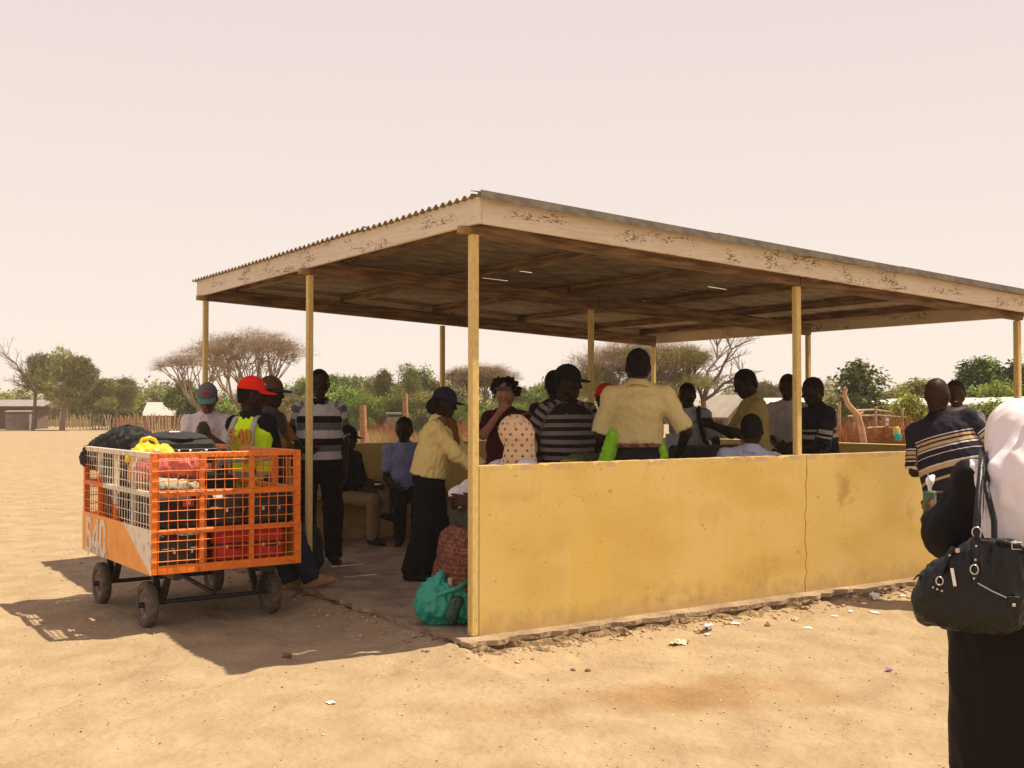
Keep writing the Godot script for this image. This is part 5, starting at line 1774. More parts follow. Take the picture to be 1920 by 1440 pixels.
# something small held in the hands: its own thing, placed between the wrists (own axes of the holder)
func held(called: String, label: String, category: String, J: Dictionary, wrists: Array, size: Vector3, m: Material, off: Vector3):
	var c := Vector3.ZERO
	for w in wrists: c += w
	c /= wrists.size()
	var root: Node3D = J.root
	var t := thing(called, label, category, root.position + Basis(Vector3.UP, root.rotation.y) * (c + off), root.rotation.y)
	put("slab", box_mesh(size, 0.003), m, t)

func vest(J: Dictionary):
	var s: float = J.s
	var lime := lin(0.6, 0.86, 0.02)
	var band := lin(0.3, 0.29, 0.27)
	var m := stripes([[0.0, lime], [0.02, band], [0.07, lime], [0.14, band], [0.19, lime]])
	var ax := Vector3.RIGHT
	var V := [cap(J.pel - Vector3(0, 0.16, 0) * s, J.waist, 0.142 * s, 0.13 * s, ax, 1.36, false, -0.16), cap(J.waist, J.chest, 0.13 * s, 0.133 * s, ax, 1.4, false, 0.17),
		cap(J.chest, J.neck - Vector3(0, 0.045, 0) * s, 0.133 * s, 0.082 * s, ax, 1.5, false, 0.36),
		cap(J.chest.lerp(J.sl, 0.6), J.sl.lerp(J.chest, 0.12), 0.068 * s, 0.066 * s, Vector3.ZERO, 1.0, true, 0.4), cap(J.chest.lerp(J.sr, 0.6), J.sr.lerp(J.chest, 0.12), 0.068 * s, 0.066 * s, Vector3.ZERO, 1.0, true, 0.4)]
	V[0].v = -0.16 + 1.0
	var v := put("safety_vest", field_mesh(V, 0.013, 0.03 * s, [[J.pel - Vector3(0, 0.17, 0) * s, Vector3(0, -1, 0)]], 0.008 * s, 10.0, true), m, J.root)
	# flying front corner and the shoulder bands
	var grey := plain_mat(band, 0.35)
	var lift: float = J.pel.y / s - 0.93
	for sx in [-1, 1]:
		var st := new_st()
		st.set_smooth_group(0)
		var path := [[Vector3(0.12, 1.06, -0.13), Vector3(0, 0, -1)], [Vector3(0.12, 1.2, -0.142), Vector3(0, 0, -1)], [Vector3(0.115, 1.31, -0.13), Vector3(0, 0.2, -1)], [Vector3(0.105, 1.4, -0.085), Vector3(0, 0.8, -0.7)], [Vector3(0.1, 1.432, -0.01), Vector3(0, 1, 0)], [Vector3(0.105, 1.4, 0.07), Vector3(0, 0.8, 0.7)], [Vector3(0.115, 1.3, 0.135), Vector3(0, 0.2, 1)], [Vector3(0.12, 1.12, 0.148), Vector3(0, 0, 1)]]
		for k in path.size() - 1:
			var a: Vector3 = path[k][0]
			var b: Vector3 = path[k + 1][0]
			var o: Vector3 = (path[k][1] + path[k + 1][1]).normalized()
			for q in [[a, path[k][1], b, path[k + 1][1], 0.012], [a, path[k][1], b, path[k + 1][1], 0.006]]:
				var p0: Vector3 = q[0] + q[1] * q[4]
				var p1: Vector3 = q[2] + q[3] * q[4]
				var w := Vector3(0.022, 0, 0)
				var f := Vector3(sx, 1, 1)
				var up_ := Vector3(0, lift, 0)
				quad(st, ((p0 - w) * f + up_) * s, ((p0 + w) * f + up_) * s, ((p1 + w) * f + up_) * s, ((p1 - w) * f + up_) * s, o if q[4] > 0.01 else -o)
		put("reflective_band", done(st), grey, v)
	var back := Basis(Vector3.UP, PI)
	for q in [["540", 40, 0.0038, 1.27, 700, lin(0.6, 0.17, 0.02)], ["Aviation", 30, 0.0026, 1.2, 400, lin(0.5, 0.4, 0.03)]]:
		var tm := TextMesh.new()
		tm.text = q[0]
		tm.font = font("Droid Sans", q[4])
		tm.font_size = q[1]
		tm.pixel_size = q[2]
		tm.depth = 0.006
		put("lettering", tm, plain_mat(q[5], 0.7), v, Transform3D(back * Basis(Vector3.RIGHT, -0.03), Vector3(0, q[3] - 0.93 + J.pel.y / s, -0.152) * s))

func curls(J: Dictionary, m: Material):
	var r := RandomNumberGenerator.new()
	r.seed = 5
	var P := []
	for i in 110:
		var u := r.randf() * TAU
		var v := r.randf_range(-0.55, 1.0)
		var dir := Vector3(cos(u) * sqrt(1 - v * v), v, sin(u) * sqrt(1 - v * v))
		if dir.z > 0.25 and dir.y < 0.62: continue
		var c := Vector3(0, 0.14, -0.02) + dir * Vector3(0.105, 0.105, 0.11) * r.randf_range(0.9, 1.16)
		P.append(cap(c, c + dir * 0.012, r.randf_range(0.016, 0.028), 0.012))
	P.append(ell(Vector3(0, 0.15, -0.035), Vector3(0.098, 0.1, 0.1)))
	put("curly_hair", field_mesh(P, 0.008, 0.008), m, J.root, J.head_xf)

func sunglasses(J: Dictionary):
	var t := thing("sunglasses", "dark sunglasses pushed up into the curly hair of the woman in maroon", "sunglasses")
	t.transform = J.root.transform * J.head_xf * Transform3D(Basis(Vector3.RIGHT, -0.45), Vector3(0, 0.19, 0.088))
	for sx in [-1, 1]:
		put("lens", box_mesh(Vector3(0.058, 0.034, 0.008), 0.003), mats.black_plastic, t, shifted(Vector3(sx * 0.036, 0, 0)))
		put("temple_arm", tube_mesh([Vector3(sx * 0.066, 0.005, 0), Vector3(sx * 0.095, 0.0, -0.04), Vector3(sx * 0.1, -0.02, -0.1)], [0.003, 0.003, 0.003], 5), mats.black_plastic, t)
	put("bridge", tube_mesh([Vector3(-0.01, 0.004, 0), Vector3(0.01, 0.004, 0)], [0.003, 0.003], 5), mats.black_plastic, t)

# the seated woman whose patterned headscarf rises above the near wall, and her things
func scarf_woman():
	var img := Image.create(128, 128, false, Image.FORMAT_RGB8)
	img.fill(lin(0.66, 0.46, 0.27))
	for c in [Vector2i(32, 32), Vector2i(96, 96)]:
		for y in range(-21, 22):
			for x in range(-21, 22):
				if absi(x) + absi(y) < 21 and not (absi(absi(x) - absi(y)) < 1 and x != 0):
					img.set_pixel((c.x + x) % 128, (c.y + y) % 128, lin(0.09, 0.035, 0.015))
	var scarf := tri_mat(ImageTexture.create_from_image(img), Vector3.ONE * 14.0, 0.8, null, 1.0, false)
	# the skirt's print: short bars laid in opposite directions, red, rust and ochre
	var pr := Image.create(256, 256, false, Image.FORMAT_RGB8)
	var r := RandomNumberGenerator.new()
	r.seed = 12
	pr.fill(lin(0.06, 0.014, 0.008))
	for gy in 8:
		for gx in 4:
			var c: Color = [lin(0.2, 0.045, 0.018), lin(0.26, 0.09, 0.025), lin(0.16, 0.025, 0.014), lin(0.3, 0.14, 0.05)][r.randi() % 4]
			for k in 3:
				pr.fill_rect(Rect2i(gx * 64 + (0 if gy % 2 else 28), gy * 32 + k * 11, 48, 8), c if k != 1 else c.lerp(Color.BLACK, 0.3))
			for k in 4:
				pr.fill_rect(Rect2i(gx * 64 + (50 if gy % 2 else 12), gy * 32 + k * 8 + 1, 10, 5), lin(0.4, 0.26, 0.12) if r.randf() < 0.4 else c)
	var skirt := tri_mat(ImageTexture.create_from_image(pr), Vector3.ONE * 4.2, 0.8, null, 1.0, false)
	var J := person({"label": "woman in a brown dotted headscarf and red patterned skirt seated at the bench end", "top": at(962, 779, 7.42), "face": -64.0, "pel": Vector3(0, 0.56, 0), "lean": Vector3(0.04, 1, 0.06), "look": Vector3(0.2, -1.1, 0), "hat_up": 1.0,
		"fl": Vector3(0.12, 0.085, 0.5), "fr": Vector3(-0.12, 0.085, 0.46), "kln": Vector3(0.1, 1, 0.5), "krn": Vector3(-0.1, 1, 0.5), "hl": Vector3(0.1, 0.78, 0.4), "hr": Vector3(-0.1, 0.76, 0.4), "eln": Vector3(0.6, -1, 0), "ern": Vector3(-0.6, -1, 0),
		"skin": skin(0.05, 0.024, 0.015), "shirt": cloth(0.62, 0.58, 0.57), "shirt_name": "blouse", "sleeve": 1.8, "loose": 1.05, "hem": -0.08, "shoes": cloth(0.05, 0.03, 0.02), "head_scale": 0.98})
	var s: float = J.s
	var H: Transform3D = J.head_xf
	put("headscarf", field_mesh([ell(H * Vector3(0, 0.15, -0.012), Vector3(0.1, 0.115, 0.12) * s), cap(H * Vector3(0, 0.11, -0.04), J.neck + Vector3(0, -0.02, -0.02), 0.1 * s, 0.1 * s), cap(J.neck, J.chest + Vector3(0.0, 0.05, -0.03), 0.1 * s, 0.105 * s, Vector3.RIGHT, 1.2)], 0.011, 0.04, [[J.chest + Vector3(0, 0.02, 0), Vector3(0, -1, 0.1).normalized()]], 0.006, 12.0), scarf, J.root)
	var Sk := [cap(J.pel, J.pel + Vector3(0, 0.12, 0) * s, 0.15 * s, 0.12 * s, Vector3.RIGHT, 1.35)]
	for q in [["hl", "kl", "al"], ["hr", "kr", "ar"]]:
		Sk.append(cap(J[q[0]], J[q[1]], 0.125 * s, 0.11 * s))
		Sk.append(cap(J[q[1]], J[q[2]] + Vector3(0, -0.02, 0.03), 0.115 * s, 0.16 * s, Vector3.ZERO, 1.0, true))
	Sk.append(cap((J.kl + J.kr) * 0.5, (J.al + J.ar) * 0.5, 0.13 * s, 0.19 * s))
	put("skirt", field_mesh(Sk, 0.014, 0.05, [[Vector3(0, 0.03, 0), Vector3(0, -1, 0)]], 0.012, 8.0), skirt, J.root)
	put("white_shawl", field_mesh([cap(J.sr + Vector3(-0.02, 0.0, 0.05), J.wr + Vector3(-0.02, 0.06, 0.0), 0.05, 0.055, Vector3(0, 0, 1), 1.5), cap(J.wr + Vector3(0, 0.06, 0), J.kr.lerp(J.kl, 0.4) + Vector3(0, 0.12, -0.02), 0.045, 0.03, Vector3.RIGHT, 1.8)], 0.012, 0.03, [], 0.012, 14.0), cloth(0.62, 0.56, 0.56), J.root)
	var root: Node3D = J.root
	var lap: Vector3 = root.transform * ((J.kl + J.kr) * 0.5 + Vector3(0, 0.15, -0.06))
	soft_bag("handbag", "dark woven handbag on the lap of the woman in the red skirt", "handbag", [cap(Vector3(-0.13, 0, 0), Vector3(0.13, 0.02, 0), 0.1, 0.1, Vector3.UP, 1.2)], lap, root.rotation.y, worn(0.03, 0.026, 0.025, 0.5, 0.8, 20.0, 45, 0.0), 0.012, 0.013)

# ---- the veiled woman close to the camera; own axes: z the way she faces (away), x her left
func veiled_woman():
	var abaya := plain_mat(lin(0.0065, 0.005, 0.0055), 0.65)
	abaya.metallic_specular = 0.25
	var satin := plain_mat(lin(0.74, 0.68, 0.7), 0.36)
	satin.metallic_specular = 0.4
	var root := thing("person", "woman in a white headscarf and black robe standing close, her back turned", "person", at(1924, 1000, 3.28) * Vector3(1, 0, 1) + Vector3(0, GROUND, 0), turned(156.0))
	var head := Vector3(0.01, 1.248, 0.05)
	var hb := Basis.from_euler(Vector3(0.12, 0.3, 0))
	var hx := Transform3D(hb, head)
	var sl := Vector3(0.135, 1.24, 0)
	var sr := Vector3(-0.16, 1.24, 0)
	var el := Vector3(0.21, 1.088, 0.0)
	var wl := Vector3(0.268, 1.125, 0.17)
	var er := Vector3(-0.24, 1.05, 0.0)
	var wr := Vector3(-0.2, 1.05, 0.2)
	var st := new_st()
	st.append_from(field_mesh([cap(Vector3(0, 0.8, 0), Vector3(0, 1.18, 0), 0.09, 0.085, Vector3.RIGHT, 1.4), cap(Vector3(0, 1.17, 0), head + Vector3(0, 0.05, -0.03), 0.06, 0.05), cap(Vector3(0.08, 1.21, 0), sl, 0.05, 0.05), cap(Vector3(-0.08, 1.21, 0), sr, 0.05, 0.05),
		cap(sl, el, 0.043, 0.037), cap(el, wl, 0.037, 0.024), cap(sr, er, 0.043, 0.037), cap(er, wr, 0.037, 0.024), cap(Vector3(0.08, 0.78, 0), Vector3(0.1, 0.08, 0), 0.08, 0.04), cap(Vector3(-0.08, 0.78, 0), Vector3(-0.1, 0.08, 0), 0.08, 0.04)], 0.015, 0.03), 0, Transform3D())
	st.append_from(head_mesh, 0, hx)
	for q in [[el, wl, 1, Vector3(-0.6, 0.3, 0.4)], [er, wr, -1, Vector3(0.6, 0.3, 0.4)]]:
		var f: Vector3 = (q[1] - q[0]).normalized()
		var z: Vector3 = (q[3] - f * (q[3] as Vector3).dot(f)).normalized()
		st.append_from(hand_meshes[Vector2i(q[2], 1)], 0, Transform3D(Basis(f.cross(z), f, z).scaled(Vector3.ONE * 0.9), q[1]))
	put("body", st.commit(), skin(0.12, 0.05, 0.03), root)
	var A := [cap(Vector3(0, 1.2, 0), Vector3(0, 0.82, -0.01), 0.105, 0.14, Vector3.RIGHT, 1.35), cap(Vector3(0, 0.82, -0.01), Vector3(0, 0.02, 0), 0.152, 0.15, Vector3.RIGHT, 1.42, true), cap(Vector3(0.06, 1.22, 0), sl, 0.068, 0.068), cap(Vector3(-0.06, 1.22, 0), sr, 0.068, 0.068),
		cap(sl, el, 0.07, 0.072), cap(el, el.lerp(wl, 0.8), 0.07, 0.046, Vector3.ZERO, 1.0, true), cap(sr, er, 0.068, 0.07), cap(er, er.lerp(wr, 0.85), 0.07, 0.05, Vector3.ZERO, 1.0, true)]
	put("robe", field_mesh(A, 0.0105, 0.04, [], 0.008, 6.0), abaya, root)
	var Hj := [ell(hx * Vector3(0, 0.135, -0.012), Vector3(0.1, 0.116, 0.126)), cap(hx * Vector3(0, 0.09, -0.03), Vector3(-0.01, 1.26, -0.05), 0.094, 0.098), cap(Vector3(-0.015, 1.27, -0.06), Vector3(-0.035, 1.12, -0.1), 0.098, 0.09, Vector3.RIGHT, 1.3), cap(Vector3(-0.035, 1.12, -0.1), Vector3(-0.07, 0.86, -0.125), 0.09, 0.06, Vector3.RIGHT, 1.7),
		cap(Vector3(-0.1, 1.26, 0.0), Vector3(-0.18, 1.1, 0.0), 0.09, 0.09), cap(Vector3(0.0, 1.26, 0.07), Vector3(-0.02, 1.12, 0.11), 0.07, 0.075, Vector3.RIGHT, 1.2)]
	for q in [[0.085, 1.3, -0.115, -0.01, 0.92, -0.185], [0.03, 1.33, -0.145, -0.05, 0.9, -0.195], [-0.03, 1.36, -0.14, -0.1, 0.92, -0.19], [0.095, 1.22, -0.13, 0.04, 0.88, -0.175], [0.0, 1.42, -0.115, 0.06, 1.2, -0.155], [-0.09, 1.3, -0.13, -0.16, 0.95, -0.16]]:
		var ridge := cap(Vector3(q[0], q[1], q[2]), Vector3(q[3], q[4], q[5]), 0.008, 0.016)
		ridge.s = 0.03
		Hj.append(ridge)
	put("headscarf", field_mesh(Hj, 0.0068, 0.04, [[hx * Vector3(0, 0.1, 0.075), hb * Vector3(0, 0.1, 1)]], 0.004, 9.0), satin, root)
	# the fringed white shawl under the straps on her left shoulder
	var fr := new_st()
	for k in 9:
		var x := 0.1 + 0.0035 * k
		add_tube(fr, [Vector3(x, 1.27 - k * 0.003, -0.108), Vector3(x + 0.003 * sin(k * 2.0), 1.2, -0.15), Vector3(x + 0.005 * sin(k * 3.0), 1.13 - 0.02 * (k % 3), -0.2)], [0.0026, 0.002, 0.0012], 5)
	var fringe := put("shawl_fringe", done(fr), satin, root)
	fringe.set_meta("kind", "stuff")
	put("shawl", field_mesh([cap(Vector3(0.085, 1.3, -0.02), Vector3(0.14, 1.295, -0.02), 0.026, 0.022), cap(Vector3(0.135, 1.285, -0.045), Vector3(0.12, 1.23, -0.085), 0.022, 0.012)], 0.007, 0.02, [], 0.003, 14.0), satin, root)
	handbag(root)
	# what she carries in her left hand
	var hold: Vector3 = root.transform * (wl + Vector3(0.012, 0.055, 0.04))
	var cup := thing("drink_carton", "small green carton in the veiled woman's left hand", "carton", hold, 0.3)
	put("carton", box_mesh(Vector3(0.035, 0.1, 0.035), 0.004), cloth(0.1, 0.17, 0.1), cup, shifted(Vector3(0, -0.03, 0)))
	soft_bag("tissue", "crumpled white tissue held against the green carton", "tissue", [cap(Vector3(0, 0.02, 0), Vector3(0.004, 0.05, 0.0), 0.009, 0.014), cap(Vector3(0.008, 0.05, 0), Vector3(0.022, 0.066, 0.006), 0.011, 0.005), cap(Vector3(-0.004, 0.05, 0), Vector3(-0.012, 0.075, 0), 0.008, 0.005)], hold, 0.3, mats.paper, 0.006, 0.0045, 0.012)

func handbag(owner_: Node3D):
	var leather := plain_mat(lin(0.008, 0.007, 0.008), 0.42)
	leather.metallic_specular = 0.4
	leather.normal_enabled = true
	leather.normal_texture = mats.crease
	leather.normal_scale = 0.5
	leather.uv1_triplanar = true
	leather.uv1_scale = Vector3(5, 2.4, 5)
	var t := thing("shoulder_bag", "large slouchy black leather shoulder bag with steel rings and buckles", "handbag")
	t.transform = owner_.transform * shifted(Vector3(0, 0, -0.235))
	# own axes as its owner's: x runs to the left in the picture, the outer face towards -z
	var P := [cap(Vector3(0.25, 0.9, 0), Vector3(0.07, 0.893, 0), 0.055, 0.058), cap(Vector3(0.225, 0.96, 0), Vector3(0.055, 0.955, 0), 0.054, 0.056), cap(Vector3(0.175, 1.02, 0), Vector3(0.045, 1.02, 0), 0.046, 0.046), cap(Vector3(0.13, 1.07, 0.0), Vector3(0.045, 1.068, 0.0), 0.034, 0.034), cap(Vector3(0.23, 0.995, 0.0), Vector3(0.25, 0.94, 0.0), 0.034, 0.045)]
	put("bag_body", field_mesh(P, 0.005, 0.035, [], 0.006, 17.0), leather, t)
	for q in [[0.13, -0.03, 0.118], [0.085, 0.012, 0.1]]:
		var z: float = q[1]
		put("strap", tube_mesh([Vector3(q[0], 1.105, z - 0.005), Vector3(q[0], 1.15, z + 0.01), Vector3(q[2] + 0.006, 1.24, z + 0.07), Vector3(q[2], 1.31, z * 0.6 + 0.155), Vector3(q[2] + 0.002, 1.333, z * 0.5 + 0.225), Vector3(q[2], 1.3, z * 0.5 + 0.3), Vector3(q[2] + 0.02, 1.15, 0.35)], [0.0085, 0.0085, 0.0085, 0.0085, 0.0085, 0.0085, 0.0085], 8), leather, t)
	put("face_strap", tube_mesh([Vector3(0.13, 1.105, -0.028), Vector3(0.132, 1.06, -0.042), Vector3(0.135, 1.0, -0.06), Vector3(0.138, 0.975, -0.064)], [0.009, 0.01, 0.01, 0.007], 8), leather, t)
	put("face_strap", tube_mesh([Vector3(0.19, 1.075, -0.022), Vector3(0.215, 1.03, -0.045), Vector3(0.232, 0.98, -0.06), Vector3(0.235, 0.95, -0.06)], [0.008, 0.009, 0.009, 0.006], 8), leather, t)
	for q in [[0.13, 1.122, -0.034, 1.0], [0.136, 1.022, -0.066, 0.9], [0.226, 0.985, -0.068, 0.8]]:
		var ring := []
		var rr := []
		for k in 17:
			var a := TAU * k / 16.0
			ring.append(Vector3(q[0] + cos(a) * 0.0115 * q[3], q[1] + sin(a) * 0.0145 * q[3], q[2]))
			rr.append(0.002)
		var st := new_st()
		add_tube(st, ring, rr, 6, false)
		put("ring", done(st), mats.steel, t)
	for q in [[0.131, 1.085, -0.047], [0.133, 1.048, -0.058], [0.137, 0.998, -0.071], [0.2, 1.055, -0.044], [0.232, 0.962, -0.07], [0.243, 0.966, -0.068], [0.22, 0.958, -0.07]]:
		put("stud", box_mesh(Vector3(0.0055, 0.0055, 0.004), 0.0015), mats.steel, t, shifted(Vector3(q[0], q[1], q[2])))
	put("side_buckle", buckle_mesh(), mats.steel, t, Transform3D(Basis(Vector3.UP, 0.25).scaled(Vector3.ONE * 0.55), Vector3(0.028, 1.09, -0.038)))
	put("side_strap", tube_mesh([Vector3(0.08, 1.1, -0.025), Vector3(0.05, 1.095, -0.034), Vector3(0.02, 1.087, -0.034), Vector3(0.0, 1.07, -0.02)], [0.006, 0.007, 0.007, 0.006], 8), leather, t)
	put("seam_piping", tube_mesh([Vector3(0.128, 0.985, -0.063), Vector3(0.09, 0.965, -0.066), Vector3(0.055, 0.95, -0.066)], [0.002, 0.002, 0.002], 6), mats.steel, t)
	put("corner_patch", box_mesh(Vector3(0.028, 0.034, 0.006), 0.002), leather, t, Transform3D(Basis(Vector3.UP, 0.2), Vector3(0.037, 0.938, -0.066)))
	put("corner_stud", box_mesh(Vector3(0.009, 0.009, 0.006), 0.002), mats.steel, t, Transform3D(Basis(Vector3.UP, 0.2), Vector3(0.037, 0.932, -0.071)))
	put("white_tag", box_mesh(Vector3(0.009, 0.05, 0.003), 0.001), mats.paper, t, Transform3D(Basis(Vector3(0, 0, 1), -0.16), Vector3(0.19, 0.997, -0.062)))
	put("tag_clip", box_mesh(Vector3(0.012, 0.013, 0.008), 0.004), cloth(0.6, 0.5, 0.45), t, shifted(Vector3(0.18, 1.068, -0.03)))
	put("tassel", tube_mesh([Vector3(0.27, 0.99, -0.02), Vector3(0.285, 0.992, -0.025), Vector3(0.298, 0.978, -0.025)], [0.004, 0.0035, 0.002], 6), leather, t)

func buckle_mesh() -> ArrayMesh:
	var st := new_st()
	for q in [[Vector3(0, 0.017, 0), Vector3(0.05, 0.005, 0.006)], [Vector3(0, -0.017, 0), Vector3(0.05, 0.005, 0.006)], [Vector3(0.0225, 0, 0), Vector3(0.005, 0.029, 0.006)], [Vector3(-0.0225, 0, 0), Vector3(0.005, 0.029, 0.006)]]:
		add_box(st, q[1], shifted(q[0]), 0.0015)
	return done(st)

func far_people():
	for q in [[278, 767, 84.0, "red", cloth(0.5, 0.04, 0.05), -40.0], [288, 768, 85.0, "pale green", cloth(0.3, 0.4, 0.33), 60.0]]:
		person({"label": "distant person in %s clothes by the white roofed house" % q[3], "top": Vector3(at(q[0], q[1], q[2]).x, GROUND + 1.62, at(q[0], q[1], q[2]).z), "floor": GROUND, "face": q[5], "skin": skin(0.05, 0.024, 0.015), "shirt": q[4], "sleeve": 0.9, "trousers": cloth(0.05, 0.05, 0.06), "hair": cloth(0.012, 0.009, 0.008)})

# ------------------------------------------------------------------ benches, table, bags under the roof
func bench(label: String, pos: Vector3, length: float, leg_mat: Material, group: String):
	var t := thing("bench", label, "bench", pos, 0.0, group)
	for k in 2:
		put("seat_plank", box_mesh(Vector3(length, 0.03, 0.145), 0.004), mats.bench, t, shifted(Vector3(length * 0.5, 0.445, -0.08 + k * 0.155)))
	var n := int(length / 0.9) + 1
	for k in n + 1:
		var x := 0.06 + k * (length - 0.12) / n
		for z in [-0.1, 0.1]:
			put("leg", box_mesh(Vector3(0.04, 0.429, 0.04), 0.004), leg_mat, t, shifted(Vector3(x, 0.2145, z)))
		put("cross_bar", box_mesh(Vector3(0.03, 0.03, 0.16), 0.003), leg_mat, t, shifted(Vector3(x, 0.41, 0.0)))

func make_furniture():
	bench("wooden bench with yellow legs along the inside of the near wall", Vector3(0.2, 0.0, -0.42), 3.4, mats.post, "benches inside the shelter")
	bench("dark wooden bench along the far yellow wall", Vector3(0.95, 0.0, -4.76), 3.6, mats.chassis, "benches inside the shelter")
	var t := thing("table", "long wooden table heaped with luggage in the middle of the shelter", "table", Vector3(2.95, 0.0, -1.5), 0.0)
	for k in 4:
		put("top_plank", box_mesh(Vector3(2.5, 0.03, 0.145), 0.004), mats.bench, t, shifted(Vector3(0, 0.735, -0.23 + k * 0.152)))
	for sx in [-1, 1]:
		for sz in [-1, 1]:
			put("leg", box_mesh(Vector3(0.06, 0.72, 0.06), 0.004), mats.chassis, t, shifted(Vector3(sx * 1.15, 0.36, sz * 0.24)))
	suitcase("suitcase", "black suitcase lying on the table in front of the leaning man", Vector3(0.72, 0.29, 0.46), Vector3(3.45, 0.75, -1.5), -0.25, mats.black_cloth, 1)
	soft_bag("travel_bag", "olive green travel bag on the table before the stout man", "bag", [cap(Vector3(-0.2, 0.12, 0), Vector3(0.22, 0.11, 0), 0.12, 0.12)], Vector3(2.05, 0.77, -1.45), 0.2, worn(0.12, 0.115, 0.035, 0.3, 0.8, 4.0, 61), 0.014, 0.014)
	soft_bag("shopping_sack", "small yellow plastic sack on the table edge near the headscarf", "bag", [cap(Vector3(0, 0.08, 0), Vector3(0.02, 0.14, 0), 0.1, 0.07)], Vector3(1.72, 0.76, -1.4), 0.2, worn(0.4, 0.3, 0.04, 0.2, 0.6, 4.0, 62), 0.012, 0.012)
	var tray := thing("paper_pad", "pale pad of papers on the table by the red capped person", "paper", Vector3(2.5, 0.752, -1.6), 0.3)
	put("sheet", box_mesh(Vector3(0.22, 0.02, 0.3), 0.002), mats.paper, tray, shifted(Vector3(0, 0.011, 0)))
	soft_bag("backpack", "black backpack on the floor behind the feet of the banded polo man", "backpack", [cap(Vector3(0, 0.13, 0), Vector3(0.02, 0.3, 0), 0.14, 0.11, Vector3.RIGHT, 1.2)], Vector3(0.18, 0.0, -2.95), 0.4, mats.black_cloth, 0.014, 0.014, 0.05, [[Vector3.ZERO, Vector3.DOWN]])
	soft_bag("flat_bag", "flat dark bag lying on the far bench", "bag", [cap(Vector3(-0.14, 0.05, 0), Vector3(0.14, 0.04, 0), 0.06, 0.05, Vector3(0, 0, 1), 1.8)], Vector3(1.78, 0.46, -4.76), 0.1, mats.black_cloth, 0.01, 0.014)
	teal_bag()

func teal_bag():
	var m := plain_mat(lin(0.015, 0.3, 0.22), 0.38)
	m.backlight_enabled = true
	m.backlight = lin(0.005, 0.1, 0.07)
	var pos := Vector3(0.09, 0.0, -0.44)
	var t := thing("carrier_bag", "teal green plastic carrier bag on the floor at the bench end", "bag", Vector3(pos.x, 0.0, pos.z), FACE_VIEW + 0.1)
	t.scale = Vector3(1.25, 1.12, 1.15)
	var P := [cap(Vector3(-0.065, 0.11, 0.0), Vector3(0.075, 0.105, 0), 0.115, 0.11), cap(Vector3(-0.06, 0.19, 0.0), Vector3(0.07, 0.18, 0), 0.075, 0.07, Vector3.RIGHT, 1.2), cap(Vector3(-0.02, 0.22, 0.02), Vector3(-0.05, 0.285, 0.02), 0.05, 0.022), cap(Vector3(0.07, 0.2, 0.02), Vector3(0.14, 0.255, 0.01), 0.05, 0.025), ell(Vector3(0.02, 0.27, 0.03), Vector3(0.05, 0.05, 0.05), true, 0.03)]
	put("bag_body", field_mesh(P, 0.0085, 0.035, [[Vector3.ZERO, Vector3.DOWN]], 0.015, 13.0), m, t)
	put("handle_loop", tube_mesh([Vector3(-0.06, 0.18, 0.09), Vector3(-0.02, 0.2, 0.115), Vector3(0.035, 0.215, 0.11), Vector3(0.085, 0.245, 0.07), Vector3(0.12, 0.24, 0.03)], [0.012, 0.014, 0.014, 0.013, 0.01], 7), m, t)
	put("dark_print", field_mesh([cap(Vector3(0.0, 0.05, 0.112), Vector3(0.03, 0.15, 0.116), 0.022, 0.024, Vector3.RIGHT, 1.6)], 0.009, 0.01, [], 0.006, 20.0), plain_mat(lin(0.015, 0.06, 0.045), 0.5), t)
	put("bottle_neck", tube_mesh([Vector3(0.0, 0.2, 0.05), Vector3(0.0, 0.265, 0.06)], [0.016, 0.014], 10), cloth(0.4, 0.36, 0.3), t)

# ------------------------------------------------------------------ litter and pebbles on the open ground
func scrap(seed_: int, size: float, flat: float) -> ArrayMesh:
	var r := RandomNumberGenerator.new()
	r.seed = seed_
	var st := new_st()
	st.set_smooth_group(-1)
	var n := 7
	var pts := []
	for j in n:
		for i in n:
			var u := (i - 3.0) / 3.0
			var v := (j - 3.0) / 3.0
			var k := 1.0 - 0.45 * (u * u + v * v) * (1.0 - flat)
			pts.append(Vector3(u * size * k * r.randf_range(0.7, 1.1), maxf(0.0, size * (1.0 - flat) * (0.9 - 0.5 * (u * u + v * v)) + r.randf_range(-0.35, 0.35) * size * lerpf(1.0, 0.35, flat)) + 0.002, v * size * k * r.randf_range(0.7, 1.1)))
	for j in n - 1:
		for i in n - 1:
			quad(st, pts[j * n + i], pts[j * n + i + 1], pts[(j + 1) * n + i + 1], pts[(j + 1) * n + i], Vector3.UP)
	return done(st)

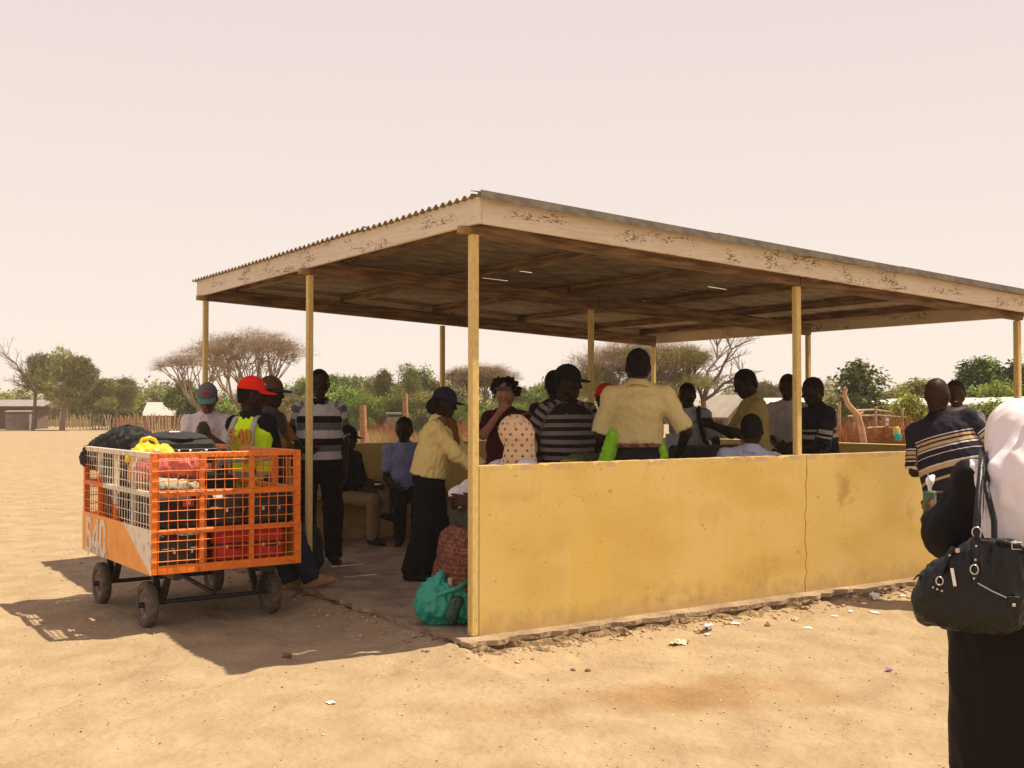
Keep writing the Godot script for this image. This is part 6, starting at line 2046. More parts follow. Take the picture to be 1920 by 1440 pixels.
func make_litter():
	var list := [
		["crumpled_paper", "large ball of crumpled silvery paper near the shaded end of the wall", 3.38, 0.25, 0.065, 0.25, 0],
		["crumpled_paper", "ball of crumpled white paper in front of the middle of the wall", 1.62, 0.31, 0.055, 0.25, 0],
		["flat_paper", "flattened cream paper bag lying nearest the foot of the wall middle", 1.18, 0.51, 0.07, 0.75, 1],
		["paper_scrap", "white paper scrap just right of the middle paper ball", 1.9, 0.28, 0.032, 0.9, 0],
		["paper_scrap", "white paper scrap lying farthest out in front of the wall", 2.19, 0.65, 0.03, 0.9, 0],
		["paper_scrap", "cream crumpled scrap at the rubble below the wall crack", 2.39, 0.36, 0.035, 0.5, 1],
		["paper_scrap", "tiny white scrap in the loose row right of the wall crack", 2.68, 0.46, 0.025, 0.9, 0],
		["paper_scrap", "tiny white scrap between the loose row and the silvery paper ball", 2.9, 0.42, 0.022, 0.8, 0],
		["paper_scrap", "white scrap lying just in front of the silvery paper ball", 3.0, 0.54, 0.035, 0.85, 0],
		["paper_scrap", "small pale scrap touching the silvery paper ball", 3.2, 0.3, 0.03, 0.6, 0],
		["paper_scrap", "pale scrap at the shadow edge beyond the silvery paper ball", 3.75, 0.22, 0.03, 0.8, 0],
		["paper_scrap", "single white scrap on the sunny ground left of the slab corner", -1.19, 0.56, 0.025, 0.9, 0],
		["wrapper", "small purple sweet wrapper on the bare ground at right", 1.7, 1.66, 0.02, 0.8, 2],
		["paper_scrap", "small white scrap beside the middle paper ball", 1.52, 0.4, 0.028, 0.7, 0]]
	var kinds := [plain_mat(lin(0.72, 0.7, 0.7), 0.6), plain_mat(lin(0.62, 0.52, 0.36), 0.8), plain_mat(lin(0.2, 0.1, 0.4), 0.5)]
	var n := 0
	for q in list:
		n += 1
		var o := put(q[0], scrap(40 + n, q[4], q[5]), kinds[q[6]], null, Transform3D(Basis(Vector3.UP, n * 1.7), Vector3(q[2], ground_height(q[2], q[3]) + 0.003, q[3])))
		tag(o, q[1], "wrapper" if q[0] == "wrapper" else "paper", "scraps of litter on the ground")
	var stones := [[0.3, 0.72, 0.022, "dark stone, larger of two lying before the left half of the wall"], [0.24, 0.66, 0.016, "dark stone, smaller of two lying before the left half of the wall"], [2.05, 0.42, 0.028, "brown stone among the paper scraps below the wall"], [-0.98, -0.52, 0.03, "lone stone in the shade between cart and shelter"], [-3.05, 0.6, 0.03, "pale stone on the open ground in front of the cart's shadow"]]
	for q in stones:
		var o := put("stone", stone_mesh(n), plain_mat(lin(0.16, 0.1, 0.06), 0.95), null, Transform3D(Basis(Vector3.UP, n).scaled(Vector3(1, 0.65, 0.8) * float(q[2])), Vector3(q[0], ground_height(q[0], q[1]) + 0.004, q[1])))
		n += 1
		tag(o, q[3], "stone", "stones on the ground")
	var mm := MultiMesh.new()
	mm.transform_format = MultiMesh.TRANSFORM_3D
	mm.use_colors = true
	mm.mesh = stone_mesh(9)
	var count := 34000
	mm.instance_count = count
	for i in count:
		var x := rng.randf_range(-4.6, 5.0)
		var z := rng.randf_range(-3.0, 4.2)
		if i > 30000:
			x = rng.randf_range(-9.0, 0.0)
			z = rng.randf_range(-22.0, -3.0)
		var s := 0.0015 + 0.0055 * pow(rng.randf(), 8.0)
		if i > 30000: s *= 2.6
		if slab_gap(x, z) < 0.0:
			s *= 0.2
		mm.set_instance_transform(i, Transform3D(Basis.from_euler(Vector3(rng.randf() * 6, rng.randf() * 6, 0)).scaled(Vector3(s, s * 0.6, s)), Vector3(x, ground_height(x, z) + s * 0.2, z)))
		var g := rng.randf_range(0.45, 1.7)
		mm.set_instance_color(i, Color(g, g * 0.98, g * 0.95))
	var mi := MultiMeshInstance3D.new()
	mi.name = "gravel"
	mi.multimesh = mm
	mi.material_override = pebble_material()
	mi.set_meta("kind", "stuff")
	add_child(mi)
	tag(mi, "fine gravel strewn over the sandy open ground", "gravel")

# ------------------------------------------------------------------ trees, bushes, fences and houses beyond the shelter
var leaf_meshes := {}
var twig_mesh: ArrayMesh

func leaf_clump(seed_: int, n: int, size: float, slim: float, droop: float) -> ArrayMesh:
	var r := RandomNumberGenerator.new()
	r.seed = seed_
	var st := new_st()
	st.set_smooth_group(-1)
	for i in n:
		var c := Vector3(r.randfn(0, 0.13), r.randfn(0, 0.1), r.randfn(0, 0.13))
		var d := Vector3(r.randf_range(-1, 1), r.randf_range(-0.5, 0.5) - droop, r.randf_range(-1, 1)).normalized()
		var w := d.cross(Vector3(r.randf_range(-0.4, 0.4), 1, r.randf_range(-0.4, 0.4))).normalized()
		var l := size * r.randf_range(0.6, 1.3)
		var a := c - d * l * 0.5
		var b := c + d * l * 0.5
		var m := c + Vector3(0, 0.1 * l, 0)
		tri(st, a, m + w * l * slim, b, Vector3.UP)
		tri(st, a, b, m - w * l * slim, Vector3.UP)
	return done(st)

func ground_at(px: float, depth: float) -> Vector3:
	var p := at(px, 780.0, depth)
	return Vector3(p.x, ground_height(p.x, p.z), p.z)

func foliage_material(r: float, g: float, b: float) -> StandardMaterial3D:
	var key := "f%.3f_%.3f_%.3f" % [r, g, b]
	if not mats.has(key):
		var m := plain_mat(lin(r, g, b), 0.8)
		m.vertex_color_use_as_albedo = true
		m.metallic_specular = 0.15
		m.backlight_enabled = true
		m.backlight = lin(r * 0.5, g * 0.5, b * 0.4)
		mats[key] = m
	return mats[key]

func crown(parent: Node3D, centre: Vector3, radius: Vector3, lobes: int, count: int, mesh: Mesh, mat: Material, scale_: float, r: RandomNumberGenerator, hollow := 0.75, squash_ := Vector3.ONE) -> void:
	var mm := MultiMesh.new()
	mm.transform_format = MultiMesh.TRANSFORM_3D
	mm.use_colors = true
	mm.mesh = mesh
	mm.instance_count = count
	var L := []
	for i in lobes:
		var d := Vector3(r.randf_range(-1, 1), r.randf_range(-0.8, 1), r.randf_range(-1, 1))
		if d.length() > 1.0: d = d.normalized()
		var f := r.randf_range(0.2, 0.42)
		var g := r.randf_range(0.6, 1.35)
		L.append([centre + d * radius * 0.72, radius * f * r.randf_range(0.8, 1.2), Color(g * r.randf_range(0.92, 1.12), g, g * r.randf_range(0.75, 1.15))])
	for i in count:
		var l: Array = L[r.randi() % lobes]
		var d := Vector3(r.randfn(), r.randfn(), r.randfn()).normalized() * pow(r.randf(), 1.0 - hollow)
		var p: Vector3 = l[0] + d * (l[1] as Vector3) * squash_
		var s := scale_ * r.randf_range(0.6, 1.4)
		mm.set_instance_transform(i, Transform3D(Basis.from_euler(Vector3(r.randf_range(-0.5, 0.5), r.randf() * TAU, r.randf_range(-0.5, 0.5))).scaled(Vector3.ONE * s), p))
		var k := r.randf_range(0.75, 1.25)
		var c: Color = l[2]
		mm.set_instance_color(i, Color(c.r * k, c.g * k, c.b * k))
	var mi := MultiMeshInstance3D.new()
	mi.name = "crown"
	mi.set_meta("kind", "stuff")
	mi.multimesh = mm
	mi.material_override = mat
	parent.add_child(mi, true)

# a limb that wanders from a to b
func limb(st: SurfaceTool, a: Vector3, b: Vector3, ra: float, rb: float, r: RandomNumberGenerator, sag := Vector3.ZERO, sides := 5):
	var pts := []
	var rad := []
	var l := a.distance_to(b)
	for k in 5:
		var f := k / 4.0
		var w := Vector3(r.randfn(), r.randfn(), r.randfn()) * l * 0.035 * sin(f * PI)
		pts.append(a.lerp(b, f) + w + sag * l * sin(f * PI))
		rad.append(lerpf(ra, rb, f))
	add_tube(st, pts, rad, sides, false)
	return pts

func bushy_tree(called: String, label: String, cat: String, px: float, top: float, wide: float, depth: float, col: Array, leaf: String, group: String, opts := {}):
	var base := ground_at(px, depth)
	var h: float = at(px, top, depth).y - base.y
	var w: float = wide / FOCAL * depth * 0.5
	var r := RandomNumberGenerator.new()
	r.seed = int(px * 7 + depth)
	var t := thing(called, label, cat, base, 0.0, group)
	var low: float = opts.get("low", 0.1)
	var st := new_st()
	var trunk_top := Vector3(r.randf_range(-0.1, 0.1) * w, h * maxf(low, 0.12) + 0.25, r.randf_range(-0.1, 0.1) * w)
	add_tube(st, [Vector3(0, -0.2, 0), trunk_top * Vector3(0.4, 0.5, 0.4), trunk_top], [0.035 * h + 0.03, 0.026 * h + 0.02, 0.02 * h + 0.02], 7, false)
	for k in 7:
		var a := TAU * k / 7.0 + r.randf()
		limb(st, trunk_top, Vector3(cos(a) * w * r.randf_range(0.35, 0.8), h * r.randf_range(0.5, 0.88), sin(a) * w * r.randf_range(0.35, 0.8)), 0.014 * h + 0.012, 0.012, r)
	put("trunk", done(st), bark(), t)
	var cy := h * (low + 1.0) * 0.5
	var count: int = opts.get("count", int(clampf(wide * 13.0, 450, 2200)))
	crown(t, Vector3(0, cy, 0), Vector3(w, h * (1.0 - low) * 0.5, w), opts.get("lobes", 16), count, leaf_meshes[leaf], foliage_material(col[0], col[1], col[2]), opts.get("size", 0.4 + depth * 0.01), r, opts.get("hollow", 0.7))

func bark() -> StandardMaterial3D:
	if not mats.has("bark"):
		mats.bark = plain_mat(lin(0.25, 0.175, 0.12), 0.95)
	return mats.bark

# a flat topped thorn tree: limbs fan from a short trunk into a shallow dome of fine twigs
func umbrella_tree(called: String, label: String, px: float, top: float, wide: float, depth: float, crown_low: float, leafy: float, group: String, seed_: int, col := [0.2, 0.17, 0.07], lean := 0.0, limbs := 7):
	var base := ground_at(px, depth)
	var h: float = at(px, top, depth).y - base.y
	var w: float = wide / FOCAL * depth * 0.5
	var r := RandomNumberGenerator.new()
	r.seed = seed_
	var t := thing(called, label, "tree", base, 0.0, group)
	var side := Vector3(cos(YAW), 0, sin(YAW))
	var shift := side * lean * w
	var fork := Vector3(0, h * crown_low * 0.55, 0) + shift * 0.15
	var st := new_st()
	add_tube(st, [Vector3(0, -0.2, 0), fork * 0.5 + Vector3(r.randfn(), 0, r.randfn()) * 0.06, fork], [0.03 * h + 0.03, 0.024 * h + 0.02, 0.02 * h + 0.02], 8, false)
	put("trunk", done(st), bark(), t)
	st = new_st()
	var tips := []
	for i in limbs:
		var a := TAU * i / limbs + r.randf_range(-0.3, 0.3)
		var d := Vector3(cos(a), 0, sin(a))
		var m1: Vector3 = shift * 0.7 + d * w * r.randf_range(0.28, 0.42) + Vector3(0, h * r.randf_range(crown_low * 0.85, crown_low * 1.1), 0)
		limb(st, fork, m1, 0.015 * h + 0.012, 0.008 * h + 0.01, r, Vector3(d.x, -0.4, d.z) * 0.1)
		for j in 6:
			var a2 := a + r.randf_range(-0.65, 0.65)
			var rr := r.randf_range(0.3, 0.8)
			var m2: Vector3 = shift + Vector3(cos(a2), 0, sin(a2)) * w * rr + Vector3(0, h * lerpf(crown_low, 1.0, r.randf_range(0.45, 0.75)) * (1.0 - 0.1 * rr * rr), 0)
			limb(st, m1, m2, 0.007 * h + 0.008, 0.003 * h + 0.006, r, Vector3(0, -0.07, 0), 4)
			for k in 6:
				var a3 := a2 + r.randf_range(-0.5, 0.5)
				var r3 := clampf(rr + r.randf_range(-0.15, 0.3), 0.0, 1.0)
				var e: Vector3 = shift + Vector3(cos(a3), 0, sin(a3)) * w * r3 + Vector3(0, h * (1.0 - 0.2 * r3 * r3) * r.randf_range(0.93, 1.0), 0)
				limb(st, m2, e, 0.003 * h + 0.006, 0.006, r, Vector3(0, -0.05, 0), 3)
				tips.append(e)
				tips.append(m2.lerp(e, 0.55))
	put("branches", done(st), bark(), t)
	var mm := MultiMesh.new()
	mm.transform_format = MultiMesh.TRANSFORM_3D
	mm.use_colors = true
	mm.mesh = twig_mesh
	mm.instance_count = tips.size()
	for i in mm.instance_count:
		var p: Vector3 = tips[i] + Vector3(r.randfn() * 0.07 * w, r.randfn() * 0.02 * h, r.randfn() * 0.07 * w)
		var s := w * r.randf_range(0.1, 0.2)
		mm.set_instance_transform(i, Transform3D(Basis.from_euler(Vector3(r.randf_range(-0.25, 0.25), r.randf() * TAU, 0)).scaled(Vector3(s, s * 0.7, s)), p))
		var g := r.randf_range(0.7, 1.3)
		mm.set_instance_color(i, Color(g, g, g))
	var mi := MultiMeshInstance3D.new()
	mi.name = "twigs"
	mi.set_meta("kind", "stuff")
	mi.multimesh = mm
	mi.material_override = foliage_material(0.36, 0.26, 0.175)
	t.add_child(mi, true)
	if leafy > 0.0:
		crown(t, shift + Vector3(0, h * (crown_low + 1.0) * 0.5, 0), Vector3(w * 0.95, h * (1.0 - crown_low) * 0.52, w * 0.95), 40, int(leafy * 1500), leaf_meshes["feather"], foliage_material(col[0], col[1], col[2]), 0.4 + depth * 0.009, r, 0.5, Vector3(0.9, 0.45, 0.9))

# bare crooked tree
func bare_tree(called: String, label: String, px: float, depth: float, tips: Array, group: String, seed_: int):
	var base := ground_at(px, depth)
	var r := RandomNumberGenerator.new()
	r.seed = seed_
	var t := thing(called, label, "tree", base, 0.0, group)
	var st := new_st()
	var tw := new_st()
	var first: Vector3 = at(tips[0][0], tips[0][1], depth) - base
	limb(st, Vector3(0, -0.2, 0), first, 0.14, 0.1, r)
	for i in range(1, tips.size()):
		var e: Vector3 = at(tips[i][0], tips[i][1], depth + tips[i][2]) - base
		var pts: Array = limb(st, first, e, 0.075, 0.03, r)
		for k in 14:
			var f := r.randi_range(1, 4)
			var a: Vector3 = pts[f]
			var l := (e - first).length() * r.randf_range(0.2, 0.45)
			var d := ((e - first).normalized() + Vector3(r.randfn(), r.randfn() * 0.6 + 0.2, r.randfn()) * 0.6).normalized()
			var p2: Array = limb(tw, a, a + d * l, 0.025, 0.01, r, Vector3.ZERO, 4)
			for m in 4:
				var d2 := (d + Vector3(r.randfn(), r.randfn() * 0.5, r.randfn()) * 0.7).normalized()
				limb(tw, p2[r.randi_range(1, 4)], p2[4] + d2 * l * 0.4, 0.01, 0.006, r, Vector3.ZERO, 3)
	var dry := plain_mat(lin(0.13, 0.085, 0.06), 0.95)
	put("trunk", done(st), dry, t)
	put("branches", done(tw), dry, t)

func house(called: String, label: String, category: String, pos: Vector3, turn: float, size: Vector3, rise: float, over: float, wall: Material, roof: Material, flat := false) -> Node3D:
	var t := thing(called, label, category, pos, turn)
	var hx := size.x * 0.5
	var hz := size.z * 0.5
	var st := new_st()
	add_box(st, size, shifted(Vector3(0, size.y * 0.5 - 0.05, 0)))
	if not flat:
		for s in [-1, 1]:
			st.set_smooth_group(-1)
			tri(st, Vector3(s * hx, size.y - 0.05, -hz), Vector3(s * hx, size.y - 0.05, hz), Vector3(s * hx, size.y + rise - 0.06, 0), Vector3(s, 0, 0))
	put("wall", done(st), wall, t)
	st = new_st()
	if flat:
		add_box(st, Vector3(size.x + over * 2, 0.07, size.z + over * 2), Transform3D(Basis(Vector3.RIGHT, rise), Vector3(0, size.y + 0.1, 0)))
	else:
		var run := hz + over
		var slope := atan2(rise, hz)
		var l := run / cos(slope)
		for s in [-1, 1]:
			add_box(st, Vector3(size.x + over * 2, 0.05, l), Transform3D(Basis(Vector3.RIGHT, s * slope), Vector3(0, size.y + rise - l * 0.5 * sin(slope), s * l * 0.5 * cos(slope))))
	put("roof", done(st), roof, t)
	if called != "shed": put("door", box_mesh(Vector3(minf(0.8, size.x * 0.25), size.y * 0.8, 0.04), 0.0), cloth(0.07, 0.05, 0.04), t, shifted(Vector3(size.x * 0.2, size.y * 0.4, hz + 0.01)))
	if called != "shed": put("window", box_mesh(Vector3(size.x * 0.14, size.y * 0.28, 0.04), 0.0), cloth(0.05, 0.045, 0.04), t, shifted(Vector3(-size.x * 0.2, size.y * 0.58, hz + 0.01)))
	return t

func make_background():
	leaf_meshes["leaf"] = leaf_clump(1, 16, 0.13, 0.28, 0.1)
	leaf_meshes["feather"] = leaf_clump(2, 20, 0.16, 0.1, 0.15)
	leaf_meshes["broad"] = leaf_clump(3, 9, 0.17, 0.36, 0.2)
	leaf_meshes["droop"] = leaf_clump(4, 18, 0.22, 0.09, 0.7)
	var st := new_st()
	st.set_smooth_group(-1)
	var r := RandomNumberGenerator.new()
	r.seed = 3
	for k in 14:
		var d := Vector3(r.randf_range(-1, 1), r.randf_range(-0.1, 0.55), r.randf_range(-1, 1)).normalized()
		var a := Vector3(r.randfn(), r.randfn() * 0.4, r.randfn()) * 0.25
		var w := d.cross(Vector3.UP).normalized() * 0.012
		tri(st, a - w, a + w, a + d * r.randf_range(0.7, 1.3), Vector3.UP)
		tri(st, a + Vector3(0, 0.012, 0), a - Vector3(0, 0.012, 0), a + d * r.randf_range(0.6, 1.1), d.cross(Vector3.UP))
	twig_mesh = done(st)
	var olive := [0.24, 0.245, 0.085]
	var green := [0.19, 0.245, 0.065]
	var fresh := [0.23, 0.3, 0.07]
	var dull := [0.29, 0.25, 0.12]
	var deep := [0.1, 0.135, 0.045]
	var g1 := "bushes and trees along the far edge of the clearing"
	# left
	bushy_tree("thorn_tree", "large rounded green tree behind the grey roofed hut at left", "tree", 116, 655, 138, 74, olive, "droop", g1, {"low": 0.2, "count": 3000, "lobes": 22})
	bare_tree("dead_tree", "bare leaning tree beside the hut at the left edge", 62, 73, [[66, 735, 0], [12, 668, 0], [38, 690, 1], [28, 716, -1]], g1, 8)
	bushy_tree("thorn_tree", "thin feathery tree right of the large rounded tree", "tree", 214, 702, 96, 76, olive, "feather", g1, {"low": 0.25, "count": 1300})
	bushy_tree("bush", "yellow green bush under the large rounded tree", "bush", 172, 728, 84, 88, [0.15, 0.15, 0.04], "droop", g1)
	bushy_tree("bush", "bright green low bush left of the stake fence middle", "bush", 208, 752, 56, 80, green, "leaf", g1)
	bushy_tree("bush", "green bush behind the white roofed house", "bush", 275, 722, 84, 84, olive, "leaf", g1)
	bushy_tree("bush", "low bush left of the white roofed house", "bush", 236, 738, 60, 80, green, "leaf", g1)
	bushy_tree("mango_tree", "dense dark rounded tree in front of the white roofed house", "tree", 344, 706, 72, 66, [0.12, 0.15, 0.04], "leaf", g1, {"low": 0.12, "count": 1700})
	bushy_tree("bush", "olive bush at the far left under the bare tree", "bush", 92, 752, 70, 96, dull, "droop", g1)
	umbrella_tree("acacia", "small bare umbrella thorn tree left of the tall one", 374, 656, 165, 57, 0.6, 0.0, "umbrella thorn trees", 21, [0.2, 0.17, 0.07], -0.1, 6)
	umbrella_tree("acacia", "tall bare umbrella thorn tree with a wide brown flat crown", 455, 617, 228, 52, 0.5, 0.12, "umbrella thorn trees", 33, [0.22, 0.17, 0.09], 0.12, 8)
	# middle
	var mid := [[425, 745, 110, 66, green], [480, 722, 90, 70, dull], [545, 700, 84, 68, olive], [598, 694, 112, 64, green], [648, 698, 104, 66, olive], [560, 742, 90, 55, dull], [628, 728, 120, 56, fresh], [694, 712, 80, 62, olive], [745, 676, 104, 58, olive], [792, 688, 84, 60, olive], [700, 745, 110, 50, green], [775, 735, 130, 50, olive], [835, 712, 90, 60, dull], [860, 752, 110, 48, green], [985, 716, 100, 62, olive], [1024, 700, 90, 60, green], [945, 748, 150, 46, fresh], [1040, 745, 100, 46, olive], [1090, 758, 90, 50, dull], [1440, 716, 96, 62, dull], [1500, 728, 90, 60, olive], [1425, 760, 80, 70, olive]]
	var names := ["behind the man in white", "behind the red cap", "left of the second post", "behind the banded polo man's head", "right of the banded polo man's head", "low behind the second post", "bright below the skyline right of the polo man", "tall at the gap before the far middle post", "tallest in the left opening", "left of the yellow jacket woman's cap", "low in front of the left opening", "low behind the seated person in blue", "above the navy cap", "low beside the near left post", "right of the curly hair", "left of the black cap", "bright low behind the curly hair", "low behind the stout man", "low behind the red cap in the middle", "right of the mustard shirt", "behind the right post", "low beyond the small huts"]
	for i in mid.size():
		var q: Array = mid[i]
		bushy_tree("bush", "%s bush %s" % ["dull olive" if q[4] == dull else "fresh green" if q[4] == fresh else "dark green" if q[4] == green else "olive green", names[i]], "bush", q[0], q[1], q[2], q[3], q[4], ["leaf", "droop", "feather"][i % 3], g1, {"low": 0.0})
	umbrella_tree("acacia", "low hazy flat crowned thorn tree between the near post and the curly hair", 905, 683, 165, 62, 0.5, 0.55, "umbrella thorn trees", 41, [0.28, 0.23, 0.11], 0.0, 7)
	umbrella_tree("acacia", "broad leafy thorn tree behind the tall man in yellow", 1225, 640, 300, 42, 0.32, 2.8, "umbrella thorn trees", 55, [0.36, 0.325, 0.13], -0.05, 8)
	bare_tree("thorn_tree", "twisted half bare thorn tree above the small huts", 1312, 41, [[1318, 752, 0], [1372, 655, 0], [1345, 650, 2], [1390, 700, -1], [1300, 690, 1]], g1, 14)
	# right
	bushy_tree("shrub_tree", "open round shrub with scattered pale leaves behind the crooked pole", "tree", 1606, 672, 116, 33, [0.15, 0.17, 0.06], "broad", g1, {"low": 0.2, "count": 420, "lobes": 26, "size": 0.8, "hollow": 0.8})
	bushy_tree("bush", "small bush left of the open round shrub", "bush", 1545, 728, 44, 36, dull, "leaf", g1)
	bushy_tree("bush", "low dark bush between the open shrub and the stout bald man", "bush", 1668, 716, 76, 42, olive, "leaf", g1)
	bushy_tree("bush", "bush left of the bald man's head", "bush", 1716, 706, 84, 44, olive, "broad", g1)
	bushy_tree("bush", "bright yellow green bush in front of the long shed", "bush", 1706, 738, 56, 30, [0.22, 0.25, 0.03], "leaf", g1)
	bushy_tree("neem_tree", "dark pointed tree right of the bald man", "tree", 1842, 653, 92, 36, deep, "broad", g1, {"low": 0.05, "count": 1800, "lobes": 24})
	bushy_tree("neem_tree", "dark lower tree at the right edge beside the pointed one", "tree", 1895, 668, 80, 37, deep, "broad", g1, {"low": 0.05, "count": 1500})
	bushy_tree("bush", "wide green bush under the dark pointed tree", "bush", 1850, 712, 190, 34, green, "leaf", g1, {"low": 0.0})
	bushy_tree("bush", "green creeper hedge between the smiling man and the white headscarf", "bush", 1850, 752, 170, 25, [0.15, 0.18, 0.05], "leaf", g1, {"low": 0.0, "count": 2400})
	bushy_tree("bush", "bush at the far right edge of the clearing", "bush", 1985, 700, 190, 34, green, "leaf", g1)
	bushy_tree("bush", "bush beyond the left edge behind the hut", "bush", -20, 738, 120, 95, olive, "leaf", g1)
	far_belt()
	far_buildings()
	far_fences()
	dry_plants()

# scrub so far off that it reads as one mass
func far_belt():
	var r := RandomNumberGenerator.new()
	r.seed = 71
	var mm := MultiMesh.new()
	mm.transform_format = MultiMesh.TRANSFORM_3D
	mm.use_colors = true
	mm.mesh = leaf_meshes["leaf"]
	mm.instance_count = 30000
	var n := noise(FastNoiseLite.TYPE_SIMPLEX_SMOOTH, 0.012, 3, 5)
	for i in mm.instance_count:
		var px := r.randf_range(-2600.0, 5200.0)
		var d := r.randf_range(100.0, 150.0)
		var p := ground_at(px, d)
		var h := 2.6 + 1.6 * n.get_noise_1d(px) * 2.0
		p.y += maxf(0.3, h) * pow(r.randf(), 0.7)
		var s := r.randf_range(2.0, 4.5)
		mm.set_instance_transform(i, Transform3D(Basis.from_euler(Vector3(0, r.randf() * TAU, 0)).scaled(Vector3.ONE * s), p))
		var k := r.randf_range(0.7, 1.3)
		mm.set_instance_color(i, Color(k, k, k))
	var mi := MultiMeshInstance3D.new()
	mi.name = "distant_scrub"
	mi.multimesh = mm
	mi.material_override = foliage_material(0.2, 0.2, 0.08)
	mi.set_meta("kind", "stuff")
	add_child(mi)
	tag(mi, "distant belt of scrub along the horizon", "scrub")

func far_buildings():
	var tin := worn(0.6, 0.55, 0.5, 0.12, 0.5, 0.6, 66)
	var mud := worn(0.3, 0.2, 0.13, 0.15, 0.9, 0.6, 67)
	var grey := worn(0.22, 0.17, 0.14, 0.12, 0.8, 0.6, 68)
	house("hut", "low hut with a grey tin roof at the left edge", "hut", ground_at(10, 80), turned(8), Vector3(5.2, 1.75, 3.0), 0.12, 0.5, worn(0.11, 0.065, 0.045, 0.2, 0.9, 0.6, 69), worn(0.25, 0.21, 0.19, 0.2, 0.6, 0.6, 70), true)
	house("shed", "small plain grey shed in front of the grey roofed hut", "shed", ground_at(35, 76), turned(14), Vector3(1.5, 1.15, 1.1), 0.06, 0.08, grey, grey, true)
	house("house", "white roofed house half hidden by the dense dark tree", "house", ground_at(322, 80), turned(4), Vector3(3.0, 1.1, 2.6), 0.8, 0.25, mud, worn(0.5, 0.46, 0.42, 0.08, 0.5, 0.6, 73))
	house("hut", "small gabled hut of pale sheets behind the leaning man", "hut", ground_at(1368, 44), turned(-64), Vector3(1.9, 1.25, 1.6), 0.75, 0.15, grey, worn(0.5, 0.43, 0.36, 0.12, 0.7, 0.6, 74))
	house("hut", "long pale roofed hut behind the man in mustard", "hut", ground_at(1425, 52), turned(-8), Vector3(3.4, 1.5, 2.4), 0.45, 0.3, mud, tin)
	house("cabinet", "grey metal box among the bushes left of the yellow jacket", "box", ground_at(738, 47), turned(5), Vector3(0.6, 1.15, 0.5), 0.03, 0.03, worn(0.2, 0.18, 0.16, 0.1, 0.6, 1.0, 75), worn(0.2, 0.18, 0.16, 0.1, 0.6, 1.0, 75), true)
	# the long shed at right, its pale roof edge rising towards the frame's edge
	var a := ground_at(1545, 37)
	var b := ground_at(1960, 27.5)
	var t := thing("long_shed", "long low shed with a pale roof edge behind the bushes at right", "shed", (a + b) * 0.5, atan2(-(b.z - a.z), b.x - a.x))
	var l := a.distance_to(b)
	put("wall", box_mesh(Vector3(l, 1.62, 2.4), 0.0), worn(0.24, 0.22, 0.17, 0.15, 0.9, 0.6, 76), t, shifted(Vector3(0, 0.8, -1.2)))
	for k in 5:
		put("roof_sheet", box_mesh(Vector3(l / 5.0 - 0.02, 0.05, 2.9), 0.0), tin, t, Transform3D(Basis(Vector3.RIGHT, 0.08), Vector3(-l * 0.4 + k * l / 5.0, 1.66 + 0.01 * (k % 2), -1.15)))

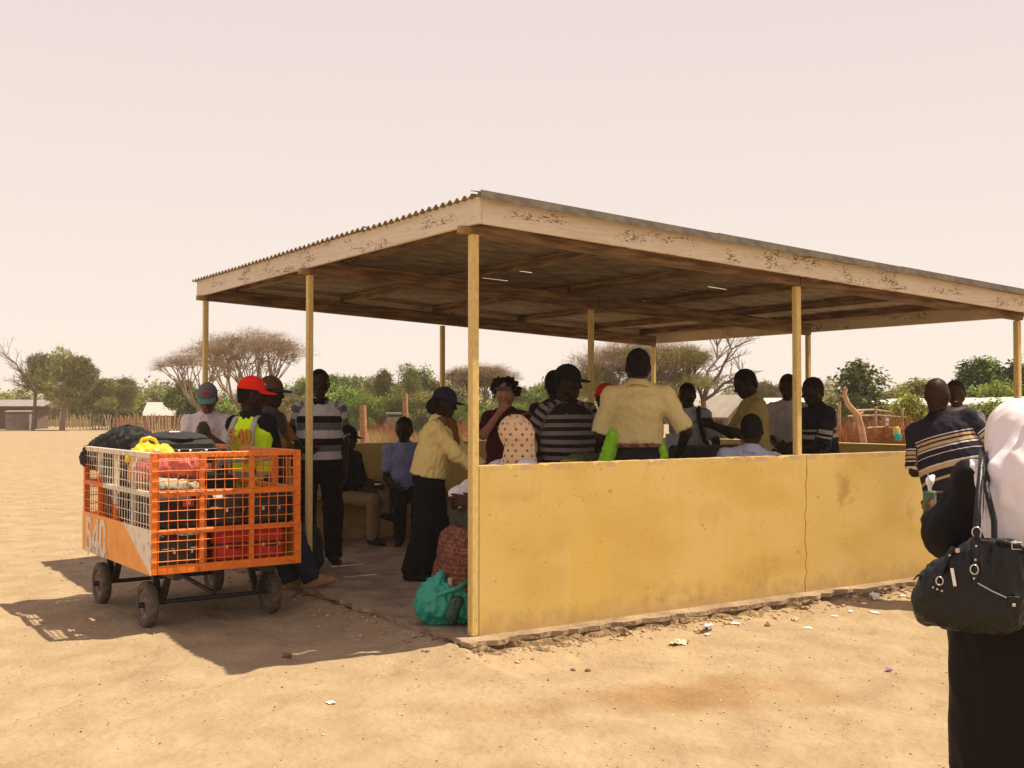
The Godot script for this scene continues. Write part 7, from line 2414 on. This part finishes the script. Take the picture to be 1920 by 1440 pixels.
func far_fences():
	var r := RandomNumberGenerator.new()
	r.seed = 17
	var stake_mat := worn(0.36, 0.25, 0.15, 0.3, 0.95, 2.0, 81)
	var t := thing("stake_fence", "fence of thin upright stakes across the clearing at left", "fence", ground_at(200, 66))
	var prev := Vector3.ZERO
	var n := 46
	for i in n:
		var f := float(i) / (n - 1)
		var px := lerpf(96, 352, pow(f, 0.9)) + r.randf_range(-1.5, 1.5)
		var d := lerpf(88, 56, pow(f, 0.8))
		var p := ground_at(px, d) - t.position
		var h := r.randf_range(0.85, 1.2)
		put("stake", tube_mesh([p + Vector3(0, -0.1, 0), p + Vector3(r.randfn() * 0.03, h * 0.5, 0), p + Vector3(r.randfn() * 0.05, h, 0)], [0.05, 0.045, 0.035], 6), stake_mat, t)
	for q in [[372, 54, 0.9], [396, 52, 0.95], [440, 50, 0.9], [345, 45, 1.25]]:
		var p := ground_at(q[0], q[1]) - t.position
		put("stake", tube_mesh([p + Vector3(0, -0.1, 0), p + Vector3(0.02, q[2] * 0.5, 0), p + Vector3(0, q[2], 0)], [0.05, 0.045, 0.04], 6), stake_mat, t)
	var red := worn(0.3, 0.15, 0.075, 0.2, 0.9, 2.0, 82)
	for q in [[681, 760, 27.0, "thick reddish fence post behind the far bench"], [760, 738, 34.0, "tall reddish fence post behind the person in blue"], [546, 775, 24.0, "pale split fence post left of the second shelter post"], [606, 782, 30.0, "short fence post behind the banded polo man"]]:
		var p := ground_at(q[0], q[2])
		var h: float = at(q[0], q[1], q[2]).y - p.y
		var o := put("fence_post", tube_mesh([Vector3(0, -0.2, 0), Vector3(0.015, h * 0.5, 0), Vector3(-0.01, h, 0)], [0.1, 0.095, 0.085], 8), red, null, Transform3D(Basis(), p))
		tag(o, q[3], "fence post", "posts of the far fence")
	# crooked pole, brush barrier with rails
	var p := ground_at(1622, 17.0)
	var pts := []
	for q in [[1624, 860], [1617, 812], [1609, 779], [1590, 758], [1583, 740], [1586, 728]]:
		pts.append(at(q[0], q[1], 17.0) - p)
	pts.push_front(Vector3(0, -0.1, 0))
	var pole := thing("crooked_pole", "crooked pale branch standing as a pole beyond the right wall", "pole", p)
	put("branch", tube_mesh(pts, [0.055, 0.052, 0.05, 0.046, 0.04, 0.036, 0.03], 8), worn(0.4, 0.24, 0.13, 0.2, 0.9, 2.0, 83), pole)
	put("stub", tube_mesh([pts[3], pts[3] + Vector3(0.09, 0.05, 0.02)], [0.03, 0.022], 7), worn(0.4, 0.24, 0.13, 0.2, 0.9, 2.0, 83), pole)
	var rails := thing("brush_fence", "rough fence of thin horizontal rails over brown brush at right", "fence", ground_at(1650, 20.0))
	for q in [[1606, 770, 1672, 773, 20.0], [1590, 781, 1700, 783, 20.2], [1625, 803, 1690, 805, 19.6]]:
		var a := at(q[0], q[1], q[4]) - rails.position
		var b := at(q[2], q[3], q[4] + 0.3) - rails.position
		put("rail", tube_mesh([a, a.lerp(b, 0.5) + Vector3(0, 0.03, 0), b], [0.026, 0.024, 0.02], 6), stake_mat, rails)
	for q in [[1572, 752], [1640, 762], [1690, 765], [1600, 765]]:
		var g := ground_at(q[0], 20.0) - rails.position
		var top := at(q[0] + 2, q[1], 20.0) - rails.position
		put("upright", tube_mesh([g, top], [0.035, 0.025], 6), stake_mat, rails)
	var can := thing("plastic_can", "small yellow plastic can stuck on the brush fence", "can", at(1681, 818, 19.0))
	put("body", tube_mesh([Vector3.ZERO, Vector3(0, 0.14, 0), Vector3(0, 0.17, 0)], [0.06, 0.06, 0.03], 10), cloth(0.5, 0.36, 0.12), can)
	var jar := thing("plastic_jar", "small teal plastic jar below the yellow can", "jar", at(1684, 826, 18.9))
	put("body", tube_mesh([Vector3.ZERO, Vector3(0, 0.1, 0), Vector3(0, 0.13, 0)], [0.06, 0.06, 0.04], 10), cloth(0.03, 0.35, 0.32), jar)
	var sg := thing("marker_board", "small white marker board hanging on the brush fence", "sign", at(1663, 800, 19.4), turned(0))
	put("board", box_mesh(Vector3(0.07, 0.16, 0.02), 0.003), cloth(0.2, 0.18, 0.15), sg, shifted(Vector3(0, 0.08, 0)))
	put("plate", box_mesh(Vector3(0.055, 0.05, 0.01), 0.002), mats.paper, sg, shifted(Vector3(0, 0.115, 0.014)))
	put("plate", box_mesh(Vector3(0.055, 0.05, 0.01), 0.002), mats.paper, sg, shifted(Vector3(0, 0.045, 0.014)))

# dry grass and brown brush: uncountable stems
func dry_plants():
	var r := RandomNumberGenerator.new()
	r.seed = 91
	var st := new_st()
	st.set_smooth_group(-1)
	for k in 16:
		var a := Vector3(r.randfn() * 0.12, 0, r.randfn() * 0.12)
		var tip := a + Vector3(r.randfn() * 0.16, r.randf_range(0.25, 0.55), r.randfn() * 0.16)
		var w := Vector3(r.randfn(), 0, r.randfn()).normalized() * 0.012
		tri(st, a - w, a + w, tip, Vector3(w.z, 0, -w.x))
	var tuft := done(st)
	var kinds := [["dry_grass", "tan dry grass beyond the far wall and along the clearing's edge", "grass", [0.36, 0.25, 0.11], tuft, [[540, 720, 26, 46, 800], [820, 1100, 30, 50, 500], [60, 470, 90, 105, 1500], [560, 1000, 40, 60, 900]]],
		["dry_brush", "rust brown dry brush piled along the edge of the clearing", "brush", [0.3, 0.13, 0.045], twig_mesh, [[215, 420, 66, 76, 700], [1555, 1715, 19, 23, 1300], [830, 905, 34, 44, 200], [690, 760, 40, 52, 160]]]]
	for q in kinds:
		var total := 0
		for z in q[5]: total += z[4]
		var mm := MultiMesh.new()
		mm.transform_format = MultiMesh.TRANSFORM_3D
		mm.use_colors = true
		mm.mesh = q[4]
		mm.instance_count = total
		var i := 0
		for z in q[5]:
			for k in z[4]:
				var d := r.randf_range(z[2], z[3])
				var p := ground_at(r.randf_range(z[0], z[1]), d)
				var s := r.randf_range(0.6, 1.5)
				if q[0] == "dry_brush":
					p.y += r.randf() * (1.0 if d < 30.0 else 0.8)
					s = r.randf_range(0.2, 0.5)
				mm.set_instance_transform(i, Transform3D(Basis.from_euler(Vector3(r.randf_range(-0.6, 0.6) if q[0] == "dry_brush" else 0.0, r.randf() * TAU, 0)).scaled(Vector3.ONE * s), p))
				var g := r.randf_range(0.65, 1.35)
				mm.set_instance_color(i, Color(g, g * r.randf_range(0.9, 1.1), g))
				i += 1
		var mi := MultiMeshInstance3D.new()
		mi.name = q[0]
		mi.multimesh = mm
		mi.material_override = foliage_material(q[3][0], q[3][1], q[3][2])
		mi.set_meta("kind", "stuff")
		add_child(mi)
		tag(mi, q[1], q[2])
